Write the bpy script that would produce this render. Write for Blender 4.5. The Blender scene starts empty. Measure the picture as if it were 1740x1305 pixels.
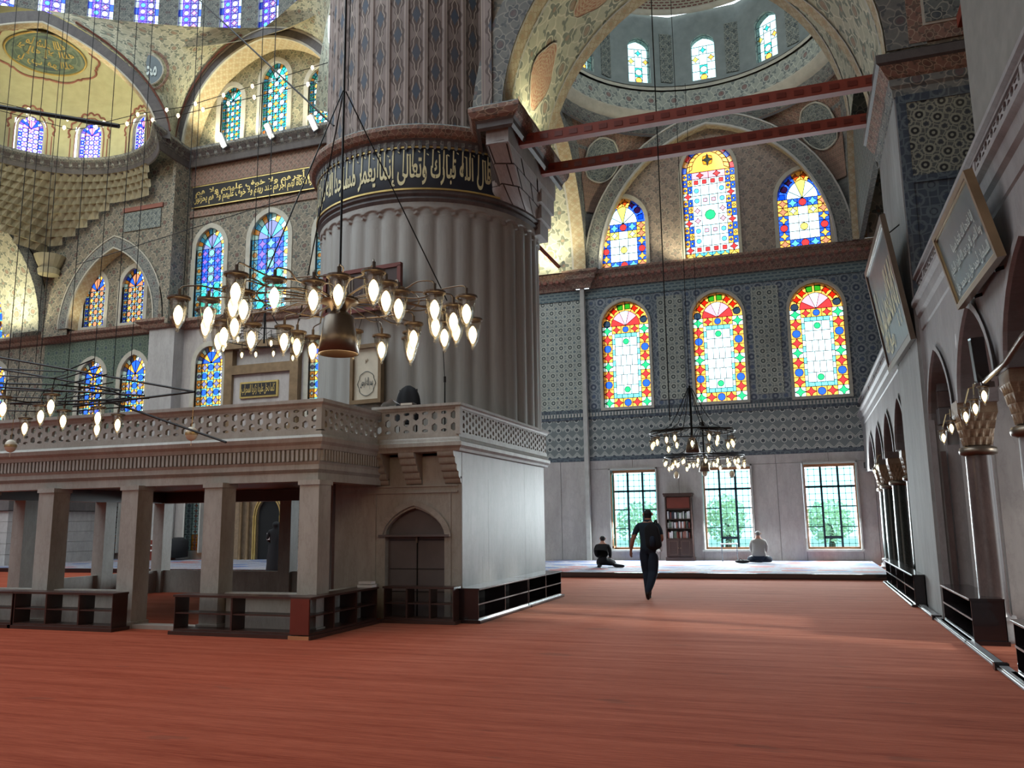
import bpy, bmesh, math, random
from mathutils import Vector, Matrix, Euler
from mathutils.geometry import tessellate_polygon
PI = math.pi
sin, cos, rad = math.sin, math.cos, math.radians
rnd = random.Random(7)
sc = bpy.context.scene
COL = sc.collection

# ------------------------------------------------------------------ camera, sky, exposure
cam_data = bpy.data.cameras.new('camera'); cam = bpy.data.objects.new('camera', cam_data); COL.objects.link(cam)
cam_data.sensor_width = 36.0; cam_data.lens = 1409.34 * 36.0 / 1740.0
cam_data.clip_start = 0.05; cam_data.clip_end = 400
pi_, ro_, ya_ = rad(9.424), rad(-.753), rad(-19.161)
fw = Vector((sin(ya_) * cos(pi_), cos(ya_) * cos(pi_), sin(pi_)))
r0 = Vector((cos(ya_), -sin(ya_), 0)); u0 = r0.cross(fw)
rr_ = r0 * cos(ro_) + u0 * sin(ro_); uu_ = -r0 * sin(ro_) + u0 * cos(ro_)
cam.matrix_world = Matrix(((rr_.x, uu_.x, -fw.x, 0), (rr_.y, uu_.y, -fw.y, 0), (rr_.z, uu_.z, -fw.z, 1.52), (0, 0, 0, 1)))
sc.camera = cam
sc.view_settings.view_transform = 'Standard'; sc.view_settings.look = 'None'
sc.view_settings.gamma = 1; sc.view_settings.use_curve_mapping = False
sc.view_settings.exposure = 0.0
world = bpy.data.worlds.new('overcast_sky'); sc.world = world; world.use_nodes = True
wn = world.node_tree; wn.nodes.clear()
wo = wn.nodes.new('ShaderNodeOutputWorld'); wb = wn.nodes.new('ShaderNodeBackground')
wb.inputs['Color'].default_value = (.80, .93, 1.0, 1); wb.inputs['Strength'].default_value = 3.2
wn.links.new(wb.outputs[0], wo.inputs[0])
cy = sc.cycles
cy.max_bounces = 7; cy.diffuse_bounces = 4; cy.glossy_bounces = 3; cy.transparent_max_bounces = 10
cy.transmission_bounces = 3; cy.caustics_reflective = False; cy.caustics_refractive = False; cy.sample_clamp_indirect = 4.0

def area_light(name, loc, direction, sx, sy, power, color):
    d = bpy.data.lights.new(name, 'AREA'); d.shape = 'RECTANGLE'; d.size = sx; d.size_y = sy; d.energy = power; d.color = color
    o = bpy.data.objects.new(name, d); COL.objects.link(o); o.location = loc
    o.rotation_euler = Vector(direction).to_track_quat('-Z', 'Y').to_euler(); return o
def spot(name, loc, target, power, color, ang=120, size=.15):
    d = bpy.data.lights.new(name, 'SPOT'); d.energy = power; d.color = color; d.spot_size = rad(ang); d.spot_blend = .6; d.shadow_soft_size = size
    o = bpy.data.objects.new(name, d); COL.objects.link(o); o.location = loc
    o.rotation_euler = (Vector(target) - Vector(loc)).to_track_quat('-Z', 'Y').to_euler(); return o
DAY = (.86, .94, 1.0); WARM = (1.0, .72, .38); FLOOD = (1.0, .93, .62)
# daylight of the big windows outside the frame: dome and side walls of the nave, end wall behind the camera, wall of the right gallery
area_light('daylight_nave_dome', (-21.5, 4, 27), (0.05, .25, -1), 15, 13, 1700, DAY)
area_light('daylight_end_wall', (-8, -13.5, 8), (0.05, 1, -.12), 22, 8, 620, (1.0, .92, .86))
area_light('daylight_right_wall', (7.4, 14, 2.6), (-1, 0.02, .02), 20, 3.2, 330, (.80, .93, 1.0))
area_light('daylight_left_wall', (-46, 16, 7), (1, 0, 0), 20, 8, 700, DAY)
for i_, x_ in enumerate((-5.75, -2.5, .83)):
    area_light('daylight_garden_window', (x_, 29.15, 2.1), (0, -1, -.42), 1.5, 2.6, 470, (.86, .96, 1.0))
for a_ in (-150, -120, -90, -60, -30):
    x_, y_ = -2.5 + 4.2 * cos(rad(a_)), 24.85 + 4.2 * sin(rad(a_)); area_light('daylight_corner_dome', (x_, y_, 18.7), (-cos(rad(a_)), -sin(rad(a_)), -.35), .8, 1.6, 55, DAY)
sun_d = bpy.data.lights.new('sun', 'SUN'); sun_d.energy = 1.8; sun_d.angle = rad(3.5); sun_d.color = (1.0, .95, .88); sun_o = bpy.data.objects.new('sun', sun_d); COL.objects.link(sun_o)
sun_o.rotation_euler = Vector((-1, .30, -.29)).to_track_quat('-Z', 'Y').to_euler(); sun_o.location = (20, 12, 8)
# floodlights, mostly on the cornices, and one added fill lamp under the corner dome
FLOODS_AND_FILL = [((-24.1, 28.9, 18.72), (-23.4, 29.5, 22), 420), ((-21.6, 28.9, 18.72), (-21.5, 29.5, 22.5), 420), ((-18.9, 28.9, 18.72), (-19.4, 29.5, 22), 420),
          ((-27.2, 26.3, 19.0), (-30.5, 26, 22.0), 300), ((-30.0, 24.6, 19.2), (-30, 28, 22.8), 420),
          ((-8.3, 27.6, 10.9), (-8.3, 28.9, 13), 420), ((-34.8, 27.2, 10.9), (-34.8, 28.9, 13.5), 500), ((-31.0, 28.9, 10.9), (-31.2, 29.4, 13), 60), ((-28, 18, 16), (-29, 27, 15), 700), ((-2.5, 21, 15.5), (-2.5, 25, 21), 160),
          ((-4.6, 15.7, 9.45), (-4.4, 15.8, 12.5), 190), ((-4.0, 28.6, 10.9), (-3.0, 29.4, 12.5), 110), ((-6.0, 28.6, 10.9), (-5.9, 29.4, 12.5), 110)]
for a_, b_, p_ in FLOODS_AND_FILL:
    spot('flood_or_fill_lamp', a_, b_, p_, FLOOD, 150)

# ------------------------------------------------------------------ materials
def sr(r, g, b):
    f = lambda c: (c / 255 / 12.92) if c / 255 <= .04045 else ((c / 255 + .055) / 1.055) ** 2.4
    return (f(r), f(g), f(b), 1)
MATS = {}
class NT:
    def __init__(s, name):
        s.m = bpy.data.materials.new(name); s.m.use_nodes = True; s.t = s.m.node_tree; s.t.nodes.clear()
        s.out = s.n('ShaderNodeOutputMaterial'); s.uvn = None
        MATS[name] = s.m
    def n(s, typ, **kw):
        x = s.t.nodes.new(typ)
        for k, v in kw.items(): setattr(x, k, v)
        return x
    def put(s, sock, v):
        if hasattr(v, 'is_output') or isinstance(v, bpy.types.NodeSocket): s.t.links.new(v, sock)
        else: sock.default_value = v
    def uv(s, sx=1, sy=1, rot=0, ox=0, oy=0):
        if s.uvn is None: s.uvn = s.n('ShaderNodeUVMap')
        mp = s.n('ShaderNodeMapping'); s.t.links.new(s.uvn.outputs[0], mp.inputs[0])
        mp.inputs['Scale'].default_value = (sx, sy, 1); mp.inputs['Rotation'].default_value = (0, 0, rot); mp.inputs['Location'].default_value = (ox, oy, 0)
        return mp.outputs[0]
    def math(s, op, a, b=0, c=None):
        x = s.n('ShaderNodeMath', operation=op); s.put(x.inputs[0], a); s.put(x.inputs[1], b)
        if c is not None: s.put(x.inputs[2], c)
        return x.outputs[0]
    def mix(s, f, a, b, mode='MIX'):
        x = s.n('ShaderNodeMix', data_type='RGBA', blend_type=mode); s.put(x.inputs[0], f); s.put(x.inputs[6], a); s.put(x.inputs[7], b); return x.outputs[2]
    def noise(s, vec, scale, detail=3, rough=.55, out=0):
        x = s.n('ShaderNodeTexNoise'); s.t.links.new(vec, x.inputs['Vector']); x.inputs['Scale'].default_value = scale
        x.inputs['Detail'].default_value = detail; x.inputs['Roughness'].default_value = rough; return x.outputs[out]
    def vor(s, vec, scale, rand=1, feature='F1', out='Distance'):
        x = s.n('ShaderNodeTexVoronoi', voronoi_dimensions='2D', feature=feature); s.t.links.new(vec, x.inputs['Vector'])
        x.inputs['Scale'].default_value = scale; x.inputs['Randomness'].default_value = rand; return x.outputs[out]
    def ramp(s, f, stops, interp='LINEAR'):
        x = s.n('ShaderNodeValToRGB'); x.color_ramp.interpolation = interp; e = x.color_ramp.elements
        while len(e) < len(stops): e.new(.5)
        for k, (p, c) in enumerate(stops):
            e[k].position = p; e[k].color = c if len(c) == 4 else (*c, 1)
        s.put(x.inputs[0], f); return x.outputs[0]
    def step(s, f, a, b):
        x = s.n('ShaderNodeMapRange'); s.put(x.inputs[0], f); x.inputs[1].default_value = a; x.inputs[2].default_value = b; return x.outputs[0]
    def sep(s, vec):
        x = s.n('ShaderNodeSeparateXYZ'); s.t.links.new(vec, x.inputs[0]); return x.outputs
    def bsdf(s, color, rough=.6, metal=0, spec=.5, bump=None, bs=.3, bd=.02, coat=0):
        x = s.n('ShaderNodeBsdfPrincipled'); s.put(x.inputs['Base Color'], color); s.put(x.inputs['Roughness'], rough)
        x.inputs['Metallic'].default_value = metal; x.inputs['Specular IOR Level'].default_value = spec; x.inputs['Coat Weight'].default_value = coat
        if bump is not None:
            b = s.n('ShaderNodeBump'); b.inputs['Strength'].default_value = bs; b.inputs['Distance'].default_value = bd
            s.t.links.new(bump, b.inputs['Height']); s.t.links.new(b.outputs[0], x.inputs['Normal'])
        s.t.links.new(x.outputs[0], s.out.inputs[0]); return s.m
W1 = (1, 1, 1, 1); K0 = (0, 0, 0, 1)
def flat(name, color, rough=.6, metal=0, spec=.5, coat=0, var=.12):
    t = NT(name)
    c = t.mix(t.step(t.noise(t.uv(), 3, 3), .3, .7), tuple(x * (1 - var) for x in color[:3]) + (1,), tuple(min(1, x * (1 + var)) for x in color[:3]) + (1,))
    return t.bsdf(c, rough, metal, spec, coat=coat)
def marble(name, a, b, vein, rough=.3, scale=.5, stretch=1):
    t = NT(name); u = t.uv(scale, scale * stretch)
    n1 = t.noise(u, 2.2, 6, .6); n2 = t.noise(u, 5, 8, .7)
    c = t.mix(t.step(n1, .3, .7), a, b)
    v = t.step(t.math('ABSOLUTE', t.math('SUBTRACT', n2, .5)), 0, .045)
    c = t.mix(t.math('MULTIPLY', t.math('SUBTRACT', 1, v), .22), c, vein)
    d = t.step(t.noise(t.uv(3, .5), 1.3, 5, .7), .42, .75)
    c = t.mix(t.math('MULTIPLY', d, .30), c, tuple(x * .62 for x in vein[:3]) + (1,))
    return t.bsdf(c, rough, 0, .35, bump=n2, bs=.1, bd=.01)
def arab(name, base, leaf, line, accent, s=1.0, rough=.75, warp=.35, acc=.5):
    # painted ornament: rows of petalled flowers linked by winding stems with small leaves
    t = NT(name); u = t.uv(s, s)
    wv = t.n('ShaderNodeVectorMath', operation='SCALE'); nz = t.noise(u, 1.7, 2, .5, out=1); t.t.links.new(nz, wv.inputs[0]); wv.inputs[3].default_value = warp
    ad = t.n('ShaderNodeVectorMath', operation='ADD'); t.t.links.new(u, ad.inputs[0]); t.t.links.new(wv.outputs[0], ad.inputs[1]); x, y, z = t.sep(ad.outputs[0])
    M = t.math
    def rose(ox, oy, n, R, k, sc=1):
        fx = M('SUBTRACT', M('FRACT', M('ADD', M('MULTIPLY', x, sc), ox)), .5); fy = M('SUBTRACT', M('FRACT', M('ADD', M('MULTIPLY', y, sc), oy)), .5)
        r = M('SQRT', M('ADD', M('MULTIPLY', fx, fx), M('MULTIPLY', fy, fy))); th = M('ARCTAN2', fy, fx)
        return M('SUBTRACT', r, M('ADD', R, M('MULTIPLY', M('COSINE', M('MULTIPLY', th, n)), k))), r
    c = base
    tau = 2 * PI
    st = M('ABSOLUTE', M('SUBTRACT', M('FRACT', M('ADD', M('MULTIPLY', y, 2), M('MULTIPLY', M('SINE', M('MULTIPLY', x, tau)), .36))), .5))
    st2 = M('ABSOLUTE', M('SUBTRACT', M('FRACT', M('ADD', M('MULTIPLY', x, 2), M('MULTIPLY', M('SINE', M('MULTIPLY', y, tau)), .36))), .5))
    c = t.mix(t.step(st, .055, .03), c, line); c = t.mix(t.step(st2, .055, .03), c, line)
    d3, r3 = rose(.25, .25, 3, .16, .09, 2); c = t.mix(t.step(d3, .02, -.02), c, leaf)
    d1, r1 = rose(0, 0, 6, .25, .055); c = t.mix(t.step(d1, .045, .02), c, line); c = t.mix(t.step(d1, .01, -.01), c, leaf); c = t.mix(M('MULTIPLY', t.step(r1, .12, .09), acc), c, accent)
    c = t.mix(t.step(M('ABSOLUTE', M('SUBTRACT', r1, .15)), .02, .01), c, line)
    d2, r2 = rose(.5, .5, 4, .17, .06); c = t.mix(t.step(d2, .04, .02), c, line); c = t.mix(t.step(d2, .01, -.01), c, leaf); c = t.mix(M('MULTIPLY', t.step(r2, .08, .05), acc), c, accent)
    c = t.mix(M('MULTIPLY', t.step(t.noise(t.uv(), .7, 4), .45, .75), .3), c, tuple(q * .6 for q in base[:3]) + (1,))
    c = t.mix(M('MULTIPLY', t.step(t.noise(t.uv(), 9, 3), .4, .7), .22), c, line)
    return t.bsdf(c, rough)
def lattice(name, base, dark, line, accent, s=2.0, rot=PI / 4, rough=.35, rr=.30, spec=.5):
    # glazed tile field: round flowers on a diagonal grid joined by pale bands
    t = NT(name); u = t.uv(s, s, rot); u2 = t.uv(s, s, rot, .5, .5)
    d1 = t.vor(u, 1, 0); d2 = t.vor(u2, 1, 0); e = t.vor(u, 1, 0, 'DISTANCE_TO_EDGE')
    c = base
    c = t.mix(t.step(t.vor(u, 3, .35, 'DISTANCE_TO_EDGE'), .10, .05), c, line)
    c = t.mix(t.step(t.math('ABSOLUTE', t.math('SUBTRACT', d1, rr)), .07, .04), c, line)
    c = t.mix(t.step(d1, rr - .06, rr - .10), c, dark)
    c = t.mix(t.step(d1, .11, .08), c, line)
    c = t.mix(t.step(t.math('ABSOLUTE', t.math('SUBTRACT', d2, .22)), .05, .03), c, line)
    c = t.mix(t.step(d2, .15, .11), c, accent)
    g = t.math('MULTIPLY', t.step(t.noise(t.uv(), .9, 4), .4, .7), .35)
    c = t.mix(g, c, tuple(x * .5 for x in base[:3]) + (1,))
    j = t.n('ShaderNodeTexBrick'); t.t.links.new(t.uv(4, 4), j.inputs[0]); j.offset = 0; j.inputs['Mortar Size'].default_value = .012; j.inputs['Brick Width'].default_value = 1; j.inputs['Row Height'].default_value = 1
    j.inputs['Scale'].default_value = 1; c = t.mix(t.math('MULTIPLY', j.outputs['Fac'], .35), c, K0)
    return t.bsdf(c, rough, spec=spec)
def zigzag(name, base, dark, line, s=2.2):
    t = NT(name); x, y, z = t.sep(t.uv(s, s))
    tri = t.math('ABSOLUTE', t.math('SUBTRACT', t.math('FRACT', x), .5))
    w = t.math('FRACT', t.math('ADD', y, tri))
    c = t.mix(t.step(t.math('ABSOLUTE', t.math('SUBTRACT', w, .5)), .12, .08), base, line)
    c = t.mix(t.step(t.math('ABSOLUTE', t.math('SUBTRACT', w, .5)), .045, .02), c, dark)
    d = t.vor(t.uv(s, s, 0, .5, .0), 1, 0); c = t.mix(t.step(d, .2, .16), c, dark); c = t.mix(t.step(t.math('ABSOLUTE', t.math('SUBTRACT', d, .22)), .04, .02), c, line)
    return t.bsdf(c, .35)
def meander(name, a, b, s=3.0):
    t = NT(name); br = t.n('ShaderNodeTexBrick'); t.t.links.new(t.uv(s, s), br.inputs[0]); br.inputs['Mortar Size'].default_value = .09
    br.inputs['Brick Width'].default_value = .62; br.inputs['Row Height'].default_value = .3; br.inputs['Scale'].default_value = 1
    return t.bsdf(t.mix(br.outputs['Fac'], a, b), .8)
def strips(name, base, leaf1, leaf2, line, pitch=.42, vs=1.15):
    # candelabra ornament running up between vertical stripes
    t = NT(name); x, y, z = t.sep(t.uv(1 / pitch, vs))
    fx = t.math('ABSOLUTE', t.math('SUBTRACT', t.math('FRACT', x), .5)); ph = t.math('MULTIPLY', t.math('FLOOR', x), .5)
    yy = t.math('FRACT', t.math('ADD', y, ph))
    wob = t.math('MULTIPLY', t.math('SINE', t.math('MULTIPLY', y, 25)), .045); nz = t.math('MULTIPLY', t.noise(t.uv(), 7, 3), .16)
    wid = t.math('ADD', t.math('ADD', t.math('MULTIPLY', t.math('ABSOLUTE', t.math('SINE', t.math('MULTIPLY', yy, PI))), .33), wob), t.math('SUBTRACT', nz, .04))
    c = base
    c = t.mix(t.step(t.math('SUBTRACT', fx, wid), .03, -.01), c, leaf1)
    c = t.mix(t.step(t.math('ABSOLUTE', t.math('SUBTRACT', fx, t.math('MULTIPLY', wid, .55))), .035, .015), c, line)
    c = t.mix(t.math('MULTIPLY', t.step(t.math('SUBTRACT', t.math('ADD', fx, t.math('ABSOLUTE', t.math('SUBTRACT', yy, .5))), .22), .03, 0), 1.0), c, leaf2)
    c = t.mix(t.step(t.math('ABSOLUTE', t.math('SUBTRACT', fx, .43)), .022, .012), c, line)
    c = t.mix(t.math('MULTIPLY', t.step(t.noise(t.uv(), .8, 4), .4, .7), .35), c, tuple(v * .45 for v in base[:3]) + (1,))
    return t.bsdf(c, .75)
def glass(name, c, k=1.0, gl=.04):
    t = NT(name); a = t.n('ShaderNodeBsdfTransparent'); a.inputs[0].default_value = (c[0] * k, c[1] * k, c[2] * k, 1)
    g = t.n('ShaderNodeBsdfGlossy'); g.inputs['Roughness'].default_value = .15; g.inputs[0].default_value = (.7, .7, .7, 1)
    m = t.n('ShaderNodeMixShader'); m.inputs[0].default_value = gl; t.t.links.new(a.outputs[0], m.inputs[1]); t.t.links.new(g.outputs[0], m.inputs[2])
    t.t.links.new(m.outputs[0], t.out.inputs[0]); return t.m
def emit(name, c, s):
    t = NT(name); e = t.n('ShaderNodeEmission'); e.inputs[0].default_value = c; e.inputs[1].default_value = s; t.t.links.new(e.outputs[0], t.out.inputs[0]); return t.m

def carpet():
    t = NT('red_carpet'); st = t.noise(t.uv(.12, 2.2), 3.2, 6, .7); fine = t.noise(t.uv(.6, 9), 6, 3, .7); big = t.noise(t.uv(.25, .4), 1, 3); x, y, z = t.sep(t.uv())
    c = t.mix(t.step(st, .15, .85), sr(92, 25, 12), sr(146, 50, 26)); c = t.mix(t.math('MULTIPLY', t.step(fine, .4, .8), .5), c, sr(166, 72, 44))
    c = t.mix(t.math('MULTIPLY', t.step(big, .55, .8), .25), c, sr(84, 24, 18))
    sp = t.noise(t.uv(.5, 1.6), 1.6, 3, .5); c = t.mix(t.math('MULTIPLY', t.step(sp, .665, .70), .45), c, sr(60, 18, 16))
    m = t.bsdf(c, .9, 0, .06, bump=fine, bs=.35, bd=.006)
    pb = [q for q in t.t.nodes if q.type == 'BSDF_PRINCIPLED'][0]; t.t.links.new(t.math('MULTIPLY_ADD', t.step(t.math('ADD', t.math('MULTIPLY', st, .7), t.math('MULTIPLY', fine, .3)), .34, .66), .34, .14), pb.inputs['Sheen Weight']); pb.inputs['Sheen Roughness'].default_value = .45; pb.inputs['Sheen Tint'].default_value = (1, .50, .34, 1)
    return m
carpet()
def palecarpet():
    t = NT('pale_carpet'); u = t.uv(1.1, 1.5); d = t.vor(u, 1, .9, out='Color'); dd = t.vor(u, 1, .9); x = t.sep(d)[0]
    c = t.ramp(x, [(0, sr(118, 122, 136)), (.45, sr(132, 124, 128)), (.62, sr(150, 78, 70)), (.78, sr(62, 88, 132)), (.9, sr(142, 142, 142))], 'CONSTANT')
    c = t.mix(t.step(dd, .35, .5), c, sr(134, 136, 146)); c = t.mix(t.step(t.vor(u, 4.3, .6), .2, .1), c, sr(122, 78, 78))
    return t.bsdf(c, .85, 0, .2, bump=t.noise(t.uv(), 60, 2), bs=.2, bd=.01)
palecarpet()
marble('wall_marble', sr(184, 178, 174), sr(166, 160, 156), sr(136, 128, 124), .28, .55, .45)
marble('pier_marble', sr(178, 176, 174), sr(162, 160, 158), sr(128, 124, 120), .5, .5, .5)
marble('reed_marble', sr(168, 166, 160), sr(150, 147, 142), sr(124, 121, 116), .42, .5, .25)
marble('chalk_marble', sr(150, 150, 148), sr(134, 134, 133), sr(112, 110, 108), .85, .5, .4)
marble('gallery_marble', sr(168, 164, 158), sr(146, 142, 134), sr(114, 106, 96), .45, .9, .4)
marble('arcade_marble', sr(148, 143, 142), sr(130, 125, 125), sr(100, 95, 95), .6, .6, .4)
marble('green_porphyry', sr(44, 50, 46), sr(28, 32, 30), sr(80, 92, 84), .22, 3, .5)
marble('brown_marble', sr(98, 82, 78), sr(74, 62, 60), sr(48, 40, 40), .25, 1.5, .4)
marble('capital_stone', sr(150, 128, 104), sr(118, 98, 78), sr(82, 64, 50), .55, 2.5, 1)
marble('dark_stone', sr(104, 98, 96), sr(84, 80, 80), sr(60, 56, 56), .5, 1, .5)
marble('dark_course', sr(96, 92, 92), sr(84, 80, 80), sr(60, 56, 56), .6, 1, .5); flat('white_plaster', sr(176, 174, 168), .8); flat('grey_plaster', sr(120, 116, 110), .85); flat('drum_stone', sr(128, 138, 138), .7); flat('olive_plaster', sr(166, 164, 132), .85, var=.08)
flat('stucco_frame', sr(178, 174, 160), .7); flat('dark_came', sr(44, 50, 56), .6)
flat('dark_wood', sr(58, 36, 30), .4, coat=.2); flat('black_lacquer', sr(26, 20, 22), .22, coat=.5); flat('lacquer_edge', sr(150, 150, 152), .2, spec=.8)
flat('worn_wood', sr(92, 70, 58), .4, coat=.15); flat('beam_wood', sr(128, 52, 34), .55); flat('pine_wood', sr(176, 120, 82), .5); flat('red_wood', sr(104, 40, 28), .4, coat=.2)
flat('bronze', sr(112, 100, 88), .36, .8); flat('black_iron', sr(22, 20, 20), .5, .6); flat('brass', sr(178, 156, 116), .35, .8)
flat('lamp_rim', sr(92, 78, 66), .5, .5); flat('gold_leaf', sr(206, 180, 112), .35, .6, var=.2); flat('gold_frame', sr(128, 106, 80), .4, .4, var=.2); flat('gold_text', sr(214, 204, 158), .5, .1)
flat('navy_paint', sr(26, 32, 44), .5, var=.2); flat('black_paint', sr(28, 24, 24), .6); flat('slate_board', sr(66, 78, 82), .35, var=.2); flat('silver_text', sr(178, 186, 180), .45, .2)
flat('cloth_black', sr(16, 16, 20), .9); flat('cloth_navy', sr(24, 34, 50), .9); flat('cloth_teal', sr(30, 44, 56), .9); flat('cloth_grey', sr(150, 146, 142), .9); flat('cloth_white', sr(206, 204, 204), .9)
flat('skin', sr(172, 122, 100), .6); flat('hair_black', sr(14, 12, 12), .7); flat('hair_grey', sr(104, 100, 96), .7); flat('shoe_dark', sr(18, 16, 18), .5)
flat('door_grey', sr(92, 84, 84), .5); flat('paper', sr(196, 190, 178), .7); flat('ivory', sr(206, 196, 176), .4); flat('metal_grey', sr(120, 124, 128), .35, .7)
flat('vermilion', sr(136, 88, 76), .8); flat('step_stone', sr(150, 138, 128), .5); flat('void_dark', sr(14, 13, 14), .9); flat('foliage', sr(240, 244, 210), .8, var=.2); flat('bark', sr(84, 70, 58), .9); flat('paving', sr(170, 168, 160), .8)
arab('arab_wall', sr(120, 112, 99), sr(80, 84, 78), sr(158, 148, 128), sr(122, 76, 66), 1.15, warp=.2)
arab('arab_olive', sr(134, 128, 104), sr(96, 98, 80), sr(168, 160, 130), sr(138, 112, 90), 1.2, warp=.25)
arab('arab_soffit', sr(168, 167, 146), sr(110, 118, 106), sr(196, 192, 170), sr(170, 126, 102), 1.0, warp=.3)
arab('arab_cream', sr(184, 172, 144), sr(172, 160, 128), sr(160, 134, 106), sr(178, 130, 100), 2.4, warp=.1)
arab('arab_dark', sr(112, 114, 110), sr(82, 88, 90), sr(148, 146, 136), sr(112, 78, 76), 1.6, warp=.1)
arab('arab_red', sr(130, 98, 86), sr(100, 84, 74), sr(166, 144, 124), sr(110, 70, 64), 2.6, warp=.15)
arab('arab_band', sr(148, 154, 146), sr(104, 114, 114), sr(184, 186, 174), sr(126, 88, 84), 1.15, warp=.06, acc=.8)
arab('arab_lunette', sr(138, 124, 114), sr(108, 102, 98), sr(166, 148, 134), sr(136, 104, 98), 1.6, warp=.35)
arab('arab_medal', sr(182, 164, 136), sr(168, 128, 104), sr(150, 92, 74), sr(120, 70, 60), 3.4, warp=.3)
arab('arab_dome', sr(98, 110, 100), sr(56, 68, 62), sr(150, 158, 140), sr(150, 80, 70), 1.6, warp=.2)
arab('arab_panel', sr(104, 112, 110), sr(68, 78, 80), sr(160, 162, 150), sr(80, 92, 100), 2.1, warp=.15)
strips('shaft_paint', sr(138, 124, 118), sr(92, 78, 72), sr(70, 80, 94), sr(172, 158, 146))
lattice('tile_blue', sr(92, 104, 114), sr(62, 74, 94), sr(138, 146, 150), sr(78, 94, 120), 2.0, PI / 4)
lattice('tile_flower', sr(126, 132, 128), sr(62, 72, 72), sr(172, 176, 164), sr(86, 100, 108), 2.9, 0)
lattice('tile_dark', sr(62, 72, 84), sr(42, 50, 62), sr(92, 104, 110), sr(54, 66, 82), 2.2, 0, rr=.2)
lattice('tile_knot', sr(84, 88, 86), sr(30, 32, 36), sr(146, 148, 132), sr(48, 54, 62), 3.6, .3, rr=.30)
lattice('tile_green', sr(82, 98, 88), sr(62, 78, 72), sr(112, 124, 108), sr(70, 84, 92), 2.0, 0, rr=.24)
zigzag('tile_zigzag', sr(106, 114, 114), sr(58, 66, 72), sr(190, 192, 184), 2.9)
meander('meander_red', sr(96, 50, 48), sr(150, 146, 130)); meander('tile_frieze', sr(72, 90, 98), sr(114, 128, 128), 2.6)
GL = {'red': (.85, .03, .03), 'orange': (.95, .36, .06), 'blue': (.02, .09, .85), 'sky': (.10, .48, .85), 'green': (.02, .55, .14), 'white': (.80, .97, .95), 'yellow': (.95, .68, .10),
      'teal': (.03, .45, .38), 'pink': (.95, .30, .36), 'violet': (.20, .10, .62), 'pale': (.55, .72, .72), 'dim': (.22, .30, .34), 'dusk': (.16, .16, .30), 'rust': (.55, .17, .08), 'aqua': (.16, .62, .62), 'clear': (.52, .80, .80)}
for k_, v_ in GL.items(): glass('glass_' + k_, v_)
glass('glass_garden', (.66, .97, .96), 1, .03); glass('lamp_glass', (.93, .92, .88), 1, .10); emit('bulb_glow', (1.0, .76, .42, 1), 7.0); emit('tube_glow', (1.0, .97, .80, 1), 5.0); emit('string_bulb', (1.0, .80, .50, 1), 6.0)

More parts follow.
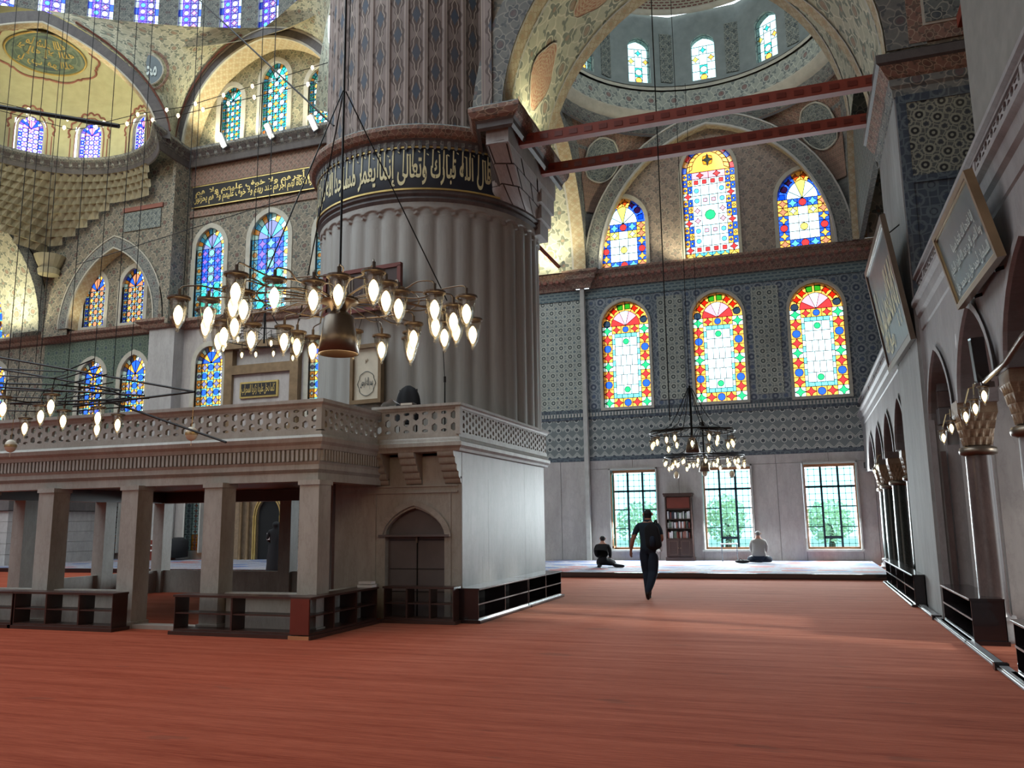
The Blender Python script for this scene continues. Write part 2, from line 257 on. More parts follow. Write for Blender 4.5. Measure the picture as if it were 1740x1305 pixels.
# ------------------------------------------------------------------ mesh tools
def V(*a): return Vector(a)
class MB:
    def __init__(s): s.v = []; s.f = []; s.m = []; s.u = []
    def add(s, verts, faces, mi=0, uvs=None):
        b = len(s.v); s.v += [tuple(x) for x in verts]
        for k, f in enumerate(faces):
            s.f.append([b + i for i in f]); s.m.append(mi); s.u.append(uvs[k] if uvs else None)
        return s
    def box(s, x0, x1, y0, y1, z0, z1, mi=0, M=None):
        p = [V(x, y, z) for z in (z0, z1) for y in (y0, y1) for x in (x0, x1)]
        if M is not None: p = [M @ q for q in p]
        return s.add(p, [(0, 2, 3, 1), (4, 5, 7, 6), (0, 1, 5, 4), (2, 6, 7, 3), (0, 4, 6, 2), (1, 3, 7, 5)], mi)
    def tube(s, pts, r, n=6, mi=0, caps=True):
        pts = [V(*p) for p in pts]; rs = r if isinstance(r, (list, tuple)) else [r] * len(pts); vs = []; fs = []
        for i, p in enumerate(pts):
            d = (pts[min(i + 1, len(pts) - 1)] - pts[max(i - 1, 0)]).normalized()
            a = d.cross(V(0, 0, 1)) if abs(d.z) < .95 else d.cross(V(1, 0, 0))
            a.normalize(); b = d.cross(a)
            vs += [p + (a * cos(2 * PI * k / n) + b * sin(2 * PI * k / n)) * rs[i] for k in range(n)]
        for i in range(len(pts) - 1):
            fs += [(i * n + k, i * n + (k + 1) % n, (i + 1) * n + (k + 1) % n, (i + 1) * n + k) for k in range(n)]
        if caps: fs += [tuple(range(n))[::-1], tuple(range((len(pts) - 1) * n, len(pts) * n))]
        return s.add(vs, fs, mi)
    def lathe(s, prof, c=(0, 0), n=16, mi=0, a0=0, a1=2 * PI, uvr=None):
        full = abs(a1 - a0 - 2 * PI) < 1e-6; k = n if full else n + 1; vs = []; fs = []; uv = []
        for (r, z) in prof:
            vs += [(c[0] + r * cos(a0 + (a1 - a0) * i / n), c[1] + r * sin(a0 + (a1 - a0) * i / n), z) for i in range(k)]
        L = [0]
        for i in range(1, len(prof)): L.append(L[-1] + math.hypot(prof[i][0] - prof[i - 1][0], prof[i][1] - prof[i - 1][1]))
        R = uvr or max(max(p[0] for p in prof), .01)
        for j in range(len(prof) - 1):
            for i in range(n):
                i2 = (i + 1) % k
                fs.append((j * k + i, j * k + i2, (j + 1) * k + i2, (j + 1) * k + i))
                ua, ub = R * (a1 - a0) * i / n, R * (a1 - a0) * (i + 1) / n
                uv.append([(ua, L[j]), (ub, L[j]), (ub, L[j + 1]), (ua, L[j + 1])])
        return s.add(vs, fs, mi, uv)
    def grid(s, fn, nu, nv, mi=0, uvf=None, su=1, sv=1):
        vs = [fn(i / nu, j / nv) for j in range(nv + 1) for i in range(nu + 1)]; fs = []; uv = []
        for j in range(nv):
            for i in range(nu):
                a = j * (nu + 1) + i; fs.append((a, a + 1, a + nu + 2, a + nu + 1))
                uv.append([(x / nu * su, y / nv * sv) for x, y in ((i, j), (i + 1, j), (i + 1, j + 1), (i, j + 1))])
        return s.add(vs, fs, mi, uv)
    def sweep(s, path, prof, mi=0, closed=False):
        # path: plan points; prof: (outward offset, z); outward = right-hand side of the path
        n = len(path); P = [Vector((p[0], p[1])) for p in path]; vs = []; dist = [0]; N = []
        for i in range(n):
            if closed or 0 < i < n - 1: a, b = (P[i] - P[i - 1]).normalized(), (P[(i + 1) % n] - P[i]).normalized()
            elif i == 0: a = b = (P[1] - P[0]).normalized()
            else: a = b = (P[i] - P[i - 1]).normalized()
            na, nb = Vector((a.y, -a.x)), Vector((b.y, -b.x)); m = na + nb; m = m / max(.25, m.length_squared) * 2 if m.length > 1e-6 else na
            N.append(m)
            if i: dist.append(dist[-1] + (P[i] - P[i - 1]).length)
        L = [0]
        for i in range(1, len(prof)): L.append(L[-1] + math.hypot(prof[i][0] - prof[i - 1][0], prof[i][1] - prof[i - 1][1]))
        k = len(prof)
        for i in range(n): vs += [(P[i].x + N[i].x * o, P[i].y + N[i].y * o, z) for o, z in prof]
        fs = []; uv = []
        for i in range(n if closed else n - 1):
            i2 = (i + 1) % n; d2 = dist[i2] if i2 else dist[-1] + (P[0] - P[-1]).length
            for j in range(k - 1):
                fs.append((i * k + j, i2 * k + j, i2 * k + j + 1, i * k + j + 1)); uv.append([(dist[i], L[j]), (d2, L[j]), (d2, L[j + 1]), (dist[i], L[j + 1])])
        if not closed: fs += [tuple(range(k)), tuple(range((n - 1) * k, n * k))[::-1]]; uv += [None, None]
        return s.add(vs, fs, mi, uv)
    def xform(s, M): s.v = [tuple(M @ V(*p)) for p in s.v]; return s
    def build(s, name, mats, parent=None, smooth=False, kind=None, label=None):
        o0 = world_origin(parent); me = bpy.data.meshes.new(name)
        me.from_pydata([(x - o0[0], y - o0[1], z - o0[2]) for x, y, z in s.v], [], s.f)
        mats = mats if isinstance(mats, (list, tuple)) else [mats]
        for m in mats: me.materials.append(MATS[m])
        uvl = me.uv_layers.new(name='UVMap').data; vs = s.v; li = 0
        for fi, f in enumerate(s.f):
            u = s.u[fi]
            if u is None:
                a, b, c = vs[f[0]], vs[f[1]], vs[f[2]]; n = (V(*b) - V(*a)).cross(V(*c) - V(*b)); ax = max(range(3), key=lambda q: abs(n[q]))
                u = [(vs[i][1], vs[i][2]) if ax == 0 else (vs[i][0], vs[i][2]) if ax == 1 else (vs[i][0], vs[i][1]) for i in f]
            for q in u: uvl[li].uv = q; li += 1
        me.polygons.foreach_set('material_index', s.m)
        if smooth: me.polygons.foreach_set('use_smooth', [True] * len(s.f))
        me.update(); o = bpy.data.objects.new(name, me); COL.objects.link(o)
        if parent is not None: o.parent = parent
        if kind: o['kind'] = kind
        if label: o['label'] = label
        return o
def world_origin(o):
    v = V(0, 0, 0)
    while o is not None: v = v + o.location; o = o.parent
    return v
def tag(o, label, cat, group=None, kind=None):
    o['label'] = label; o['category'] = cat
    if group: o['group'] = group
    if kind: o['kind'] = kind
    return o
def thing(name, loc, label, cat, group=None):
    o = bpy.data.objects.new(name, None); COL.objects.link(o); o.location = loc; o.empty_display_size = .1
    return tag(o, label, cat, group)
def struct(name, loc=(0, 0, 0)):
    o = bpy.data.objects.new(name, None); COL.objects.link(o); o.location = loc; o['kind'] = 'structure'; return o
def dup(root, loc, rz=0, label=None, parent=None):
    def cp(o, par):
        c = o.copy(); COL.objects.link(c); c.parent = par
        for ch in o.children: cp(ch, c)
        return c
    r = cp(root, parent); r.location = loc; r.rotation_euler = (0, 0, rz)
    if label: r['label'] = label
    return r
class FR:  # frame: local (x, depth y, z) to world
    def __init__(s, o, ux, un): s.o = V(*o); s.x = V(*ux).normalized(); s.n = V(*un).normalized()
    def __call__(s, x, y, z): return s.o + s.x * x + s.n * y + V(0, 0, z)
FY = lambda y=0: FR((0, y, 0), (1, 0, 0), (0, 1, 0))
def arch(c, a, z0, z1, n=16):
    # pointed two-centred arch from left springing to right springing
    h = z1 - z0
    if h <= a: return [(c - a * cos(PI * i / n), z0 + h * (.72 * sin(PI * i / n) + .28 * (1 - abs(cos(PI * i / n))))) for i in range(n + 1)]
    R = (a * a + h * h) / (2 * a); th = math.asin(min(1, h / R)); out = []
    for i in range(n // 2 + 1):
        t = th * i / (n // 2); out.append((c - a + R - R * cos(t), z0 + R * sin(t)))
    return out + [(2 * c - x, z) for x, z in out[-2::-1]]
def wall(mb, fr, outline, holes=(), depth=.5, mi=0, reveal=None, back=True):
    loops = [[(p[0], p[1]) for p in outline]] + [list(h) for h in holes]
    pts = [p for l in loops for p in l]; tri = tessellate_polygon([[V(p[0], p[1], 0) for p in l] for l in loops])
    mb.add([fr(x, 0, z) for x, z in pts], [tuple(t) for t in tri], mi, [[pts[i] for i in t] for t in tri])
    if back: mb.add([fr(x, depth, z) for x, z in pts], [tuple(t)[::-1] for t in tri], mi, [[pts[i] for i in t[::-1]] for t in tri])
    for li, l in enumerate(loops):
        if li == 0 and not back: continue
        n = len(l); vs = [fr(x, 0, z) for x, z in l] + [fr(x, depth, z) for x, z in l]; fs = []; uv = []; d = 0
        for i in range(n):
            j = (i + 1) % n; e = math.hypot(l[j][0] - l[i][0], l[j][1] - l[i][1])
            fs.append((i, j, j + n, i + n)); uv.append([(d, 0), (d + e, 0), (d + e, depth), (d, depth)]); d += e
        mb.add(vs, fs, (reveal if reveal is not None and li else mi), uv)
def rect(x0, x1, z0, z1): return [(x0, z0), (x1, z0), (x1, z1), (x0, z1)]
def aw(c, w, z0, zs, z1, n=12): return [(c - w / 2, z0)] + arch(c, w / 2, zs, z1, n) + [(c + w / 2, z0)]
def arch_band(mb, fr, c, a, z0, z1, w, depth, mi_face=0, mi_sof=1, n=32, wz=None, back=True):
    A = arch(c, a, z0, z1, n); B = arch(c, a + w, z0, z1 + (wz or w), n); d = 0
    for i in range(n):
        e = math.hypot(A[i + 1][0] - A[i][0], A[i + 1][1] - A[i][1])
        q = [fr(A[i][0], 0, A[i][1]), fr(A[i + 1][0], 0, A[i + 1][1]), fr(B[i + 1][0], 0, B[i + 1][1]), fr(B[i][0], 0, B[i][1])]
        mb.add(q, [(0, 1, 2, 3)], mi_face, [[(d, 0), (d + e, 0), (d + e, w), (d, w)]])
        q = [fr(A[i][0], 0, A[i][1]), fr(A[i][0], depth, A[i][1]), fr(A[i + 1][0], depth, A[i + 1][1]), fr(A[i + 1][0], 0, A[i + 1][1])]
        mb.add(q, [(0, 1, 2, 3)], mi_sof, [[(d, 0), (d, depth), (d + e, depth), (d + e, 0)]])
        d += e
def sofstrip(mb, fr, c, a, z0, z1, y0, y1, mi, n=32, eps=.015):
    A = arch(c, a - eps, z0, z1 - eps, n); d = 0
    for i in range(n):
        e = math.hypot(A[i + 1][0] - A[i][0], A[i + 1][1] - A[i][1])
        mb.add([fr(A[i][0], y0, A[i][1]), fr(A[i][0], y1, A[i][1]), fr(A[i + 1][0], y1, A[i + 1][1]), fr(A[i + 1][0], y0, A[i + 1][1])], [(0, 1, 2, 3)], mi,
               [[(d, 0), (d, y1 - y0), (d + e, y1 - y0), (d + e, 0)]]); d += e

# ---- Arabic lettering (built-in font, letters joined here)
AR = {'ا': (0xFE8D, 0), 'أ': (0xFE83, 0), 'إ': (0xFE87, 0), 'آ': (0xFE81, 0), 'ب': (0xFE8F, 1), 'ة': (0xFE93, 0), 'ت': (0xFE95, 1), 'ث': (0xFE99, 1), 'ج': (0xFE9D, 1), 'ح': (0xFEA1, 1), 'خ': (0xFEA5, 1),
      'د': (0xFEA9, 0), 'ذ': (0xFEAB, 0), 'ر': (0xFEAD, 0), 'ز': (0xFEAF, 0), 'س': (0xFEB1, 1), 'ش': (0xFEB5, 1), 'ص': (0xFEB9, 1), 'ض': (0xFEBD, 1), 'ط': (0xFEC1, 1), 'ظ': (0xFEC5, 1), 'ع': (0xFEC9, 1),
      'غ': (0xFECD, 1), 'ف': (0xFED1, 1), 'ق': (0xFED5, 1), 'ك': (0xFED9, 1), 'ل': (0xFEDD, 1), 'م': (0xFEE1, 1), 'ن': (0xFEE5, 1), 'ه': (0xFEE9, 1), 'و': (0xFEED, 0), 'ى': (0xFEEF, 0), 'ي': (0xFEF1, 1), 'ﻻ': (0xFEFB, 0)}
def shape(s):
    s = s.replace('لا', 'ﻻ'); out = []
    for i, ch in enumerate(s):
        if ch not in AR: out.append(ch); continue
        prev = i > 0 and s[i - 1] in AR and AR[s[i - 1]][1]; nxt = i + 1 < len(s) and s[i + 1] in AR and AR[ch][1]
        b = AR[ch][0]; out.append(chr(b + (3 if prev and nxt else 1 if prev else 2 if nxt else 0)))
    return ''.join(out[::-1])
def text_mesh(s, res=2):
    c = bpy.data.curves.new('lettering', 'FONT'); c.body = shape(s); c.resolution_u = res; c.offset = .018; o = bpy.data.objects.new('lettering', c); COL.objects.link(o)
    m = o.evaluated_get(bpy.context.evaluated_depsgraph_get()).to_mesh(); vs = [(v.co.x, v.co.y) for v in m.vertices]; fs = [tuple(p.vertices) for p in m.polygons]
    bpy.data.objects.remove(o); bpy.data.curves.remove(c)
    x0, x1 = min(v[0] for v in vs), max(v[0] for v in vs); y0, y1 = min(v[1] for v in vs), max(v[1] for v in vs)
    return [((x - x0) / (x1 - x0), (y - y0) / (y1 - y0)) for x, y in vs], fs
def lettering(s, fn, parent, mat='gold_text', name='inscription', res=2):
    vs, fs = text_mesh(s, res); mb = MB(); mb.add([fn(u, v) for u, v in vs], fs); return mb.build(name, mat, parent)

# ---- stained glass
def oct_on_rect(hw, hh): return [(hw, 0), (hw, hh), (0, hh), (-hw, hh), (-hw, 0), (-hw, -hh), (0, -hh), (hw, -hh)]
def star(rm, rd): return [((rm if k % 2 == 0 else rd) * cos(k * PI / 4), (rm if k % 2 == 0 else rd) * sin(k * PI / 4)) for k in range(8)]
SH = {'o': (.40, .40), 'x': (.50, .24), 'd': (.44, .22), 's': (.30, .42), 't': (.26, .26)}
_pc = {}
class Win:
    """stained-glass window; panes are single objects (fine=True) or one joined mesh"""
    def __init__(s, root, fr, fine, came=.018, cm='dark_came'):
        s.root = root; s.fr = fr; s.fine = fine; s.j = {}; s.came = MB(); s.cw = came; s.cm = cm; s.k = 0
    def poly(s, pts, col):
        cx = sum(p[0] for p in pts) / len(pts); cz = sum(p[1] for p in pts) / len(pts)
        s._put([(x - cx, z - cz) for x, z in pts], [tuple(range(len(pts)))], cx, cz, col); s.line(pts)
    def _put(s, vs, fs, cx, cz, col):
        if s.fine:
            key = (tuple((round(a, 4), round(b, 4)) for a, b in vs), len(fs), col, tuple(s.fr.x))
            wo_ = s.fr(cx, 0, cz)
            if key in _pc: me = _pc[key]
            else:
                me = bpy.data.meshes.new('pane'); me.from_pydata([tuple(s.fr.x * a + V(0, 0, b)) for a, b in vs], [], fs); me.materials.append(MATS['glass_' + col]); _pc[key] = me
            o = bpy.data.objects.new('pane', me); COL.objects.link(o); o.parent = s.root; o.location = wo_ - world_origin(s.root)
        else:
            mb = s.j.setdefault(col, MB()); mb.add([s.fr(cx + a, 0, cz + b) for a, b in vs], fs)
    def line(s, pts, w=None):
        w = w or s.cw; n = len(pts)
        for i in range(n):
            a, b = pts[i], pts[(i + 1) % n]; dx, dz = b[0] - a[0], b[1] - a[1]; L = math.hypot(dx, dz)
            if L < 1e-5: continue
            nx, nz = -dz / L * w / 2, dx / L * w / 2
            q = [(a[0] + nx, a[1] + nz), (b[0] + nx, b[1] + nz), (b[0] - nx, b[1] - nz), (a[0] - nx, a[1] - nz)]
            s.came.add([s.fr(x, y, z) for y in (-.012, .006) for x, z in q], [(0, 1, 2, 3), (0, 4, 5, 1), (2, 6, 7, 3)])
    def cell(s, x0, x1, z0, z1, a, shp=None, b=None, scale=1.0):
        cx, cz, hw, hh = (x0 + x1) / 2, (z0 + z1) / 2, (x1 - x0) / 2, (z1 - z0) / 2
        O = oct_on_rect(hw, hh)
        if shp is None: s.poly([(cx - hw, cz - hh), (cx + hw, cz - hh), (cx + hw, cz + hh), (cx - hw, cz + hh)], a); return
        m = min(hw, hh) * 2 * scale; I = star(SH[shp][0] * m, SH[shp][1] * m)
        s._put(O + I, [(k, (k + 1) % 8, 8 + (k + 1) % 8, 8 + k) for k in range(8)], cx, cz, a); s._put(I, [tuple(range(8))], cx, cz, b)
        s.line([(cx + x, cz + z) for x, z in O]); s.line([(cx + x, cz + z) for x, z in I])
    def head(s, c, w, zs, z1, k, cols, wi, fan, fans=None):
        # arched head: ring of k wedges and a fan below it
        n = 24; A = arch(c, w / 2, zs, z1, n); B = arch(c, w / 2 - wi, zs, z1 - wi, n); per = n // k
        for q in range(k):
            i0, i1 = q * per, (q + 1) * per; mid = (i0 + i1) // 2
            outer = [A[i] for i in range(i0, i1 + 1)]; inner = [B[i] for i in range(i1, i0 - 1, -1)]
            ca, cb, shp = cols[q % len(cols)]
            if shp and s.fine:
                P = outer + inner; cx = sum((A[i][0] + B[i][0]) / 2 for i in (i0, mid, i1)) / 3; cz = sum((A[i][1] + B[i][1]) / 2 for i in (i0, mid, i1)) / 3
                cx, cz = (A[mid][0] + B[mid][0]) / 2, (A[mid][1] + B[mid][1]) / 2; m = wi; I = [(cx + x * m, cz + z * m) for x, z in star(*SH[shp])]
                s._put([(x - cx, z - cz) for x, z in P], [tuple(range(len(P)))], cx, cz, ca)
                keep = s.fr; s.fr = FR(keep(0, -.02, 0), keep.x, keep.n); s._put([(x - cx, z - cz) for x, z in I], [tuple(range(8))], cx, cz, cb); s.fr = keep; s.line(P); s.line(I)
            else: s.poly(outer + inner, ca)
        if fan == 1: s.poly(B, fans[0])
        else:
            for q in range(fan):
                i0, i1 = q * n // fan, (q + 1) * n // fan; s.poly([(c, zs)] + [B[i] for i in range(i0, i1 + 1)], fans[q % len(fans)])
    def done(s):
        if s.j:
            al = list(s.j.items()); mb = MB(); mats = []
            for k, (c, m) in enumerate(al):
                mats.append('glass_' + c); mb.add(m.v, m.f, k)
            mb.build('glazing', mats, s.root, kind='stuff')
        s.came.build('leading', s.cm, s.root)
def winframe(root, fr, outline, w=.09, mat='stucco_frame', depth=.14, front=-.05):
    # moulded surround following the outline (open polygon points, closed here)
    cx = sum(p[0] for p in outline) / len(outline); cz = sum(p[1] for p in outline) / len(outline); n = len(outline); out = []
    for i in range(n):
        a, b, c = outline[i - 1], outline[i], outline[(i + 1) % n]
        d1 = Vector((b[0] - a[0], b[1] - a[1])); d2 = Vector((c[0] - b[0], c[1] - b[1]))
        d1 = d1.normalized() if d1.length > 1e-6 else d2.normalized(); d2 = d2.normalized() if d2.length > 1e-6 else d1
        n1, n2 = Vector((-d1.y, d1.x)), Vector((-d2.y, d2.x)); m = n1 + n2; m = m / max(.5, m.length_squared) * 2
        out.append((b[0] + m.x * w, b[1] + m.y * w))
    mb = MB()
    for i in range(n):
        j = (i + 1) % n; a, b, c, d = outline[i], outline[j], out[j], out[i]
        vs = [fr(x, y, z) for y in (front, front + depth) for x, z in (a, b, c, d)]
        mb.add(vs, [(0, 1, 2, 3), (0, 4, 5, 1), (2, 6, 7, 3), (4, 7, 6, 5)])
    mb.build('frame', mat, root)

# winding helper: outline order left-bottom, up, right-bottom gives outward = left side
WN = [0]
def new_window(loc, label=None):
    WN[0] += 1; o = struct('window_%d' % WN[0], loc)
    if label: o['label'] = label
    return o

# ================================================================== SETTING
# ---- floor
o = MB().box(-46, 7.2, -14, 29.6, -.2, 0).build('floor', 'red_carpet'); o['kind'] = 'structure'
o = MB().box(-60, 30, 30.2, 80, -.5, -.3).build('floor_outside', 'paving'); o['kind'] = 'structure'
pf = struct('trim_1', (0, 22.4, 0))
MB().box(-46, 1.9, 22.46, 29.5, .002, .13).build('platform', 'pale_carpet', pf)
MB().box(-46, 1.9, 22.40, 22.46, .002, .14).build('platform_edge', 'black_lacquer', pf)

# ---- qibla wall, lower zone of marble slabs (right part) z .13 - 3.65
QX = (-5.73, -2.5, .83); WW = 1.72
wq = struct('wall_qibla', (0, 29.5, 0))
W2 = []; xs = [-9.3, -7.42]
def slab(x0, x1, z0, z1, y0=29.5, y1=30.05, dy=0):
    MB().box(x0 + .006, x1 - .006, y0 + dy, y1, z0 + .005, z1 - .005).build('marble_slab', 'wall_marble', wq)
slab(-9.4, -8.4, .0, 3.66); slab(-8.4, -7.45, .0, 3.66, dy=.01)
edges = []
for c in QX: edges += [c - WW / 2, c + WW / 2]
spans = [(-7.28, edges[0]), (edges[1], edges[2]), (edges[3], edges[4]), (edges[5], 2.2)]
for a, b in spans:
    if b - a > 1.2: m = (a + b) / 2; slab(a, m, .0, 3.35, dy=.008); slab(m, b, .0, 3.35)
    else: slab(a, b, .0, 3.35)
for c in QX: slab(c - WW / 2, c + WW / 2, .0, .46)
for a, b in ((-7.28, -5.73), (-5.73, -4.1), (-4.1, -2.5), (-2.5, -.85), (-.85, .83), (.83, 2.2)): slab(a, b, 3.35, 3.66)
slab(2.2, 7.2, 0, 3.66)
MB().box(-46, -9.4, 29.5, 30.05, 0, .9).box(-46, -9.4, 29.56, 30.05, .9, 6.4).build('marble_dado', 'wall_marble', wq)
# backing behind the slab joints
mb = MB(); wall(mb, FY(29.56), rect(-9.4, 7.2, 0, 3.66), [rect(c - WW / 2 - .01, c + WW / 2 + .01, .45, 3.36) for c in QX], .4, 0); mb.build('backing', 'dark_stone', wq)
# corner colonette
MB().box(-7.44, -7.29, 29.28, 29.5, .13, 10.12).build('pilaster_strip', 'white_plaster', wq)

# ---- tile zone z 3.66 - 10.1
TZ0 = 5.55
def tile_wall(x0, x1, wins, mats, nm='tile_field'):
    mb = MB(); holes = [aw(c, w, z0, zs, z1) for c, w, z0, zs, z1 in wins]
    wall(mb, FY(29.5), rect(x0, x1, 5.56, 10.12), holes, .6, 0, 1); mb.build(nm, mats, wq)
LW = [(c, 1.74, 5.56, 8.62, 9.55) for c in (-5.83, -2.51, .80)]
tile_wall(-7.29, 7.2, [(c, w, 5.58, zs, z1) for c, w, z0, zs, z1 in LW], ['tile_blue', 'stucco_frame'])
tile_wall(-9.4, -7.44, [], ['tile_flower', 'stucco_frame'])
MB().box(-9.4, 7.2, 29.5, 30.1, 3.66, 3.80).build('tile_border', 'tile_dark', wq)
MB().box(-9.4, 7.2, 29.5, 30.1, 3.80, 5.18).build('tile_zigzag_band', 'tile_zigzag', wq)
MB().box(-9.4, 7.2, 29.48, 30.1, 5.18, 5.28).box(-9.4, 7.2, 29.48, 30.1, 5.43, 5.56).build('tile_border', 'tile_dark', wq)
mb = MB(); x = -9.4
MB().box(-9.4, 7.2, 29.485, 30.1, 5.28, 5.43).build('tile_rope_band', 'tile_frieze', wq)
mb = MB()
while x < 3: mb.box(x, x + .06, 29.455, 29.49, 5.29, 5.42); x += .115
mb.build('tile_rope_bead', 'white_plaster', wq, kind='stuff')
# flower panels between the lower stained windows
for xa in (-4.17, -.86): MB().box(xa - .46, xa + .46, 29.47, 29.51, 5.75, 9.55).build('tile_panel', 'tile_flower', wq)
MB().box(-9.4, 7.2, 29.47, 29.51, 9.72, 10.12).build('tile_frieze', 'tile_frieze', wq)
# cornice between tiles and lunette
CP = [(0, 10.1), (.10, 10.12), (.12, 10.22), (.20, 10.34), (.30, 10.42), (.32, 10.58), (.42, 10.66), (.42, 10.74), (0, 10.76)]
ct = struct('trim_2', (-2.5, 29.5, 10.4))
MB().sweep([(-9.4, 29.5), (-7.6, 29.5), (-7.6, 29.3), (-7.1, 29.3), (-7.1, 29.5), (7.2, 29.5)], CP).build('cornice', 'arab_red', ct)
mb = MB(); x = -9.3
while x < 2.6: mb.box(x, x + .12, 29.14, 29.26, 10.36, 10.46); x += .24
mb.build('cornice_leaf', 'vermilion', ct, kind='stuff')

# ---- lunette wall above
BX, BY, BH = -2.5, 24.85, 4.65     # corner bay: centre and half width
UW = [(-5.78, 1.70, 10.78, 12.55, 13.55), (-2.56, 1.88, 10.80, 14.15, 15.2), (.62, 1.68, 10.86, 12.65, 13.66)]
wl = struct('wall_lunette', (BX, 29.5, 10.7))
mb = MB(); wall(mb, FY(29.5), [(-7.2, 10.7)] + arch(BX, 4.6, 10.7, 16.2, 24)[1:-1] + [(2.2, 10.7)], [aw(c, w, z0 + .02, zs, z1) for c, w, z0, zs, z1 in UW], .6, 0, 1)
mb.build('painted_field', ['arab_lunette', 'stucco_frame'], wl)
mb = MB(); arch_band(mb, FY(29.05), BX, 4.10, 10.7, 15.75, .55, .45, 0, 1); mb.build('arch_band', ['arab_dark', 'arab_cream'], wl)
mb = MB(); arch_band(mb, FY(29.0), BX, 4.06, 10.7, 15.71, .07, .12, 0, 0); arch_band(mb, FY(29.0), BX, 4.63, 10.7, 16.18, .05, .1, 0, 0); mb.build('arch_rim', 'white_plaster', wl)
# side arches of the bay (left one open to the nave, right one closed, front one open)
bay = struct('ceiling_corner_bay', (BX, BY, 10.7))
FL = FR((-7.10, BY, 0), (0, 1, 0), (-1, 0, 0)); FRt = FR((2.10, BY, 0), (0, -1, 0), (1, 0, 0)); FF = FR((BX, 20.2, 0), (-1, 0, 0), (0, -1, 0))
mb = MB()
for fr, dp in ((FL, 2.2), (FRt, 1.8), (FF, 2.9)):
    arch_band(mb, fr, 0, 4.10, 10.7, 15.75, .55, dp, 0, 1)
    sofstrip(mb, fr, 0, 4.10, 10.7, 15.75, .0, .45, 2); sofstrip(mb, fr, 0, 4.10, 10.7, 15.75, .45, .52, 3)
mb.build('side_arch', ['arab_dark', 'arab_soffit', 'arab_cream', 'white_plaster'], bay)
# corners of the bay: flat strips between arch feet
mb = MB()
for sx in (-1, 1):
    for sy in (-1, 1):
        x, y = BX + sx * 4.7, BY + sy * 4.65
        mb.box(min(x, x - sx * .12), max(x, x - sx * .12), min(y, y - sy * .55), max(y, y - sy * .55), 10.7, 12.0)
mb.build('corner_strip', 'arab_dark', bay)
mb = MB(); wall(mb, FR((4.0, BY, 0), (0, -1, 0), (1, 0, 0)), rect(-4.8, 4.8, 5.5, 16.5), [], .3); mb.build('side_lunette', 'arab_wall', bay)
def pendentive(cx, cy, half, zs, ap, a0, name, mats, par, nu=14, nv=16, k=None):
    # spherical triangle between two neighbouring arches; a0 = direction of the corner
    A = arch(0, half, zs, ap, 2 * nv)[:nv + 1]    # from springing to crown: x from -half to 0
    def fn(u, v):
        i = min(int(v * nv + .5), nv); xx = -A[i][0]; z = A[i][1]; d = math.hypot(half, xx); al = math.atan2(xx, half); ang = a0 + (al - 0) * 0
        t = (2 * u - 1) * (PI / 4 - al); D = d
        return V(cx + D * cos(a0 + t), cy + D * sin(a0 + t), z)
    mb = MB(); mb.grid(fn, nu, nv, 0, None, 6, 6); return mb.build(name, mats, par, True)
for q in range(4):
    a0 = PI / 4 + q * PI / 2; pendentive(BX, BY, 4.65, 10.7, 16.2, a0, 'pendentive', 'arab_panel' if 0 else 'arab_dark', bay)
    # inner coloured triangle and roundel standing a little proud
    def tri(u, v, a0=a0):
        z = 13.0 + 2.75 * v; A = arch(0, 4.65, 10.7, 16.2, 64)[:33]; xx = min(A, key=lambda p: abs(p[1] - z))[0] * -1
        d = math.hypot(4.65, xx) - .04; al = math.atan2(xx, 4.65); t = (2 * u - 1) * (PI / 4 - al) * (.80 - .0 * v)
        return V(BX + d * cos(a0 + t), BY + d * sin(a0 + t), z)
    mb = MB(); mb.grid(tri, 12, 8, 0, None, 4, 3); mb.build('pendentive_panel', 'arab_red', bay, True)
    def rnd_(u, v, a0=a0, rr=.72):
        th = 2 * PI * u; z = 14.75 + rr * v * sin(th); A = arch(0, 4.65, 10.7, 16.2, 64)[:33]; xx = min(A, key=lambda p: abs(p[1] - z))[0] * -1
        d = math.hypot(4.65, xx) - .09; t = rr * v * cos(th) / d
        return V(BX + d * cos(a0 + t), BY + d * sin(a0 + t), z)
    mb = MB(); mb.grid(rnd_, 28, 4, 0, None, 3, 1.5); mb.build('roundel', 'arab_panel', bay, True)
    mb = MB(); mb.tube([rnd_(i / 28, 1.0) for i in range(29)], .035, 5); mb.build('roundel_rim', 'stucco_frame', bay, True)
# drum ring, windows, cap
dm = struct('ceiling_corner_dome', (BX, BY, 16.2))
MB().lathe([(4.75, 15.6), (5.0, 16.0), (5.0, 17.5), (4.5, 17.5)], (BX, BY), 48).build('drum_back', 'dark_stone', dm)
for x_ in (-7.45, 2.3): MB().box(x_, x_ + .15, 20.0, 30, 10.7, 16.4).build('bay_back', 'arab_dark', dm) if x_ > 0 else None
MB().box(-9.9, -7.2, 29.5, 30, 10.7, 17).build('bay_back', 'arab_soffit', dm)
mb = MB(); mb.lathe([(4.74, 16.10), (4.50, 16.22), (4.50, 16.40), (4.42, 16.44), (4.42, 16.5)], (BX, BY), 72, 1); mb.lathe([(4.42, 16.5), (4.52, 17.3)], (BX, BY), 72, 0); mb.lathe([(4.42, 17.3), (4.42, 17.42), (4.6, 17.5)], (BX, BY), 72, 1)
mb.build('drum_band', ['arab_band', 'stucco_frame'], dm, True)
DW = (0, .86, .22, 1.72, 2.05)
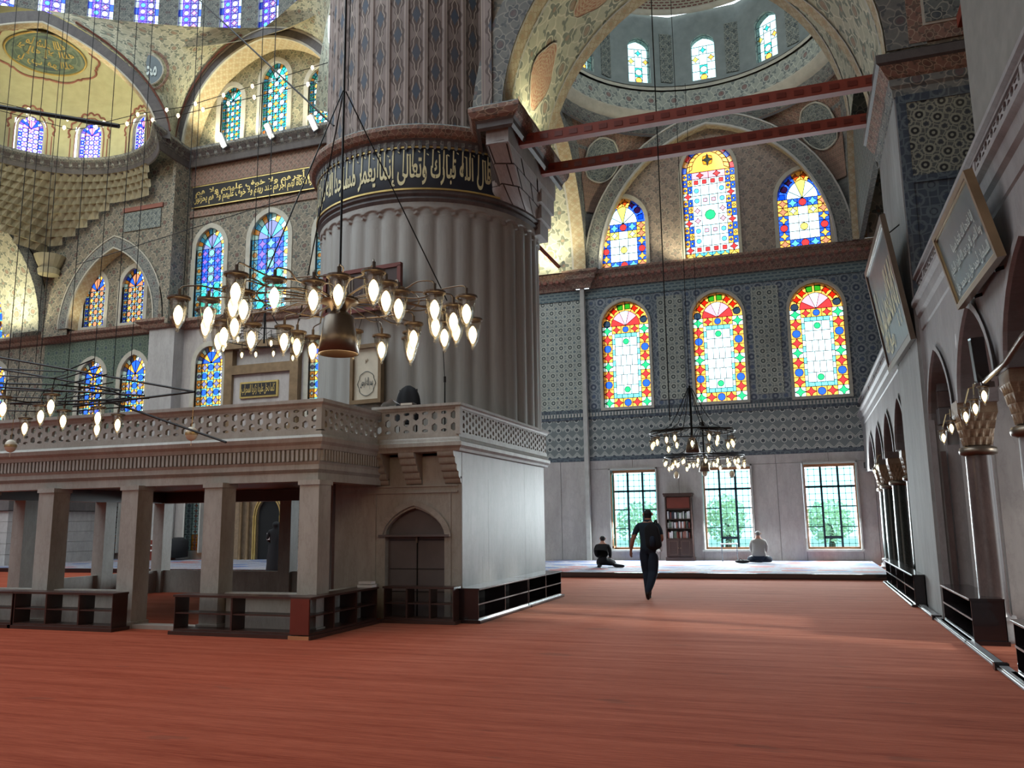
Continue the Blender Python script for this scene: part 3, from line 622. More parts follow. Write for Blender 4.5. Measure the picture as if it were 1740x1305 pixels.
for k in range(12):
    a = PI / 2 + k * PI / 6; R = 4.55; w = 2 * R * math.tan(PI / 12)
    fr = FR((BX + R * cos(a), BY + R * sin(a), 17.45), (sin(a), -cos(a), 0), (cos(a), sin(a), 0))
    mb = MB(); wall(mb, fr, rect(-w / 2, w / 2, 0, 3.0), [aw(*DW)], .35, 0, 1, back=False); mb.build('drum_wall', ['drum_stone', 'arab_band'], dm)
    f2 = FR(fr(w / 2, 0, 0), fr.x, fr.n)
    mb = MB(); wall(mb, FR(fr(w / 2, -.05, 0), fr.x, fr.n), rect(-.40, .40, .28, 2.25), [], .08); mb.build('drum_panel', 'arab_panel', dm)
    if sin(a) > -.3:
        o = new_window(fr(0, 0, 1.1)); f3 = FR(fr(0, .12, 0), fr.x, fr.n); W = Win(o, f3, False, .016)
        W.cell(-.43, -.14, .22, .62, 'clear'); W.cell(-.14, .14, .22, .50, 'clear', 'o', 'orange', 1.15); W.cell(.14, .43, .22, .62, 'clear')
        W.cell(-.14, .14, .50, .86, 'teal', 'o', 'clear', 1.2)
        for z in (.62, .95, 1.28):
            W.cell(-.43, -.14, z, z + .33, 'clear', *(('d', 'yellow') if z == .95 else (None, None))); W.cell(.14, .43, z, z + .33, 'clear', *(('d', 'orange') if z == .95 else (None, None)))
        W.cell(-.14, .14, .86, 1.3, 'white'); W.cell(-.14, .14, 1.3, 1.61, 'clear', 'd', 'teal')
        W.poly([(-.43, 1.61), (-.43, 1.72)] + arch(0, .43, 1.72, 2.05, 12)[1:-1] + [(.43, 1.72), (.43, 1.61)], 'clear'); W.done()
mb = MB(); mb.lathe([(4.5, 20.40), (4.36, 20.46), (4.36, 20.55)], (BX, BY), 72, 1); mb.lathe([(4.36, 20.55), (4.2, 20.95)], (BX, BY), 72, 2)
mb.lathe([(4.2, 20.95), (4.1, 21.05), (3.9, 21.6)], (BX, BY), 72, 1); mb.lathe([(3.9 * cos(t * PI / 20), 21.6 + 2.6 * sin(t * PI / 20)) for t in range(11)], (BX, BY), 72, 0)
mb.build('dome_cap', ['arab_dome', 'stucco_frame', 'meander_red'], dm, True)

# ---- front arch of the aisle: pier to gallery pier, Y 14.3 - 17.4
fa = struct('wall_aisle_arch', (-1.65, 14.3, 9.3)); ARC = (-1.65, 3.45, 9.25, 13.62)
mb = MB(); FA = FY(14.3); wall(mb, FA, [(-5.35, 9.25), (-5.35, 30), (8, 30), (8, 9.25), (1.8, 9.25)] + arch(*ARC, 32)[::-1] + [(-5.1, 9.25)], [], 3.1, 0, None, back=False)
for f_ in range(len(mb.f)): pass
mb.build('spandrel', ['arab_wall'], fa)
mb = MB(); arch_band(mb, FY(14.25), ARC[0], ARC[1], ARC[2], ARC[3], .62, 3.15, 0, 1); sofstrip(mb, FY(14.25), *ARC, .0, .42, 2); sofstrip(mb, FY(14.25), *ARC, 2.72, 3.14, 2); sofstrip(mb, FY(14.25), *ARC, .42, .47, 3, 32, .03); sofstrip(mb, FY(14.25), *ARC, 2.67, 2.72, 3, 32, .03); sofstrip(mb, FY(14.25), *ARC, -.01, .03, 3, 32, .03)
mb.build('arch_soffit', ['arab_dark', 'arab_soffit', 'arab_cream', 'white_plaster'], fa)
A = arch(*ARC, 64)
def soff_med(i, w0=.50, hh=.72):
    # oval medallion painted on the soffit, its field a little proud
    L = [0]
    for k in range(1, len(A)): L.append(L[-1] + math.hypot(A[k][0] - A[k - 1][0], A[k][1] - A[k - 1][1]))
    def at(d):
        d = max(0, min(L[-1], d))
        for k in range(1, len(A)):
            if L[k] >= d: t = (d - L[k - 1]) / (L[k] - L[k - 1]); x = A[k - 1][0] + (A[k][0] - A[k - 1][0]) * t; z = A[k - 1][1] + (A[k][1] - A[k - 1][1]) * t; break
        dx, dz = ARC[0] - x, ARC[2] + 1 - z; q = math.hypot(dx, dz); return x + dx / q * .02, z + dz / q * .02
    def fn(u, v):
        t = 2 * PI * u; m = v * (1 + .09 * cos(4 * t)); x, z = at(i + hh * m * sin(t)); return V(x, 15.83 + w0 * m * cos(t), z)
    mb = MB(); mb.grid(fn, 24, 3, 0, None, 3, 2); mb.build('soffit_medallion', 'arab_medal', fa, True)
    mb = MB(); mb.tube([fn(k / 24, 1) for k in range(25)], .014, 4); mb.build('medallion_rim', 'stucco_frame', fa)
for d_ in (1.75, 4.0, 6.2, 8.4): soff_med(d_)
# flat ceiling over the aisle nearer the camera and the wall over the gallery
o = MB().box(-7, 8, -14, 14.2, 17.2, 17.6).build('ceiling', 'grey_plaster'); o['kind'] = 'structure'
o = MB().box(-9.4, 8, 17.45, 20.3, 16.3, 16.6).build('ceiling_strip', 'grey_plaster'); o['kind'] = 'structure'
gw = struct('wall_right', (2.3, 8, 5))
MB().box(2.32, 2.7, 2, 11.15, 4.9, 17.2).build('gallery_inner_wall', 'grey_plaster', gw)
MB().box(7.2, 7.6, -14.6, 32, 4.9, 46).build('outer_wall', 'wall_marble', gw)  # unseen; height added to keep the low sun out of the nave
MB().box(7.2, 7.6, 17, 30, 0, 4.9).box(7.2, 7.6, -14, 30, 0, .9).box(7.2, 7.6, -14, 30, 4.3, 4.9).build('outer_wall', 'wall_marble', gw)
for y, hw_ in ((-2.4, 11.6), (12.5, .3), (15.4, .6)): MB().box(7.2, 7.6, y - hw_, y + hw_, .9, 4.3).build('outer_wall', 'wall_marble', gw)  # unseen solid stretches, shaped so sun enters only near the piers
o = MB().box(-46, 7.6, -14.6, -14.2, 0, 3.0).build('wall_back', 'wall_marble'); o['kind'] = 'structure'

# ---- right pier P2 (tiled above the gallery) with its cornice
rp = thing('gallery_pier', (2.6, 15.7, 0), 'tall marble and tile pier rising through the right gallery, holding the two red tie beams', 'pier')
MB().box(1.85, 4.2, 14.32, 17.2, 0, 8.45).build('shaft', 'chalk_marble', rp)
MB().box(1.90, 1.99, 14.29, 14.33, 0, 4.9).box(2.12, 2.3, 14.24, 14.34, 0, 2.6).box(2.1, 2.14, 14.28, 14.32, 0, 4.2).build('corner_moulding', 'arcade_marble', rp)
MB().box(2.02, 4.2, 14.27, 14.33, 6.95, 8.42).build('tile_field', 'tile_knot', rp)
MB().box(2.02, 4.2, 14.28, 14.33, 4.95, 6.95).build('tile_field', 'tile_dark', rp)
MB().box(1.87, 2.02, 14.265, 14.33, 4.95, 8.42).box(2.02, 4.2, 14.255, 14.33, 8.28, 8.42).box(2.02, 4.2, 14.255, 14.33, 6.88, 7.0).build('tile_border', 'tile_dark', rp)
MB().sweep([(1.85, 17.3), (1.85, 14.3), (4.2, 14.3)], [(0, 8.42), (.02, 8.42), (.02, 8.55), (.06, 8.6), (.06, 8.72)]).build('leaf_band', 'arab_dark', rp)
MB().sweep([(1.85, 17.3), (1.85, 14.3), (4.2, 14.3)], [(.06, 8.72), (.10, 8.76), (.20, 8.92)]).build('cornice', 'arab_red', rp)
MB().sweep([(1.85, 17.3), (1.85, 14.3), (4.2, 14.3)], [(.20, 8.92), (.25, 8.95), (.25, 9.1), (0, 9.16)]).build('cornice_top', 'dark_stone', rp)
MB().box(1.86, 4.2, 14.4, 17.2, 9.1, 9.3).build('block', 'dark_stone', rp)
# painted panels of the spandrel over the pier
MB().box(2.15, 4.2, 14.24, 14.3, 9.3, 12).build('painted_border', 'arab_red', rp); MB().box(2.42, 4.2, 14.21, 14.25, 9.62, 12).build('painted_panel', 'arab_panel', rp); MB().box(2.38, 4.2, 14.225, 14.26, 9.58, 12).build('panel_rim', 'stucco_frame', rp)

# ---- gallery: slab, parapet, mouldings, arches
ar = thing('gallery_arcade', (2.1, 8, 0), 'grey marble arcade of the side gallery with pointed arches under a pierced parapet', 'arcade')
XA = 1.95
FAx = FR((XA, 0, 0), (0, -1, 0), (1, 0, 0))     # local x = -Y
def arcade(y_far, y_near, centres, nm):
    mb = MB(); hs = [arch(-c, 1.05, 2.93, 3.92, 14) for c in centres]
    xs_ = sorted([(-c) for c in centres]); out = [(-y_far, 4.95)]; out.append((-y_far, 2.96))
    for c in xs_: out += arch(c, 1.05, 2.93, 3.92, 14)
    out += [(-y_near, 2.96), (-y_near, 4.95)]
    wall(mb, FAx, out[::-1], [], .42, 0); mb.build('arch_wall', 'arcade_marble', ar)
    for c in xs_:
        mb = MB(); arch_band(mb, FR((XA - .04, 0, 0), (0, -1, 0), (1, 0, 0)), c, 1.05, 2.93, 3.92, .09, .3, 0, 0, 14); mb.build('arch_moulding', 'arcade_marble', ar)
near_c = [13.25, 10.62, 8.0, 5.4]; far_c = [18.5, 21.1, 23.7, 26.3, 28.6]
arcade(14.3, 3.8, near_c, 'near'); arcade(29.5, 17.2, far_c[:4], 'far')
MPROF = [(0, 4.42), (.02, 4.44), (.03, 4.62), (.07, 4.66), (.09, 4.78), (.14, 4.82), (.14, 4.88), (.06, 4.93), (.06, 4.97), (0, 4.97)]
for y0, y1 in ((17.2, 29.5), (3, 14.28)): MB().sweep([(XA, y1), (XA, y0)], MPROF).build('string_moulding', 'arcade_marble', ar)
MB().box(XA, 7.2, 3, 29.5, 4.62, 4.86).build('gallery_floor', 'dark_stone', ar)
HEX = [(0, 1), (1, .52), (1, -.52), (0, -1), (-1, -.52), (-1, .52)]; HOUT = [(0, 1), (1, 1), (1, -1), (0, -1), (-1, -1), (-1, 1)]
PTD = [(0, 1), (1, .25), (1, -.8), (0, -1), (-1, -.8), (-1, .25)]
def pierced(fr, L, z0, z1, pitch, rows, th, parent, mat, hw=.36, hh=.40, name='pierced_panel', form=HEX, xoff=0):
    n = max(1, int(round(L / pitch))); p = L / n; ch = (z1 - z0) / rows; mb = MB()
    def cell(xc, zc, H, holeH, up=None):
        hx = p * hw
        I = [(x * hx, z * holeH) for x, z in form]; O = [(x * p / 2, z * H) for x, z in HOUT]
        f = [fr(xc + x, 0, zc + z) for x, z in O + I]; b = [fr(xc + x, th, zc + z) for x, z in O + I]
        mb.add(f + b, [(k, (k + 1) % 6, 6 + (k + 1) % 6, 6 + k) for k in range(6)] + [(12 + k, 18 + k, 18 + (k + 1) % 6, 12 + (k + 1) % 6) for k in range(6)] + [(6 + k, 6 + (k + 1) % 6, 18 + (k + 1) % 6, 18 + k) for k in range(6)])
    for i in range(n):
        xc = (i + .5) * p
        if i % 2 == 0:
            for r in range(rows): cell(xc, z0 + (r + .5) * ch, ch / 2, ch * hh)
        else:
            for r in range(rows - 1): cell(xc, z0 + (r + 1) * ch, ch / 2, ch * hh)
            cell(xc, z0 + ch * .25, ch / 4, ch * .15); cell(xc, z1 - ch * .25, ch / 4, ch * .15)
    return mb.build(name, mat, parent)
for y0, y1 in ((17.2, 29.5), (3.2, 14.28)):
    pierced(FR((XA - .02, y1, 0), (0, -1, 0), (1, 0, 0)), y1 - y0, 4.99, 5.20, .14, 2, .05, ar, 'arcade_marble', .40, .42)
    MB().box(XA - .06, XA + .1, y0, y1, 4.95, 4.995).build('parapet_base', 'arcade_marble', ar)
    MB().sweep([(XA, y1), (XA, y0)], [(0, 5.20), (.04, 5.20), (.04, 5.24), (.08, 5.26), (.08, 5.31), (-.1, 5.31), (-.1, 5.20)]).build('parapet_rail', 'arcade_marble', ar)
    y = y0 + .03
    while y < y1: MB().box(XA - .035, XA + .08, y, y + .09, 4.99, 5.21).build('parapet_post', 'arcade_marble', ar); y += 2.05
def column(y, label, mat, x=2.15, r=.165, sq=.225):
    t = thing('column', (x, y, 0), label, 'column', 'arcade columns')
    MB().lathe([(0, .3), (r + .06, .3), (r + .07, .24), (r + .03, .2), (r + .09, .14), (r + .09, .08), (r + .12, .07), (r + .12, 0), (0, 0)], (x, y), 20).build('base', 'arcade_marble', t, True)
    MB().lathe([(r + .015, .3), (r, .36), (r * .93, 2.28)], (x, y), 24).build('shaft', mat, t, True)
    MB().lathe([(r * .93, 2.27), (r + .05, 2.29), (r + .06, 2.33), (r + .05, 2.37), (r * .95, 2.39)], (x, y), 20).build('ring', 'bronze', t, True)
    mb = MB()
    for k_ in range(4):
        z0_ = 2.40 + k_ * .10; ra = r * 1.02 + (sq - r) * (k_ + .2) / 4; rb = r * 1.06 + (sq - r) * (k_ + 1) / 4; sharp = (k_ + 1) / 4.5
        def fn(u, v, z0_=z0_, ra=ra, rb=rb, sharp=sharp, k_=k_):
            a = 2 * PI * u; q = ra + (rb - ra) * v; q = q * (1 - sharp) + sharp * q / max(abs(cos(a)), abs(sin(a))) ; f = abs(sin(8 * a + (PI / 2) * (k_ % 2))); q -= .028 * f * (1 - v) ; return V(x + q * cos(a), y + q * sin(a), z0_ + .10 * v)
        mb.grid(fn, 64, 2)
    mb.build('capital', 'capital_stone', t)
    MB().box(x - sq, x + sq, y - sq, y + sq, 2.8, 2.97).build('abacus', 'capital_stone', t)
    return t
column(11.95, 'dark brown marble column right of the tall pier, second standing free from the pier', 'brown_marble', 2.13)
column(9.32, 'pale column at the right edge of the picture with a scalloped capital', 'arcade_marble', 2.18)
column(6.48, 'arcade column nearest the camera, outside the right edge of the view', 'arcade_marble', 2.18)
column(25.0, 'dark green column under a lit capital near the garden window wall', 'green_porphyry', 2.2)
column(22.4, 'dark green column just left of the tall white pier', 'green_porphyry', 2.2)
column(19.8, 'dark column hidden close behind the tall white pier', 'green_porphyry', 2.25)
column(27.6, 'last dark column against the garden window wall', 'green_porphyry', 2.3)
# striped transverse arches behind the columns
def voussoir_arch(y, x0=2.35, x1=6.9):
    c = (x0 + x1) / 2; a = (x1 - x0) / 2; A = arch(c, a, 2.9, 4.35, 20); t = thing('striped_arch', (c, y, 2.9), 'arch of alternating red and pale stones spanning the right gallery passage at %.0f metres' % y, 'arch', 'striped arches of the gallery passage')
    t['label'] = 'arch of alternating dark and pale stones spanning the right gallery passage'
    def piece(P, k):
        n = len(P); mb = MB(); mb.add([V(x, yy, z) for yy in (y - .16 - .008 * (k % 2), y + .16) for x, z in P], [tuple(range(n)), tuple(range(n, 2 * n))[::-1]] + [(i, n + i, n + (i + 1) % n, (i + 1) % n) for i in range(n)])
        mb.build('voussoir', 'brown_marble' if k % 2 else 'dark_course', t)
    for k in range(20):
        p, q = A[k], A[k + 1]
        if k < 7: P = [p, q, (x0 - .2, q[1]), (x0 - .2, p[1])]
        elif k > 12: P = [p, q, (x1 + .2, q[1]), (x1 + .2, p[1])]
        else: P = [p, q, (q[0], 4.62), (p[0], 4.62)]
        piece(P, k)
    piece([(x0 - .2, A[7][1]), A[7], (A[7][0], 4.62), (x0 - .2, 4.62)], 7); piece([(x1 + .2, A[13][1]), A[13], (A[13][0], 4.62), (x1 + .2, 4.62)], 12)
for y, w_ in ((11.95, 'behind the brown column'), (9.32, 'behind the pale column at the right edge'), (19.8, 'first beyond the white pier'), (22.4, 'second beyond the white pier'), (25.0, 'third beyond the white pier')): voussoir_arch(y); bpy.data.objects[[o.name for o in COL.objects if o.name.startswith('striped_arch')][-1]]['label'] = 'arch of alternating dark and pale stones, ' + w_
# inner wall of the passage with ashlar courses (striped)
pw = struct('wall_gallery_passage', (6.9, 12, 0))
for k in range(9):
    MB().box(6.55, 7.15, 14.4, 29.4, k * .5 + .006, k * .5 + .494).build('stone_course', ('brown_marble', 'arcade_marble')[k % 2] if k > 5 else 'wall_marble', pw)
MB().box(2.6, 3.1, 13.4, 14.28, .0, 4.6).build('return_wall', 'wall_marble', pw)
MB().box(2.3, 7.2, 14.0, 14.25, 0, 2.9).build('cross_wall', 'wall_marble', pw)
for k in range(7): MB().box(2.02, 7.2, 13.98, 14.25, 2.9 + .25 * k + .004, 3.146 + .25 * k).build('stone_course', ('dark_course', 'brown_marble')[k % 2], pw)
MB().box(2.02, 2.09, 14.18, 14.24, 0.0, 2.5).build('door_post', 'brown_marble', pw)
MB().box(2.36, 2.43, 13.3, 13.38, 0.0, 2.6).build('door_post', 'green_porphyry', pw)

# ================================================================== MAIN PIER
CX, CY, RR = -7.75, 16.75, 2.45
pr = thing('main_pier', (CX, CY, 0), 'huge round reeded marble pier with a painted upper shaft and black calligraphy band', 'pier')
NF = 40; NS = 8; ZT = 7.80
def reed(u, v, zz=None):
    k = u * NF; lu = (k - math.floor(k)) * 2 - 1; a = 2 * PI * u; z = zz[int(v * (len(zz) - 1) + .5)]
    top = ZT - .17 * (1 - math.sqrt(max(0, 1 - lu * lu * .96))); f = max(0.0, min(1.0, (top - z) / .02))
    r = RR + .055 - f * (.05 * (lu * lu) + .03) ; return V(CX + r * cos(a), CY + r * sin(a), z)
zz = [.0, 2.6, 4, 5.2, 6.4, 7.4, 7.60] + [7.62 + .012 * i for i in range(18)] + [7.95]
mb = MB(); mb.grid(lambda u, v: reed(u, v, zz), NF * NS, len(zz) - 1, 0, None, 2 * PI * RR, 7.95); o = mb.build('reeded_shaft', 'reed_marble', pr, True)
def pcyl(r, deg, z): return V(CX + r * cos(rad(deg)), CY + r * sin(rad(deg)), z)
def arcpath(r, d0, d1, n=48): return [(CX + r * cos(rad(d0 + (d1 - d0) * i / n)), CY + r * sin(rad(d0 + (d1 - d0) * i / n))) for i in range(n + 1)]
D0, D1 = -215, -36
blockp = [(-5.42, 14.22), (-4.95, 14.22), (-4.95, 17.5)]
def ring(prof, name, mat, tail=True, r=RR):
    p = arcpath(r, D0, D1 if tail else 40, 64) + (blockp if tail else [])
    MB().sweep(p, prof).build(name, mat, pr)
ring([(0, 7.88), (.06, 7.9), (.10, 7.96), (.07, 8.02), (.12, 8.06), (.12, 8.12), (0, 8.14)], 'lower_ring', 'dark_stone', False)
ring([(.02, 7.86), (.055, 7.88), (.055, 7.92), (.02, 7.93)], 'gilt_ring', 'brass', False)
mb = MB(); mb.lathe([(2.56, 8.12), (2.58, 8.16), (2.58, 9.02), (2.56, 9.05)], (CX, CY), 90, 0, rad(D0), rad(D1 + 4)); mb.build('calligraphy_band', 'navy_paint', pr, True)
mb = MB()
for z in (8.14, 9.03): mb.sweep(arcpath(2.575, D0, D1 + 4, 80), [(0, z - .018), (.022, z - .018), (.022, z + .018), (0, z + .018)])
mb.sweep(arcpath(2.575, D1 + 3.6, D1 + 4, 2), [(0, 8.15), (.022, 8.15), (.022, 9.02), (0, 9.02)]); mb.build('band_border', 'gold_leaf', pr)
def band_fn(d0, d1, z0, z1, r=2.592): return lambda u, v: pcyl(r, d0 + (d1 - d0) * u, z0 + (z1 - z0) * v)
lettering('قال الله تبارك وتعالى إنما يعمر مساجد الله من', band_fn(-133, -36.8, 8.17, 8.88), pr)
lettering('آمن بالله واليوم الآخر وأقام الصلاة', band_fn(-208, -134, 8.17, 8.88), pr)
mb = MB()   # tall upright strokes and small vowel marks of the script
for k in range(30):
    d = -38 - k * 4.3 - rnd.random() * 1.6; z0 = 8.42 + rnd.random() * .2
    mb.add([pcyl(2.593, d, z0), pcyl(2.593, d - .5, z0), pcyl(2.593, d - .25, 8.98), pcyl(2.593, d + .35, 8.98)], [(0, 1, 2, 3)])
    e = d - 1.9; zz_ = 8.84 + .06 * (k % 2); mb.add([pcyl(2.593, e, zz_), pcyl(2.593, e - .9, zz_ + .03), pcyl(2.593, e - .9, zz_ + .055), pcyl(2.593, e, zz_ + .03)], [(0, 1, 2, 3)])
mb.build('upright_strokes', 'gold_text', pr, kind='stuff')
ring([(.10, 9.02), (.16, 9.06), (.16, 9.16), (.20, 9.2)], 'cornice_bed', 'dark_stone', True, 2.45)
ring([(.20, 9.2), (.27, 9.24), (.33, 9.34), (.33, 9.42)], 'cornice_red', 'arab_red', True, 2.45)
ring([(.33, 9.42), (.30, 9.46), (.10, 9.56), (0, 9.58)], 'cornice_top', 'arab_dark', True, 2.45)
mb = MB(); d = D0
while d < D1: a = pcyl(2.62, d, 9.0); b = pcyl(2.62, d + 1.6, 9.0); mb.add([a, b, b + V(0, 0, .16), a + V(0, 0, .16), (a + b) / 2 + V(0, 0, -.04)], [(0, 4, 1, 2, 3)]); d += 3.2
mb.build('leaf_fringe', 'arab_dark', pr, kind='stuff')
# square block that carries the aisle arch, with stepped corbel under it
MB().box(-5.42, -4.96, 14.24, 17.5, 8.80, 9.24).build('arch_block', 'pier_marble', pr)
TOPP = [(-5.66, 15.18), (-5.50, 14.80), (-5.42, 14.24), (-5.19, 14.24), (-4.96, 14.24), (-4.96, 14.85), (-4.96, 15.5), (-4.96, 16.2), (-4.96, 16.8), (-4.96, 17.5)]
def squinch(i, j, z0, z1, col, g=.008):
    def at(u, z):
        f = max(0, (z - 8.1) / .72) ** .8; k = u * (len(TOPP) - 1); q = min(int(k), len(TOPP) - 2); t_ = k - q
        tx, ty = TOPP[q][0] * (1 - t_) + TOPP[q + 1][0] * t_, TOPP[q][1] * (1 - t_) + TOPP[q + 1][1] * t_; d = -36 + 56 * u
        return V((CX + 2.55 * cos(rad(d))) * (1 - f) + tx * f, (CY + 2.55 * sin(rad(d))) * (1 - f) + ty * f, z)
    k0 = 0 if g else .05; cc = V(CX, CY, 0)
    def at2(u, v): p = at(i + g + (j - i - 2 * g) * u, z0 + g + (z1 - z0 - 2 * g) * v); d_ = (V(p.x, p.y, 0) - cc).normalized(); return p - d_ * k0
    mb = MB(); mb.grid(at2, 24 if not g else 8, 10 if not g else 4); mb.build('corbel_stone', col, pr)
squinch(0, 1, 8.08, 8.84, 'dark_stone', 0)
for r_, (z0_, z1_) in enumerate(((8.1, 8.34), (8.34, 8.58), (8.58, 8.82))):
    cuts = [0, .16, .36, .48, .66, .84, 1] if r_ % 2 else [0, .24, .42, .58, .76, 1]
    for q in range(len(cuts) - 1): squinch(cuts[q], cuts[q + 1], z0_, z1_, 'pier_marble')
for x0_, x1_, y0_, z0_, z1_ in ((-5.5, -4.99, 16.5, 8.42, 8.80), (-5.5, -5.06, 16.7, 8.12, 8.44), (-5.5, -5.14, 16.85, 7.8, 8.14)):
    MB().box(x0_, x1_, y0_, 17.45, z0_, z1_ - .012).build('corbel_stone', 'pier_marble', pr)
# upper painted shaft
mb = MB(); zz2 = [9.5, 30]
def up(u, v):
    a = 2 * PI * u; k = u * 37; lu = abs((k - math.floor(k)) * 2 - 1); r = 2.38 + (.03 if lu > .82 else 0); return V(CX + r * cos(a), CY + r * sin(a), 9.5 + 20.5 * v)
mb.grid(up, 37 * 12, 1, 0, None, 2 * PI * 2.4 / .42 * .42, 20.5)
for i in range(len(mb.u)): mb.u[i] = [(x / (2 * PI * 2.4) * 37 * .42, y) for x, y in mb.u[i]]
mb.build('painted_shaft', 'shaft_paint', pr)
MB().box(-5.5, -5.28, 14.22, 14.6, 9.5, 30).build('edge_strip', 'shaft_paint', pr)
# tie beams (near and far)
for y, nm in ((14.95, 'carved red wooden tie beam, nearer and higher of the two under the aisle arch'), (16.45, 'carved red wooden tie beam, farther and lower looking of the two under the aisle arch')):
    t = thing('tie_beam', (-1.5, y, 9.1), nm, 'beam'); MB().box(-4.97, 1.86, y - .09, y + .09, 8.98, 9.2).build('timber', 'beam_wood', t)
    mb = MB(); x = -4.8
    while x < 1.7: mb.box(x, x + .16, y - .1, y + .1, 9.04, 9.14); x += .3
    mb.build('carving', 'red_wood', t, kind='stuff')
t = thing('tie_beam', (2.25, 12, 9.5), 'dark red tie beam running toward the camera above the right gallery pier', 'beam'); MB().box(2.88, 3.04, 6, 14.22, 9.42, 9.62).build('timber', 'beam_wood', t)
t = thing('tie_beam', (-7.4, 24, 10.6), 'short red tie beam slanting behind the main pier above the garden wall cornice', 'beam'); MB().tube([(-8.15, 20.5, 10.95), (-8.15, 29.3, 10.95)], .09, 4).build('timber', 'beam_wood', t)

# ---- marble block in front of the pier with arched door and balcony
bk = thing('stone_block', (-6.2, 14.6, 0), 'tall marble block in front of the round pier with an arched door and balcony', 'tribune')
DC, DWd = -6.02, .53
mb = MB(); wall(mb, FY(12.4), rect(-7.5, -5.2, 0, 2.68), [aw(DC, 2 * DWd, .01, 1.32, 1.76)], .3, 0); mb.build('front_wall', 'gallery_marble', bk)
MB().box(-5.24, -5.19, 12.41, 16.9, 0, 2.68).box(-7.5, -5.2, 16.85, 16.9, 0, 2.6).build('side_wall', 'pier_marble', bk)
for (y0, y1, z0, z1) in ((12.42, 13.3, 0, .95), (13.3, 13.6, 0, .95), (13.6, 15.6, 0, 1.1), (15.6, 16.9, 0, .9), (12.42, 13.6, .95, 2.1), (13.6, 15.6, 1.1, 2.25), (15.6, 16.9, .9, 1.72), (12.42, 15.6, 2.25, 2.68), (15.6, 16.9, 1.72, 2.68), (12.42, 13.6, 2.1, 2.25)):
    MB().box(-5.22, -5.188, y0 + .003, y1 - .003, z0 + .003, z1 - .003).build('marble_slab', 'pier_marble', bk)
MB().box(-7.4, -5.25, 12.37, 12.4, 2.0, 2.03).box(-7.4, -5.25, 12.37, 12.4, 2.1, 2.12).box(-5.4, -5.37, 12.38, 12.4, 0, 2.0).box(-6.75, -6.72, 12.38, 12.4, 0, 2.0).build('panel_moulding', 'gallery_marble', bk)
mb = MB(); arch_band(mb, FY(12.35), DC, DWd + .03, 1.30, 1.80, .10, .06, 0, 0); mb.build('door_arch_moulding', 'gallery_marble', bk)
dr = MB(); wall(dr, FY(12.52), aw(DC, 2 * DWd + .02, .0, 1.32, 1.77), [], .04); dd = dr.build('door', 'door_grey', bk)
MB().box(DC - .008, DC + .008, 12.50, 12.53, 0, 1.32).build('meeting_rail', 'void_dark', dd); MB().box(DC - .63, DC + .63, 12.34, 12.52, 1.30, 1.335).build('transom', 'door_grey', dd)
for z in (.42, .78, 1.24): MB().box(DC - .5, DC + .5, 12.505, 12.52, z, z + .008).build('panel_line', 'void_dark', dd)
MB().box(DC - .015, DC + .015, 12.48, 12.52, 1.2, 1.3).build('handle', 'bronze', dd)
# balcony: corbels, slab, pierced rail
for xc in (-6.62, -6.02, -5.33):
    for k, (dz, dy) in enumerate(((2.66, .34), (2.55, .27), (2.44, .20), (2.33, .12), (2.25, .05))):
        mb = MB(); n = 6; z0_, z1_ = dz - .115, dz; P = [(12.4, z1_), (12.4 - dy, z1_)] + [(12.4 - dy + .055 * (1 - cos(PI / 2 * i / n)), z1_ - .03 - .08 * sin(PI / 2 * i / n)) for i in range(n + 1)] + [(12.4, z0_)]
        m_ = len(P); mb.add([V(x, y, z) for x in (xc - .14, xc + .14) for y, z in P], [tuple(range(m_)), tuple(range(m_, 2 * m_))[::-1]] + [(i, (i + 1) % m_, m_ + (i + 1) % m_, m_ + i) for i in range(m_)]); mb.build('corbel', 'gallery_marble', bk)
bpath = [(-6.62, 12.05), (-5.08, 12.05), (-5.08, 16.85)]
MB().sweep(bpath, [(-.4, 2.64), (.0, 2.64), (.02, 2.68), (.06, 2.72), (.06, 2.78), (.02, 2.80), (.01, 2.84), (.0, 2.86), (-.4, 2.86)]).build('balcony_slab', 'gallery_marble', bk)
MB().sweep(bpath, [(-.12, 2.86), (-.01, 2.86), (-.01, 2.93), (-.12, 2.93)]).build('rail_base', 'gallery_marble', bk)
MB().sweep(bpath, [(-.13, 3.31), (.0, 3.31), (.02, 3.34), (.05, 3.36), (.05, 3.40), (-.13, 3.41)]).build('rail_top', 'gallery_marble', bk)
pierced(FR((-6.6, 12.07, 0), (1, 0, 0), (0, 1, 0)), 1.5, 2.93, 3.31, .165, 2, .05, bk, 'gallery_marble', .30, .36)
pierced(FR((-5.10, 12.08, 0), (0, 1, 0), (-1, 0, 0)), 4.75, 2.93, 3.31, .135, 3, .07, bk, 'gallery_marble', .30, .36, form=PTD)
MB().box(-5.14, -5.06, 12.03, 12.1, 2.9, 3.35).build('rail_post', 'gallery_marble', bk)
MB().box(-7.5, -5.25, 12.4, 16.8, 2.6, 2.68).build('balcony_floor', 'gallery_marble', bk)

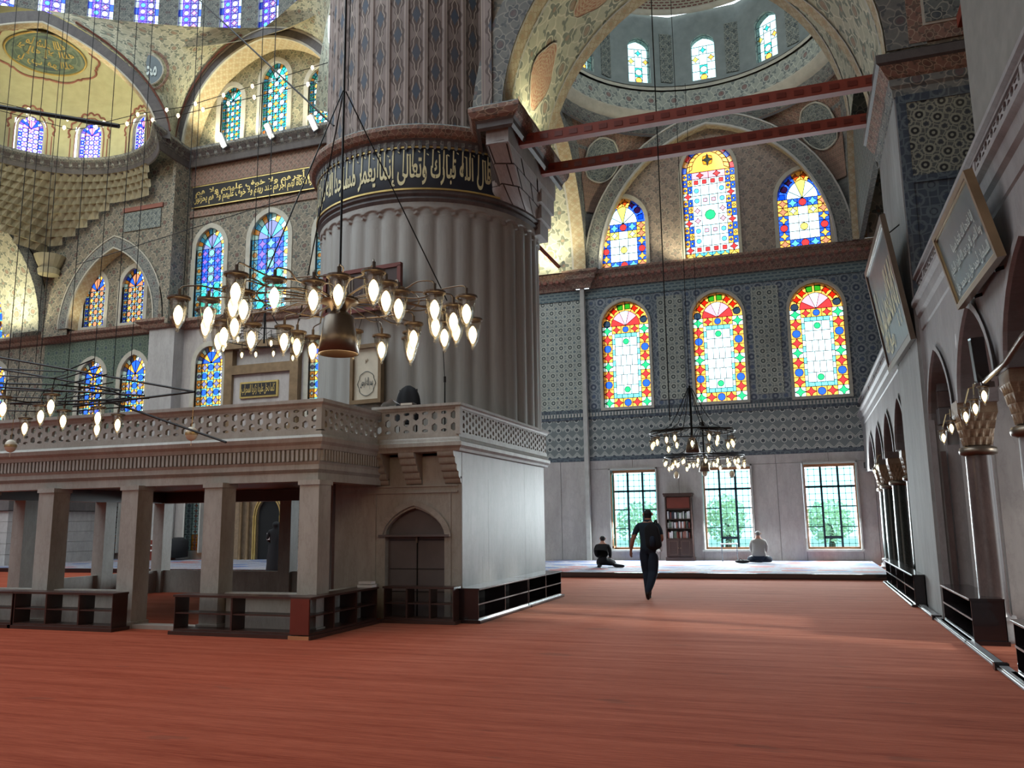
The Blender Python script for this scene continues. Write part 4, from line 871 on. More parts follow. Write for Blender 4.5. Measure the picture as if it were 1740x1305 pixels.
# ---- muezzin's gallery on marble posts
mg = thing('muezzin_gallery', (-10.5, 13.2, 0), 'low marble gallery on square posts with a long pierced balustrade, left of the pier', 'gallery')
GX0, GX1, GY0, GY1 = -14.6, -6.62, 10.45, 16.3
gpath = [(GX0, GY1), (GX0, GY0), (GX1, GY0), (GX1, 12.35)]
def gs(prof, name, mat='gallery_marble'): return MB().sweep(gpath, prof).build(name, mat, mg)
MB().box(GX0 + .05, GX1 - .05, GY0 + .05, GY1, 2.30, 2.74).build('deck', 'dark_wood', mg)
gs([(-.3, 2.14), (0, 2.14), (0, 2.26), (.02, 2.28), (-.3, 2.28)], 'beam'); gs([(.0, 2.28), (.03, 2.31), (.03, 2.38), (.05, 2.42), (-.2, 2.42)], 'frieze')
gs([(-.2, 2.42), (.03, 2.42), (.04, 2.60), (-.2, 2.60)], 'dentil_bed'); gs([(-.2, 2.60), (.08, 2.60), (.10, 2.66), (.14, 2.70), (.16, 2.76), (.13, 2.80), (-.2, 2.80)], 'cornice')
mb = MB(); x = GX0
while x < GX1:
    mb.box(x, x + .042, GY0 - .075, GY0 - .03, 2.43, 2.595); x += .078
y = GY0
while y < 12.2: mb.box(GX1 + .03, GX1 + .075, y, y + .042, 2.43, 2.595); y += .078
mb.build('reeding', 'gallery_marble', mg, kind='stuff')
gs([(-.02, 2.80), (.10, 2.80), (.10, 2.875), (-.02, 2.875)], 'rail_base'); gs([(-.03, 3.20), (.10, 3.20), (.11, 3.24), (.15, 3.27), (.15, 3.32), (-.03, 3.33)], 'rail_top')
pierced(FR((GX0, GY0 - .09, 0), (1, 0, 0), (0, 1, 0)), GX1 - GX0 + .05, 2.875, 3.20, .155, 2, .05, mg, 'gallery_marble', .31, .36)
pierced(FR((GX1 + .09, GY0 - .05, 0), (0, 1, 0), (-1, 0, 0)), 1.65, 2.875, 3.20, .155, 2, .05, mg, 'gallery_marble', .31, .36)
MB().box(GX1 + .01, GX1 + .1, GY0 - .1, GY0 - .01, 2.86, 3.22).build('rail_post', 'gallery_marble', mg)
for x in (-13.2, -11.62, -9.91, -8.34, -6.68): MB().box(x - .16, x + .16, GY0 - .12, GY0 + .20, 0, 2.15).box(x - .19, x + .19, GY0 - .15, GY0 + .22, 0, .1).box(x - .18, x + .18, GY0 - .14, GY0 + .22, 2.08, 2.15).build('post', 'gallery_marble', mg)
for x, y in ((-14.45, 16.15), (-14.45, 14.4), (-14.45, 12.4), (-10.95, 16.15), (-12.7, 16.15), (-9.3, 16.15)):
    if x == -12.7: continue
    MB().box(x - .15, x + .15, y - .15, y + .15, 0, 2.05).build('post', 'gallery_marble', mg)
for x0_, x1_ in ((-14.3, -13.4), (-13.0, -11.82), (-11.42, -10.1), (-8.14, -6.88)):
    MB().box(x0_, x1_, GY0 + .02, GY0 + .10, 0, .50).box(x0_, x1_, GY0 - .02, GY0 + .14, .50, .55).build('parapet_slab', 'gallery_marble', mg)
MB().box(-6.78, -6.70, 10.7, 12.38, 0, .50).box(-6.82, -6.66, 10.7, 12.38, .50, .55).build('parapet_slab', 'gallery_marble', mg)
MB().box(-14.6, -8.2, 16.0, 16.3, 2.05, 2.31).box(-14.59, -14.3, 10.55, 16.0, 2.05, 2.305).build('rear_beam', 'dark_wood', mg)
for x0_, x1_ in ((-14.3, -12.7), (-12.7, -11.1), (-10.8, -9.3)): MB().box(x0_, x1_ - .02, 16.1, 16.2, 0, .50).build('parapet_slab', 'gallery_marble', mg)
for y0_, y1_ in ((14.55, 16.0), (12.55, 14.25)): MB().box(-14.52, -14.42, y0_, y1_, 0, .50).build('parapet_slab', 'gallery_marble', mg)
MB().box(-7.55, -7.5, 12.4, 14.6, 0, 2.3).build('inner_panel', 'brown_marble', mg)
MB().box(-9.75, -8.55, GY0 - .12, GY0 + .12, .0, .06).build('threshold', 'step_stone', mg)

# ================================================================== NAVE BACKGROUND (left)
NX = -21.45
wn_ = struct('wall_nave', (NX, 29.5, 0))
cen = [(-24.6, 1.55, 10.75, 13.9, 14.85), (NX, 1.95, 10.75, 14.0, 15.15), (-18.3, 1.55, 10.75, 13.9, 14.85)]
low = [(-24.35, 1.45, 6.0, 8.6, 9.35), (-18.55, 1.45, 6.0, 8.6, 9.35)]
mb = MB(); wall(mb, FY(29.5), rect(-25.8, -9.4, 10.3, 18.9), [aw(*w) for w in cen], .5, 0, 1); mb.build('painted_field', ['arab_wall', 'stucco_frame'], wn_)
mb = MB(); wall(mb, FY(29.5), rect(-25.8, -9.4, 6.0 - .1, 10.3), [aw(c, w, z0, zs, z1) for c, w, z0, zs, z1 in low], .5, 0, 1); mb.build('marble_field', ['wall_marble', 'stucco_frame'], wn_)
NT_ = [(0, 10.2), (.15, 10.24), (.25, 10.4), (.4, 10.5), (.4, 10.62), (0, 10.65)]
MB().sweep([(-46, 29.5), (-27.3, 29.5), (-27.3, 28.9), (-25.8, 28.9), (-25.8, 29.5), (-9.6, 29.5)], NT_).build('string_course', 'arab_red', wn_)
MB().box(-25.78, -17.1, 29.42, 29.5, 16.95, 17.9).build('red_band', 'arab_red', wn_); MB().box(-25.78, -17.1, 29.42, 29.5, 15.45, 15.75).build('red_band', 'arab_red', wn_)
ins = thing('calligraphy_frieze', (-22, 29.4, 16.2), 'long black frieze with gilt calligraphy high on the nave end wall', 'inscription'); MB().box(-25.6, -17.3, 29.33, 29.42, 15.85, 16.85).build('panel', 'black_paint', ins)
lettering('وأقاموا الصلاة وآتوا الزكاة لهم أجرهم عند ربهم ولا خوف عليهم ولا هم يحزنون', lambda u, v: V(-25.5 + 8.1 * u, 29.315, 15.93 + .62 * v), ins, 'gold_leaf', 'lettering', 1)
lettering('الصلاة لهم أجرهم ولا خوف عليهم ولا هم', lambda u, v: V(-25.4 + 8.0 * u, 29.31, 16.3 + .5 * v), ins, 'gold_leaf', 'lettering', 1)
MB().box(-25.6, -17.3, 29.31, 29.34, 15.83, 15.87).box(-25.6, -17.3, 29.31, 29.34, 16.83, 16.87).build('border', 'gold_leaf', ins)
# cornice running from the exedra along the central wall
EC, ER = (-29.0, 23.8), 4.8
ep = [(EC[0] + ER * cos(rad(a)), EC[1] + ER * sin(rad(a))) for a in range(225, 44, -5)]
cpath = [p for p in ep] + [(-25.8, 28.5), (-25.8, 29.2), (-25.4, 29.2), (-17.1, 29.2)]
cn = struct('trim_3', (-25, 28, 18.3))
MB().sweep(cpath, [(0, 17.75), (.05, 17.78), (.10, 18.0), (.12, 18.05)]).build('cornice_bed', 'dark_stone', cn)
MB().sweep(cpath, [(.12, 18.05), (.22, 18.15), (.24, 18.25), (.42, 18.4), (.42, 18.52), (-.1, 18.54)]).build('cornice', 'arab_dark', cn)
mb = MB()
for i in range(len(cpath) - 1):
    a, b = V(*cpath[i], 0), V(*cpath[i + 1], 0); L = (b - a).length; k = max(1, int(L / .42))
    for q in range(k):
        p0, p1 = a + (b - a) * (q + .15) / k, a + (b - a) * (q + .75) / k; d = (b - a).normalized(); n_ = V(d.y, -d.x, 0)
        vs = [p + n_ * o_ + V(0, 0, z) for z, o_ in ((18.08, .16), (18.3, .34)) for p in (p0, p1)] + [p + V(0, 0, z) for z in (18.08, 18.3) for p in (p0, p1)]
        mb.add(vs, [(0, 1, 3, 2), (4, 0, 2, 6), (5, 7, 3, 1)])
mb.build('cornice_leaf', 'dark_stone', cn, kind='stuff')
# lunette over the central wall with niche arch
lunw = [(-23.8, 1.15, 18.6, 20.95, 21.6), (NX, 1.40, 18.6, 21.5, 22.35), (-19.1, 1.15, 18.6, 20.95, 21.6)]
mb = MB(); wall(mb, FY(29.5), [(-25.8, 18.3)] + arch(NX, 4.35, 18.3, 23.2, 24)[1:-1] + [(-17.1, 18.3)], [aw(*w) for w in lunw], .5, 0, 1); mb.build('nave_lunette', ['arab_olive', 'stucco_frame'], wn_)
mb = MB(); arch_band(mb, FY(28.5), NX, 4.1, 18.4, 22.95, .5, 1.0, 0, 1); mb.build('niche_arch', ['dark_stone', 'arab_cream'], wn_)
mb = MB(); arch_band(mb, FY(28.45), NX, 4.08, 18.4, 22.93, .10, .1, 0, 0); arch_band(mb, FY(28.46), NX, 4.5, 18.4, 23.4, .08, .1, 0, 0); mb.build('arch_rim', 'stucco_frame', wn_)
# exedra: half dome with three windows
ex = struct('ceiling_exedra', (EC[0], EC[1], 18.5))
EA = [142, 112, 79]
mb = MB(); seg = [225, 156.5, 127, 95.5, 62.5, 45]
def cylp(r, d, z): return V(EC[0] + r * cos(rad(d)), EC[1] + r * sin(rad(d)), z)
holes = []
for a in EA: holes.append([((225 - a) * rad(1) * ER + x, z) for x, z in aw(0, 1.04, 18.45, 19.9, 20.5, 10)])
pts = rect(0, rad(180) * ER, 18.3, 20.7); fl = []
# subdivide the flat development finely so that it can be bent
N_ = 36; mb = MB()
for i in range(N_):
    x0_, x1_ = rad(180) * ER * i / N_, rad(180) * ER * (i + 1) / N_
    for j in range(24):
        z0_, z1_ = 18.3 + .1 * j, 18.4 + .1 * j
        xm, zm = (x0_ + x1_) / 2, (z0_ + z1_) / 2; inside = False
        for a in EA:
            dx = xm - rad(225 - a) * ER
            if abs(dx) < .52 and (zm < 19.9 or (dx / .52) ** 2 + ((zm - 19.9) / .6) ** 2 < 1) and zm > 18.45: inside = True
        if inside: continue
        mb.add([cylp(ER, 225 - x0_ / ER / rad(1), z0_), cylp(ER, 225 - x1_ / ER / rad(1), z0_), cylp(ER, 225 - x1_ / ER / rad(1), z1_), cylp(ER, 225 - x0_ / ER / rad(1), z1_)], [(0, 1, 2, 3)])
mb.build('conch_wall', 'olive_plaster', ex, True)
mb = MB(); mb.grid(lambda u, v: V(EC[0] + ER * cos(v * PI / 2) * cos(rad(45 + 180 * u)), EC[1] + ER * cos(v * PI / 2) * sin(rad(45 + 180 * u)), 20.7 + 2.35 * sin(v * PI / 2)), 40, 14, 0, None, 12, 5); mb.build('half_dome', 'olive_plaster', ex, True)
def on_conch(az, el, off=.05):
    r = (ER - off) * cos(el); return V(EC[0] + r * cos(az), EC[1] + r * sin(az), 20.7 + (2.35 - off) * sin(el))
med = thing('dome_medallion', (-30.2, 25.5, 22.4), 'dark oval medallion with gilt calligraphy in the half dome', 'medallion')
def medf(u, v, off=.06, ra=.60, rb=.30):  # u,v in -1..1
    return on_conch(rad(136) + u * ra, .98 + v * rb, off)
mb = MB(); mb.grid(lambda u, v: medf(v * cos(2 * PI * u), v * sin(2 * PI * u)), 32, 6); mb.build('field', 'tile_green', med, True)
mb = MB(); mb.tube([medf(cos(2 * PI * k / 40), sin(2 * PI * k / 40), .08) for k in range(41)], .045, 5); mb.build('rim', 'gold_leaf', med)
for k, s_ in enumerate(('يا رب هو الله', 'لا إله إلا الله', 'ما شاء الله')):
    lettering(s_, lambda u, v, k=k: medf((.5 - u) * -1.45 * (1 - .18 * abs(k - 1)) , -.72 + .47 * k + .44 * v, .10), med, 'gold_leaf', 'lettering', 1)
mb = MB()   # red cusped rays round the medallion and the windows
prev = None
for k in range(145):
    t = 2 * PI * k / 144; m = 1.22 + .14 * abs(sin(6 * t)) + (.08 if k % 12 == 0 else 0); p = medf(cos(t) * m, sin(t) * m, .09)
    if prev is not None and p.z > 20.72: mb.tube([prev, p], .05, 4, caps=False)
    prev = p if p.z > 20.72 else None
for a in EA:
    prev = None; 
    for k in range(61):
        t = -.1 + (PI + .2) * k / 60; m = 1.0 + .12 * abs(sin(9 * t)); z = 19.75 + 1.05 * m * sin(t); dx = .88 * m * cos(t); d = a + math.degrees(dx / ER)
        p = cylp(ER - .04, d, z) if z < 20.7 else on_conch(rad(d), math.asin(min(.9, (z - 20.7) / 2.3)), .07)
        if prev is not None: mb.tube([prev, p], .045, 4, caps=False)
        prev = p
    for sx in (-1, 1):
        for rr2 in (.68, .86): mb.tube([cylp(ER - .04, a + sx * math.degrees(rr2 / ER), z) for z in (18.55, 19.0, 19.6)], .03, 4)
    mb.tube([cylp(ER - .04, a + math.degrees(.68 * cos(PI * k / 12) / ER), min(20.68, 19.6 + 1.1 * sin(PI * k / 12))) for k in range(13)], .03, 4)
mb.build('painted_rays', 'vermilion', ex, kind='stuff')
# exedra arch, seen obliquely
s2 = 2 ** .5; FE = FR((EC[0] + .25, EC[1] - .25, 0), (1, 1, 0), (-1, 1, 0))
mb = MB(); arch_band(mb, FE, 0, 4.62, 18.2, 22.35, .55, .45, 0, 1); mb.build('exedra_arch', ['dark_stone', 'arab_cream'], ex)
mb = MB(); arch_band(mb, FR((EC[0] + .28, EC[1] - .28, 0), (1, 1, 0), (-1, 1, 0)), 0, 4.60, 18.2, 22.33, .07, .06, 0, 0); mb.build('arch_rim', 'stucco_frame', ex)
# pendentive between exedra arch and niche arch, and its mirror towards the left
SC_, SR, SZ = (NX, 16.3), 12.85, 23.55
sd = struct('ceiling_semi_dome', (NX, 16.3, 24))
Ae = arch(0, 5.15, 18.2, 22.95, 32); An = arch(NX, 4.58, 18.4, 23.45, 32)
def pen(u, v):
    i = int(v * 16 + .5); L_ = FE(Ae[32 - i][0], 0, Ae[32 - i][1]) ; R_ = V(An[i][0], 28.5, An[i][1])
    p = L_.lerp(R_, u); c = V(NX, 16.3, 0); d = V(p.x, p.y, 0) - c; d2 = d.normalized(); b = 4 * u * (1 - u) * .045 * (R_ - L_).length; return V(p.x, p.y, p.z) + d2 * b
mb = MB(); mb.grid(pen, 12, 16, 0, None, 6, 6); mb.build('pendentive', 'arab_soffit', sd, True)
mb = MB(); mb.grid(lambda u, v: V(2 * NX - pen(u, v).x, pen(u, v).y, pen(u, v).z), 12, 16, 0, None, 6, 6); mb.build('pendentive', 'arab_soffit', sd, True)
for s_ in (.93, 1.0):
    mb = MB()
    for e_ in (0.03, .97): mb.tube([pen(e_, k / 16) + V(.06, -.06, 0) for k in range(1, 15)], .05, 4)
    mb.build('pendentive_border', 'vermilion', sd, kind='stuff')
rc = V(-26.0, 26.55, 21.3)
ro = struct('trim_4', rc); fr_ = FR(rc, (cos(rad(28)), sin(rad(28)), 0), (-sin(rad(28)), cos(rad(28)), 0))
mb = MB(); mb.add([fr_(.66 * cos(2 * PI * k / 32), 0, .72 * sin(2 * PI * k / 32)) for k in range(32)], [tuple(range(32))]); mb.build('roundel_field', 'slate_board', ro)
mb = MB(); mb.tube([fr_(.68 * cos(2 * PI * k / 32), 0, .74 * sin(2 * PI * k / 32)) for k in range(33)], .04, 4); mb.build('roundel_rim', 'stucco_frame', ro)
mb = MB(); mb.tube([fr_(.88 * cos(2 * PI * k / 32), .05, .96 * sin(2 * PI * k / 32)) for k in range(33)], .07, 4); mb.build('roundel_border', 'arab_red', ro)
lettering('محمد', lambda u, v: fr_(-.42 + .84 * u, -.03, -.3 + .6 * v), ro, 'silver_text', 'lettering')
# semi-dome: skirt, window ring, cap
mb = MB()
def skirt(u, v):
    a = rad(20 + 140 * u); c = (NX + SR * cos(a), 16.3 + SR * sin(a)); lo = V(NX + 11.6 * cos(a), 16.3 + 11.6 * sin(a), 22.6); return lo.lerp(V(c[0], c[1], SZ), v)
mb.grid(skirt, 60, 2, 0, None, 30, 1.5); mb.build('skirt', 'arab_cream', sd, True)
mb = MB(); mb.sweep([(NX + 12.9 * cos(rad(a)), 16.3 + 12.9 * sin(rad(a))) for a in range(165, 14, -3)], [(0, 23.5), (.12, 23.55), (.2, 23.75), (0, 23.8)]); mb.build('ring_moulding', 'stucco_frame', sd)
for k in range(-3, 13):
    a = rad(135 - 8.7 * k); R = 12.95; w = 2 * R * math.tan(rad(4.36))
    fr = FR((NX + R * cos(a), 16.3 + R * sin(a), 23.7), (sin(a), -cos(a), 0), (cos(a), sin(a), 0))
    mb = MB(); wall(mb, fr, rect(-w / 2, w / 2, 0, 4.2), [aw(0, 1.08, .38, 3.0, 3.5, 8)], .35, 0, 1, back=False); mb.build('drum_wall', ['arab_dark', 'white_plaster'], sd)
    if -1 <= k <= 9:
        o = new_window(fr(0, 0, 1.5)); W = Win(o, FR(fr(0, .1, 0), fr.x, fr.n), False, .03, 'glass_violet')
        for r_ in range(8):
            z = .38 + r_ * .33
            for sx in (-.45, .45): W.cell(sx - .09, sx + .09, z, z + .33, 'white' if r_ % 3 else 'blue')
            W.cell(-.36, 0, z, z + .33, 'violet', 'o', 'white' if r_ % 2 else 'sky', .9); W.cell(0, .36, z, z + .33, 'dusk', 'd' if r_ % 2 else 'o', 'pink' if r_ % 2 else 'white', 1.1)
        W.poly([(-.54, 3.02)] + arch(0, .54, 3.02, 3.5, 8)[1:-1] + [(.54, 3.02)], 'blue'); W.done()
mb = MB(); mb.grid(lambda u, v: V(NX + 13 * cos(v * PI / 2) * cos(rad(10 + 160 * u)), 16.3 + 13 * cos(v * PI / 2) * sin(rad(10 + 160 * u)), 27.9 + 9 * sin(v * PI / 2)), 40, 10, 0, None, 36, 16); mb.build('semi_dome', 'arab_olive', sd, True)

# two-window bay under the exedra
tb = struct('wall_nave_bay', (-30.3, 29, 10.6)); TC = -29.5
mb = MB(); wall(mb, FY(28.9), [(-33.6, 10.4), (-33.6, 18.2), (-25.8, 18.2), (-25.8, 10.4), (TC + 2.55, 10.4)] + arch(TC, 2.55, 10.7, 14.35, 24)[::-1] + [(TC - 2.55, 10.4)], [], .6, 0, None, back=False); mb.build('spandrel', 'arab_wall', tb)
mb = MB(); arch_band(mb, FY(28.84), TC, 2.5, 10.7, 14.3, .55, .65, 0, 1); mb.build('arch', ['arab_dark', 'arab_cream'], tb)
mb = MB(); arch_band(mb, FY(28.8), TC, 2.48, 10.7, 14.28, .07, .08, 0, 0); arch_band(mb, FY(28.8), TC, 3.02, 10.7, 14.85, .06, .06, 0, 0); mb.build('arch_rim', 'stucco_frame', tb)
tw = [(-31.15, 1.3, 10.85, 12.6, 13.45), (-28.85, 1.3, 10.85, 12.6, 13.45)]
mb = MB(); wall(mb, FY(29.5), rect(-33.6, -25.8, 10.3, 15.2), [aw(*w) for w in tw], .4, 0, 1); mb.build('painted_field', ['arab_wall', 'stucco_frame'], tb)
tlow = [(-31.0, 1.45, 6.3, 8.4, 9.2), (-28.55, 1.45, 6.3, 8.4, 9.3)]
mb = MB(); wall(mb, FY(29.5), rect(-34.0, -25.8, 5.9, 10.3), [aw(*w) for w in tlow], .4, 0, 1); mb.build('tile_field', ['tile_green', 'stucco_frame'], tb)
MB().box(-27.2, -25.8, 28.9, 29.5, 0, 10.3).build('pilaster', 'pier_marble', tb)
MB().box(-25.95, -25.78, 28.4, 29.7, 10.3, 19.2).box(-28.2, -25.9, 28.95, 29.65, 14.9, 19.1).build('return_strip', 'arab_wall', tb)
MB().box(-29.1, -26.8, 28.82, 28.9, 15.95, 16.15).build('red_band', 'vermilion', tb)
MB().box(-29.0, -26.9, 28.84, 28.9, 15.0, 15.9).build('plaque', 'arab_panel', tb)
MB().box(-26.7, -25.9, 28.8, 28.9, 10.6, 18).build('painted_strip', 'arab_wall', tb)
# side arch of the far bay with lit soffit
FS = FR((-33.6, 24.6, 0), (0, 1, 0), (-1, 0, 0))
mb = MB(); arch_band(mb, FS, 0, 4.1, 10.7, 15.9, .6, 2.3, 0, 1); mb.build('side_arch', ['arab_dark', 'arab_soffit'], tb)
mb = MB(); wall(mb, FS, [(-4.9, 10.7), (-4.9, 18.2), (4.9, 18.2), (4.9, 10.7)] + arch(0, 4.65, 10.7, 16.4, 24)[::-1], [], .3, 0, None, back=False); mb.build('side_spandrel', 'arab_wall', tb)
mb = MB(); wall(mb, FY(29.5), rect(-46, -34, 5.9, 20), [aw(-37.2, 1.7, 10.8, 12.6, 13.55), aw(-40.3, 1.9, 10.8, 14, 15), aw(-37.2, 1.7, 6, 8.6, 9.5)], .5, 0, 1); mb.build('far_field', ['arab_wall', 'stucco_frame'], tb)
t = thing('tie_beam', (-36, 28, 10.8), 'pair of short red beams in the far left arch', 'beam'); t['label'] = 'red wooden beam crossing the lit arch at the left edge'; MB().box(-39, -34.6, 27.4, 27.6, 10.75, 10.95).build('timber', 'beam_wood', t)
# muqarnas in the corner below the exedra cornice
mu = MB(); TIERS = 11; NC = 34
def sq(th):   # ray from circle centre to the two wall planes (corner at far left)
    dx, dy = cos(th), sin(th); c = []
    if dx < -1e-6: c.append((-33.45 - EC[0]) / dx)
    if dy > 1e-6: c.append((28.82 - EC[1]) / dy)
    return min(c)
for k in range(TIERS):
    z0_, z1_ = 17.8 - (k + 1) * .34, 17.8 - k * .34; f0, f1 = (k / TIERS), ((k + 1) / TIERS)
    for i in range(NC):
        th0, th1 = rad(68 + (150) * (i + .5 * (k % 2)) / NC), rad(68 + 150 * (i + 1 + .5 * (k % 2)) / NC); tm = (th0 + th1) / 2
        def P(th, f, z, d=0):
            s_ = sq(th); r = min(ER, s_ - .02); g = max(0, 1 - abs(th - rad(138)) / rad(70)); q = r + (s_ - r) * f
            if g < f * .95 and k > 3: return None
            return V(EC[0] + (q - d) * cos(th), EC[1] + (q - d) * sin(th), z)
        a, b, m0, c, d_, m1 = P(th0, f0, z1_), P(th1, f0, z1_), P(tm, f0, z1_, .16), P(th0, f1, z0_), P(th1, f1, z0_), P(tm, f1, z0_, .0)
        if None in (a, b, m0, c, d_, m1): continue
        at, bt = P(th0, f0, z1_, .18), P(th1, f0, z1_, .18)
        if at is None or bt is None: continue
        mu.add([a, m0, b, c, m1, d_], [(0, 1, 4, 3), (1, 2, 5, 4)])
        mu.add([at, bt, m0, a, b], [(3, 0, 2), (4, 2, 1)])
mu.build('muqarnas', 'capital_stone', tb, kind='stuff')
for k_ in mu.v[:0]: pass
flat('muqarnas_stone', sr(150, 142, 116), .8)
bpy.data.objects['muqarnas'].data.materials[0] = MATS['muqarnas_stone']
MB().lathe([(.02, 13.2), (.45, 13.3), (.5, 13.55), (.42, 13.6), (.6, 13.95), (.7, 14.2)], (-33.0, 28.5), 16).build('muqarnas_corbel', 'muqarnas_stone', tb)
# windows of the nave
def simple_win(fr, c, w, z0, zs, z1, style):
    o = new_window(fr(c, 0, (z0 + z1) / 2)); W = Win(o, FR(fr(0, .12, 0), fr.x, fr.n), False, .022, 'dark_came')
    if style == 'conch': W.cm = 'glass_violet'
    bw = w * .16; rows = max(4, int(round((zs - z0) / (w * .24)))); ph = (zs - z0) / rows; L, R = c - w / 2, c + w / 2
    pal = {'conch': ('white', 'blue', 'violet', 'white', 'pink'), 'jewel': ('clear', 'sky', 'orange', 'teal', 'dusk'), 'amber': ('pale', 'blue', 'orange', 'dim', 'rust'), 'lunet': ('sky', 'teal', 'orange', 'sky', 'pale'), 'drap': ('white', 'orange', 'dusk', 'aqua', 'blue')}[style]
    for r_ in range(rows):
        z = z0 + r_ * ph
        for x0_ in (L, R - bw): W.cell(x0_, x0_ + bw, z, z + ph, pal[0] if r_ % 2 else pal[1], 'o' if r_ % 2 else 'd', pal[2] if r_ % 2 else pal[0], 1.0)
        m = (R - L - 2 * bw) / 3
        for q in range(3):
            x0_ = L + bw + q * m; e = (q + r_) % 2
            a, s_, b = (pal[3], 'o', pal[4]) if e else (pal[1] if style != 'amber' else 'dim', 'x', pal[2])
            if style == 'conch': a, s_, b = ('violet', 'o', 'white') if e else ('white', 'd', 'pink')
            if style == 'jewel': a, s_, b = (('dusk', 'o', 'aqua') if r_ % 3 else ('blue', 'x', 'aqua')) if q == 1 else (('blue', 'd', 'violet') if r_ > rows * .45 else ('aqua', 'o', 'teal'))
            W.cell(x0_, x0_ + m, z, z + ph, a, s_, b, 1.1)
    W.head(c, w, zs, z1, 12, [(pal[0], pal[1], None), (pal[2], pal[0], None), (pal[1], pal[0], None)], bw, 6, [pal[4], pal[1], pal[4]])
    W.done(); winframe(o, fr, aw(c, w, z0, zs, z1), .22 if w > 1.1 else .1); return o
for w in cen: simple_win(FY(29.5), *w, 'jewel')
for w in lunw: simple_win(FY(29.5), *w, 'lunet')
for w in tw: simple_win(FY(29.5), *w, 'amber')
for w in tlow: simple_win(FY(29.5), *w, 'drap')
for w in low: simple_win(FY(29.5), *w, 'drap')
for w in ((-37.2, 1.7, 10.8, 12.6, 13.55), (-40.3, 1.9, 10.8, 14, 15), (-37.2, 1.7, 6, 8.6, 9.5)): simple_win(FY(29.5), *w, 'drap')
for a in EA:
    fr = FR(cylp(ER + .05, a, 0), (sin(rad(a)), -cos(rad(a)), 0), (cos(rad(a)), sin(rad(a)), 0)); simple_win(fr, 0, 1.0, 18.5, 19.88, 20.45, 'conch')
# mihrab frame and things at ground level of the far end
mh = struct('trim_5', (NX, 29.4, 0))
MB().box(-23.3, -22.9, 29.2, 29.5, 0, 9.0).box(-20.0, -19.6, 29.2, 29.5, 0, 9.0).box(-22.9, -20.0, 29.2, 29.5, 7.9, 8.3).box(-23.6, -19.3, 29.05, 29.5, 9.0, 9.3).build('mihrab_frame', 'gold_frame', mh)
MB().box(-22.95, -19.95, 29.35, 29.5, 5.6, 7.9).build('marble_panel', 'wall_marble', mh)
MB().box(-22.5, -20.6, 29.26, 29.36, 6.85, 7.55).build('plaque', 'gold_leaf', mh); MB().box(-22.42, -20.68, 29.24, 29.3, 6.93, 7.47).build('plaque_field', 'black_paint', mh)
lettering('كلما دخل عليها زكريا المحراب', lambda u, v: V(-22.38 + 1.66 * u, 29.23, 6.97 + .46 * v), mh, 'gold_leaf', 'lettering', 1)
mb = MB(); wall(mb, FY(29.3), rect(-22.95, -19.95, 0, 5.6), [aw(-20.85, 1.1, .1, 1.9, 2.7)], .1); mb.build('mihrab_marble', 'capital_stone', mh)
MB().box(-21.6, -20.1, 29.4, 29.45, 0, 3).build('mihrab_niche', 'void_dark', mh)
for k in range(2): mb = MB(); arch_band(mb, FY(29.24), -20.85, .56 + .1 * k, 1.9, 2.7 + .1 * k, .05, .05, 0, 0); mb.box(-21.47 - .1 * k, -21.41 - .1 * k, 29.22, 29.28, .1, 1.9).box(-20.29 + .1 * k, -20.23 + .1 * k, 29.22, 29.28, .1, 1.9); mb.build('niche_border', 'gold_leaf', mh)
for x in (-22.7, -22.1, -21.75): MB().lathe([(.1, .1), (.07, .3), (.07, 4.6), (.12, 4.9)], (x, 29.15), 10).build('colonnette', 'gold_frame', mh, True)
for c, w_ in ((-28.85, .5), (-24.6, .75), (-19.3, .5)):
    o = new_window((c, 29.3, 1.6)); W = Win(o, FY(29.2), False, .02)
    for r_ in range(12):
        W.cell(c - w_ / 2, c, .5 + r_ * .22, .72 + r_ * .22, 'pale', 'o', 'dim'); W.cell(c, c + w_ / 2, .5 + r_ * .22, .72 + r_ * .22, 'orange' if r_ < 3 else 'white', 'd', 'rust')
    W.done(); MB().box(c - w_ / 2 - .06, c - w_ / 2, 29.15, 29.5, .4, 3.2).box(c + w_ / 2, c + w_ / 2 + .06, 29.15, 29.5, .4, 3.2).build('frame', 'white_plaster', o)
t = thing('framed_picture', (-27.1, 29.3, 1.9), 'brown framed picture hanging on the marble wall beyond the muezzin gallery', 'picture'); MB().box(-27.6, -26.6, 28.8, 28.88, 1.4, 2.45).build('frame', 'gold_frame', t); MB().box(-27.48, -26.72, 28.77, 28.81, 1.52, 2.33).build('picture', 'brown_marble', t); MB().box(-27.4, -26.8, 28.76, 28.78, 1.8, 1.84).build('stripe', 'red_wood', t)
t = thing('wooden_chest', (-25.6, 28.6, .13), 'low brown wooden box seat with pale stripes by the far window', 'chest'); MB().box(-26.3, -25.2, 28.3, 29.0, .13, .95).build('body', 'red_wood', t); MB().box(-26.34, -25.16, 28.26, 29.0, .50, .56).box(-26.34, -25.16, 28.26, 29.0, .72, .77).build('trim', 'cloth_white', t); MB().lathe([(0, .2), (.4, .25), (.42, .9), (.2, 1.05), (0, 1.06)], (-24.75, 28.6), 14).build('drum', 'cloth_black', t, True)
sl = struct('wall_left', (-29, 26, 0))
for k in range(5): MB().box(-31.2, -28.6, 23.8, 28.9, .13 + k * .41, .53 + k * .41).build('marble_course', 'pier_marble', sl)
MB().box(-31.3, -28.5, 23.7, 28.9, 2.19, 3.6).build('upper_panel', 'dark_stone', sl)
MB().box(-46.4, -46, -14, 30, 0, 22).build('far_wall', 'dark_stone', sl)
for k in range(5): MB().lathe([(.2, .13), (.16, .3), (.16, 2.8), (.3, 3.1)], (-44 + .0 * k, 20 + 1.8 * k), 10).build('colonnette', 'wall_marble', sl, True)
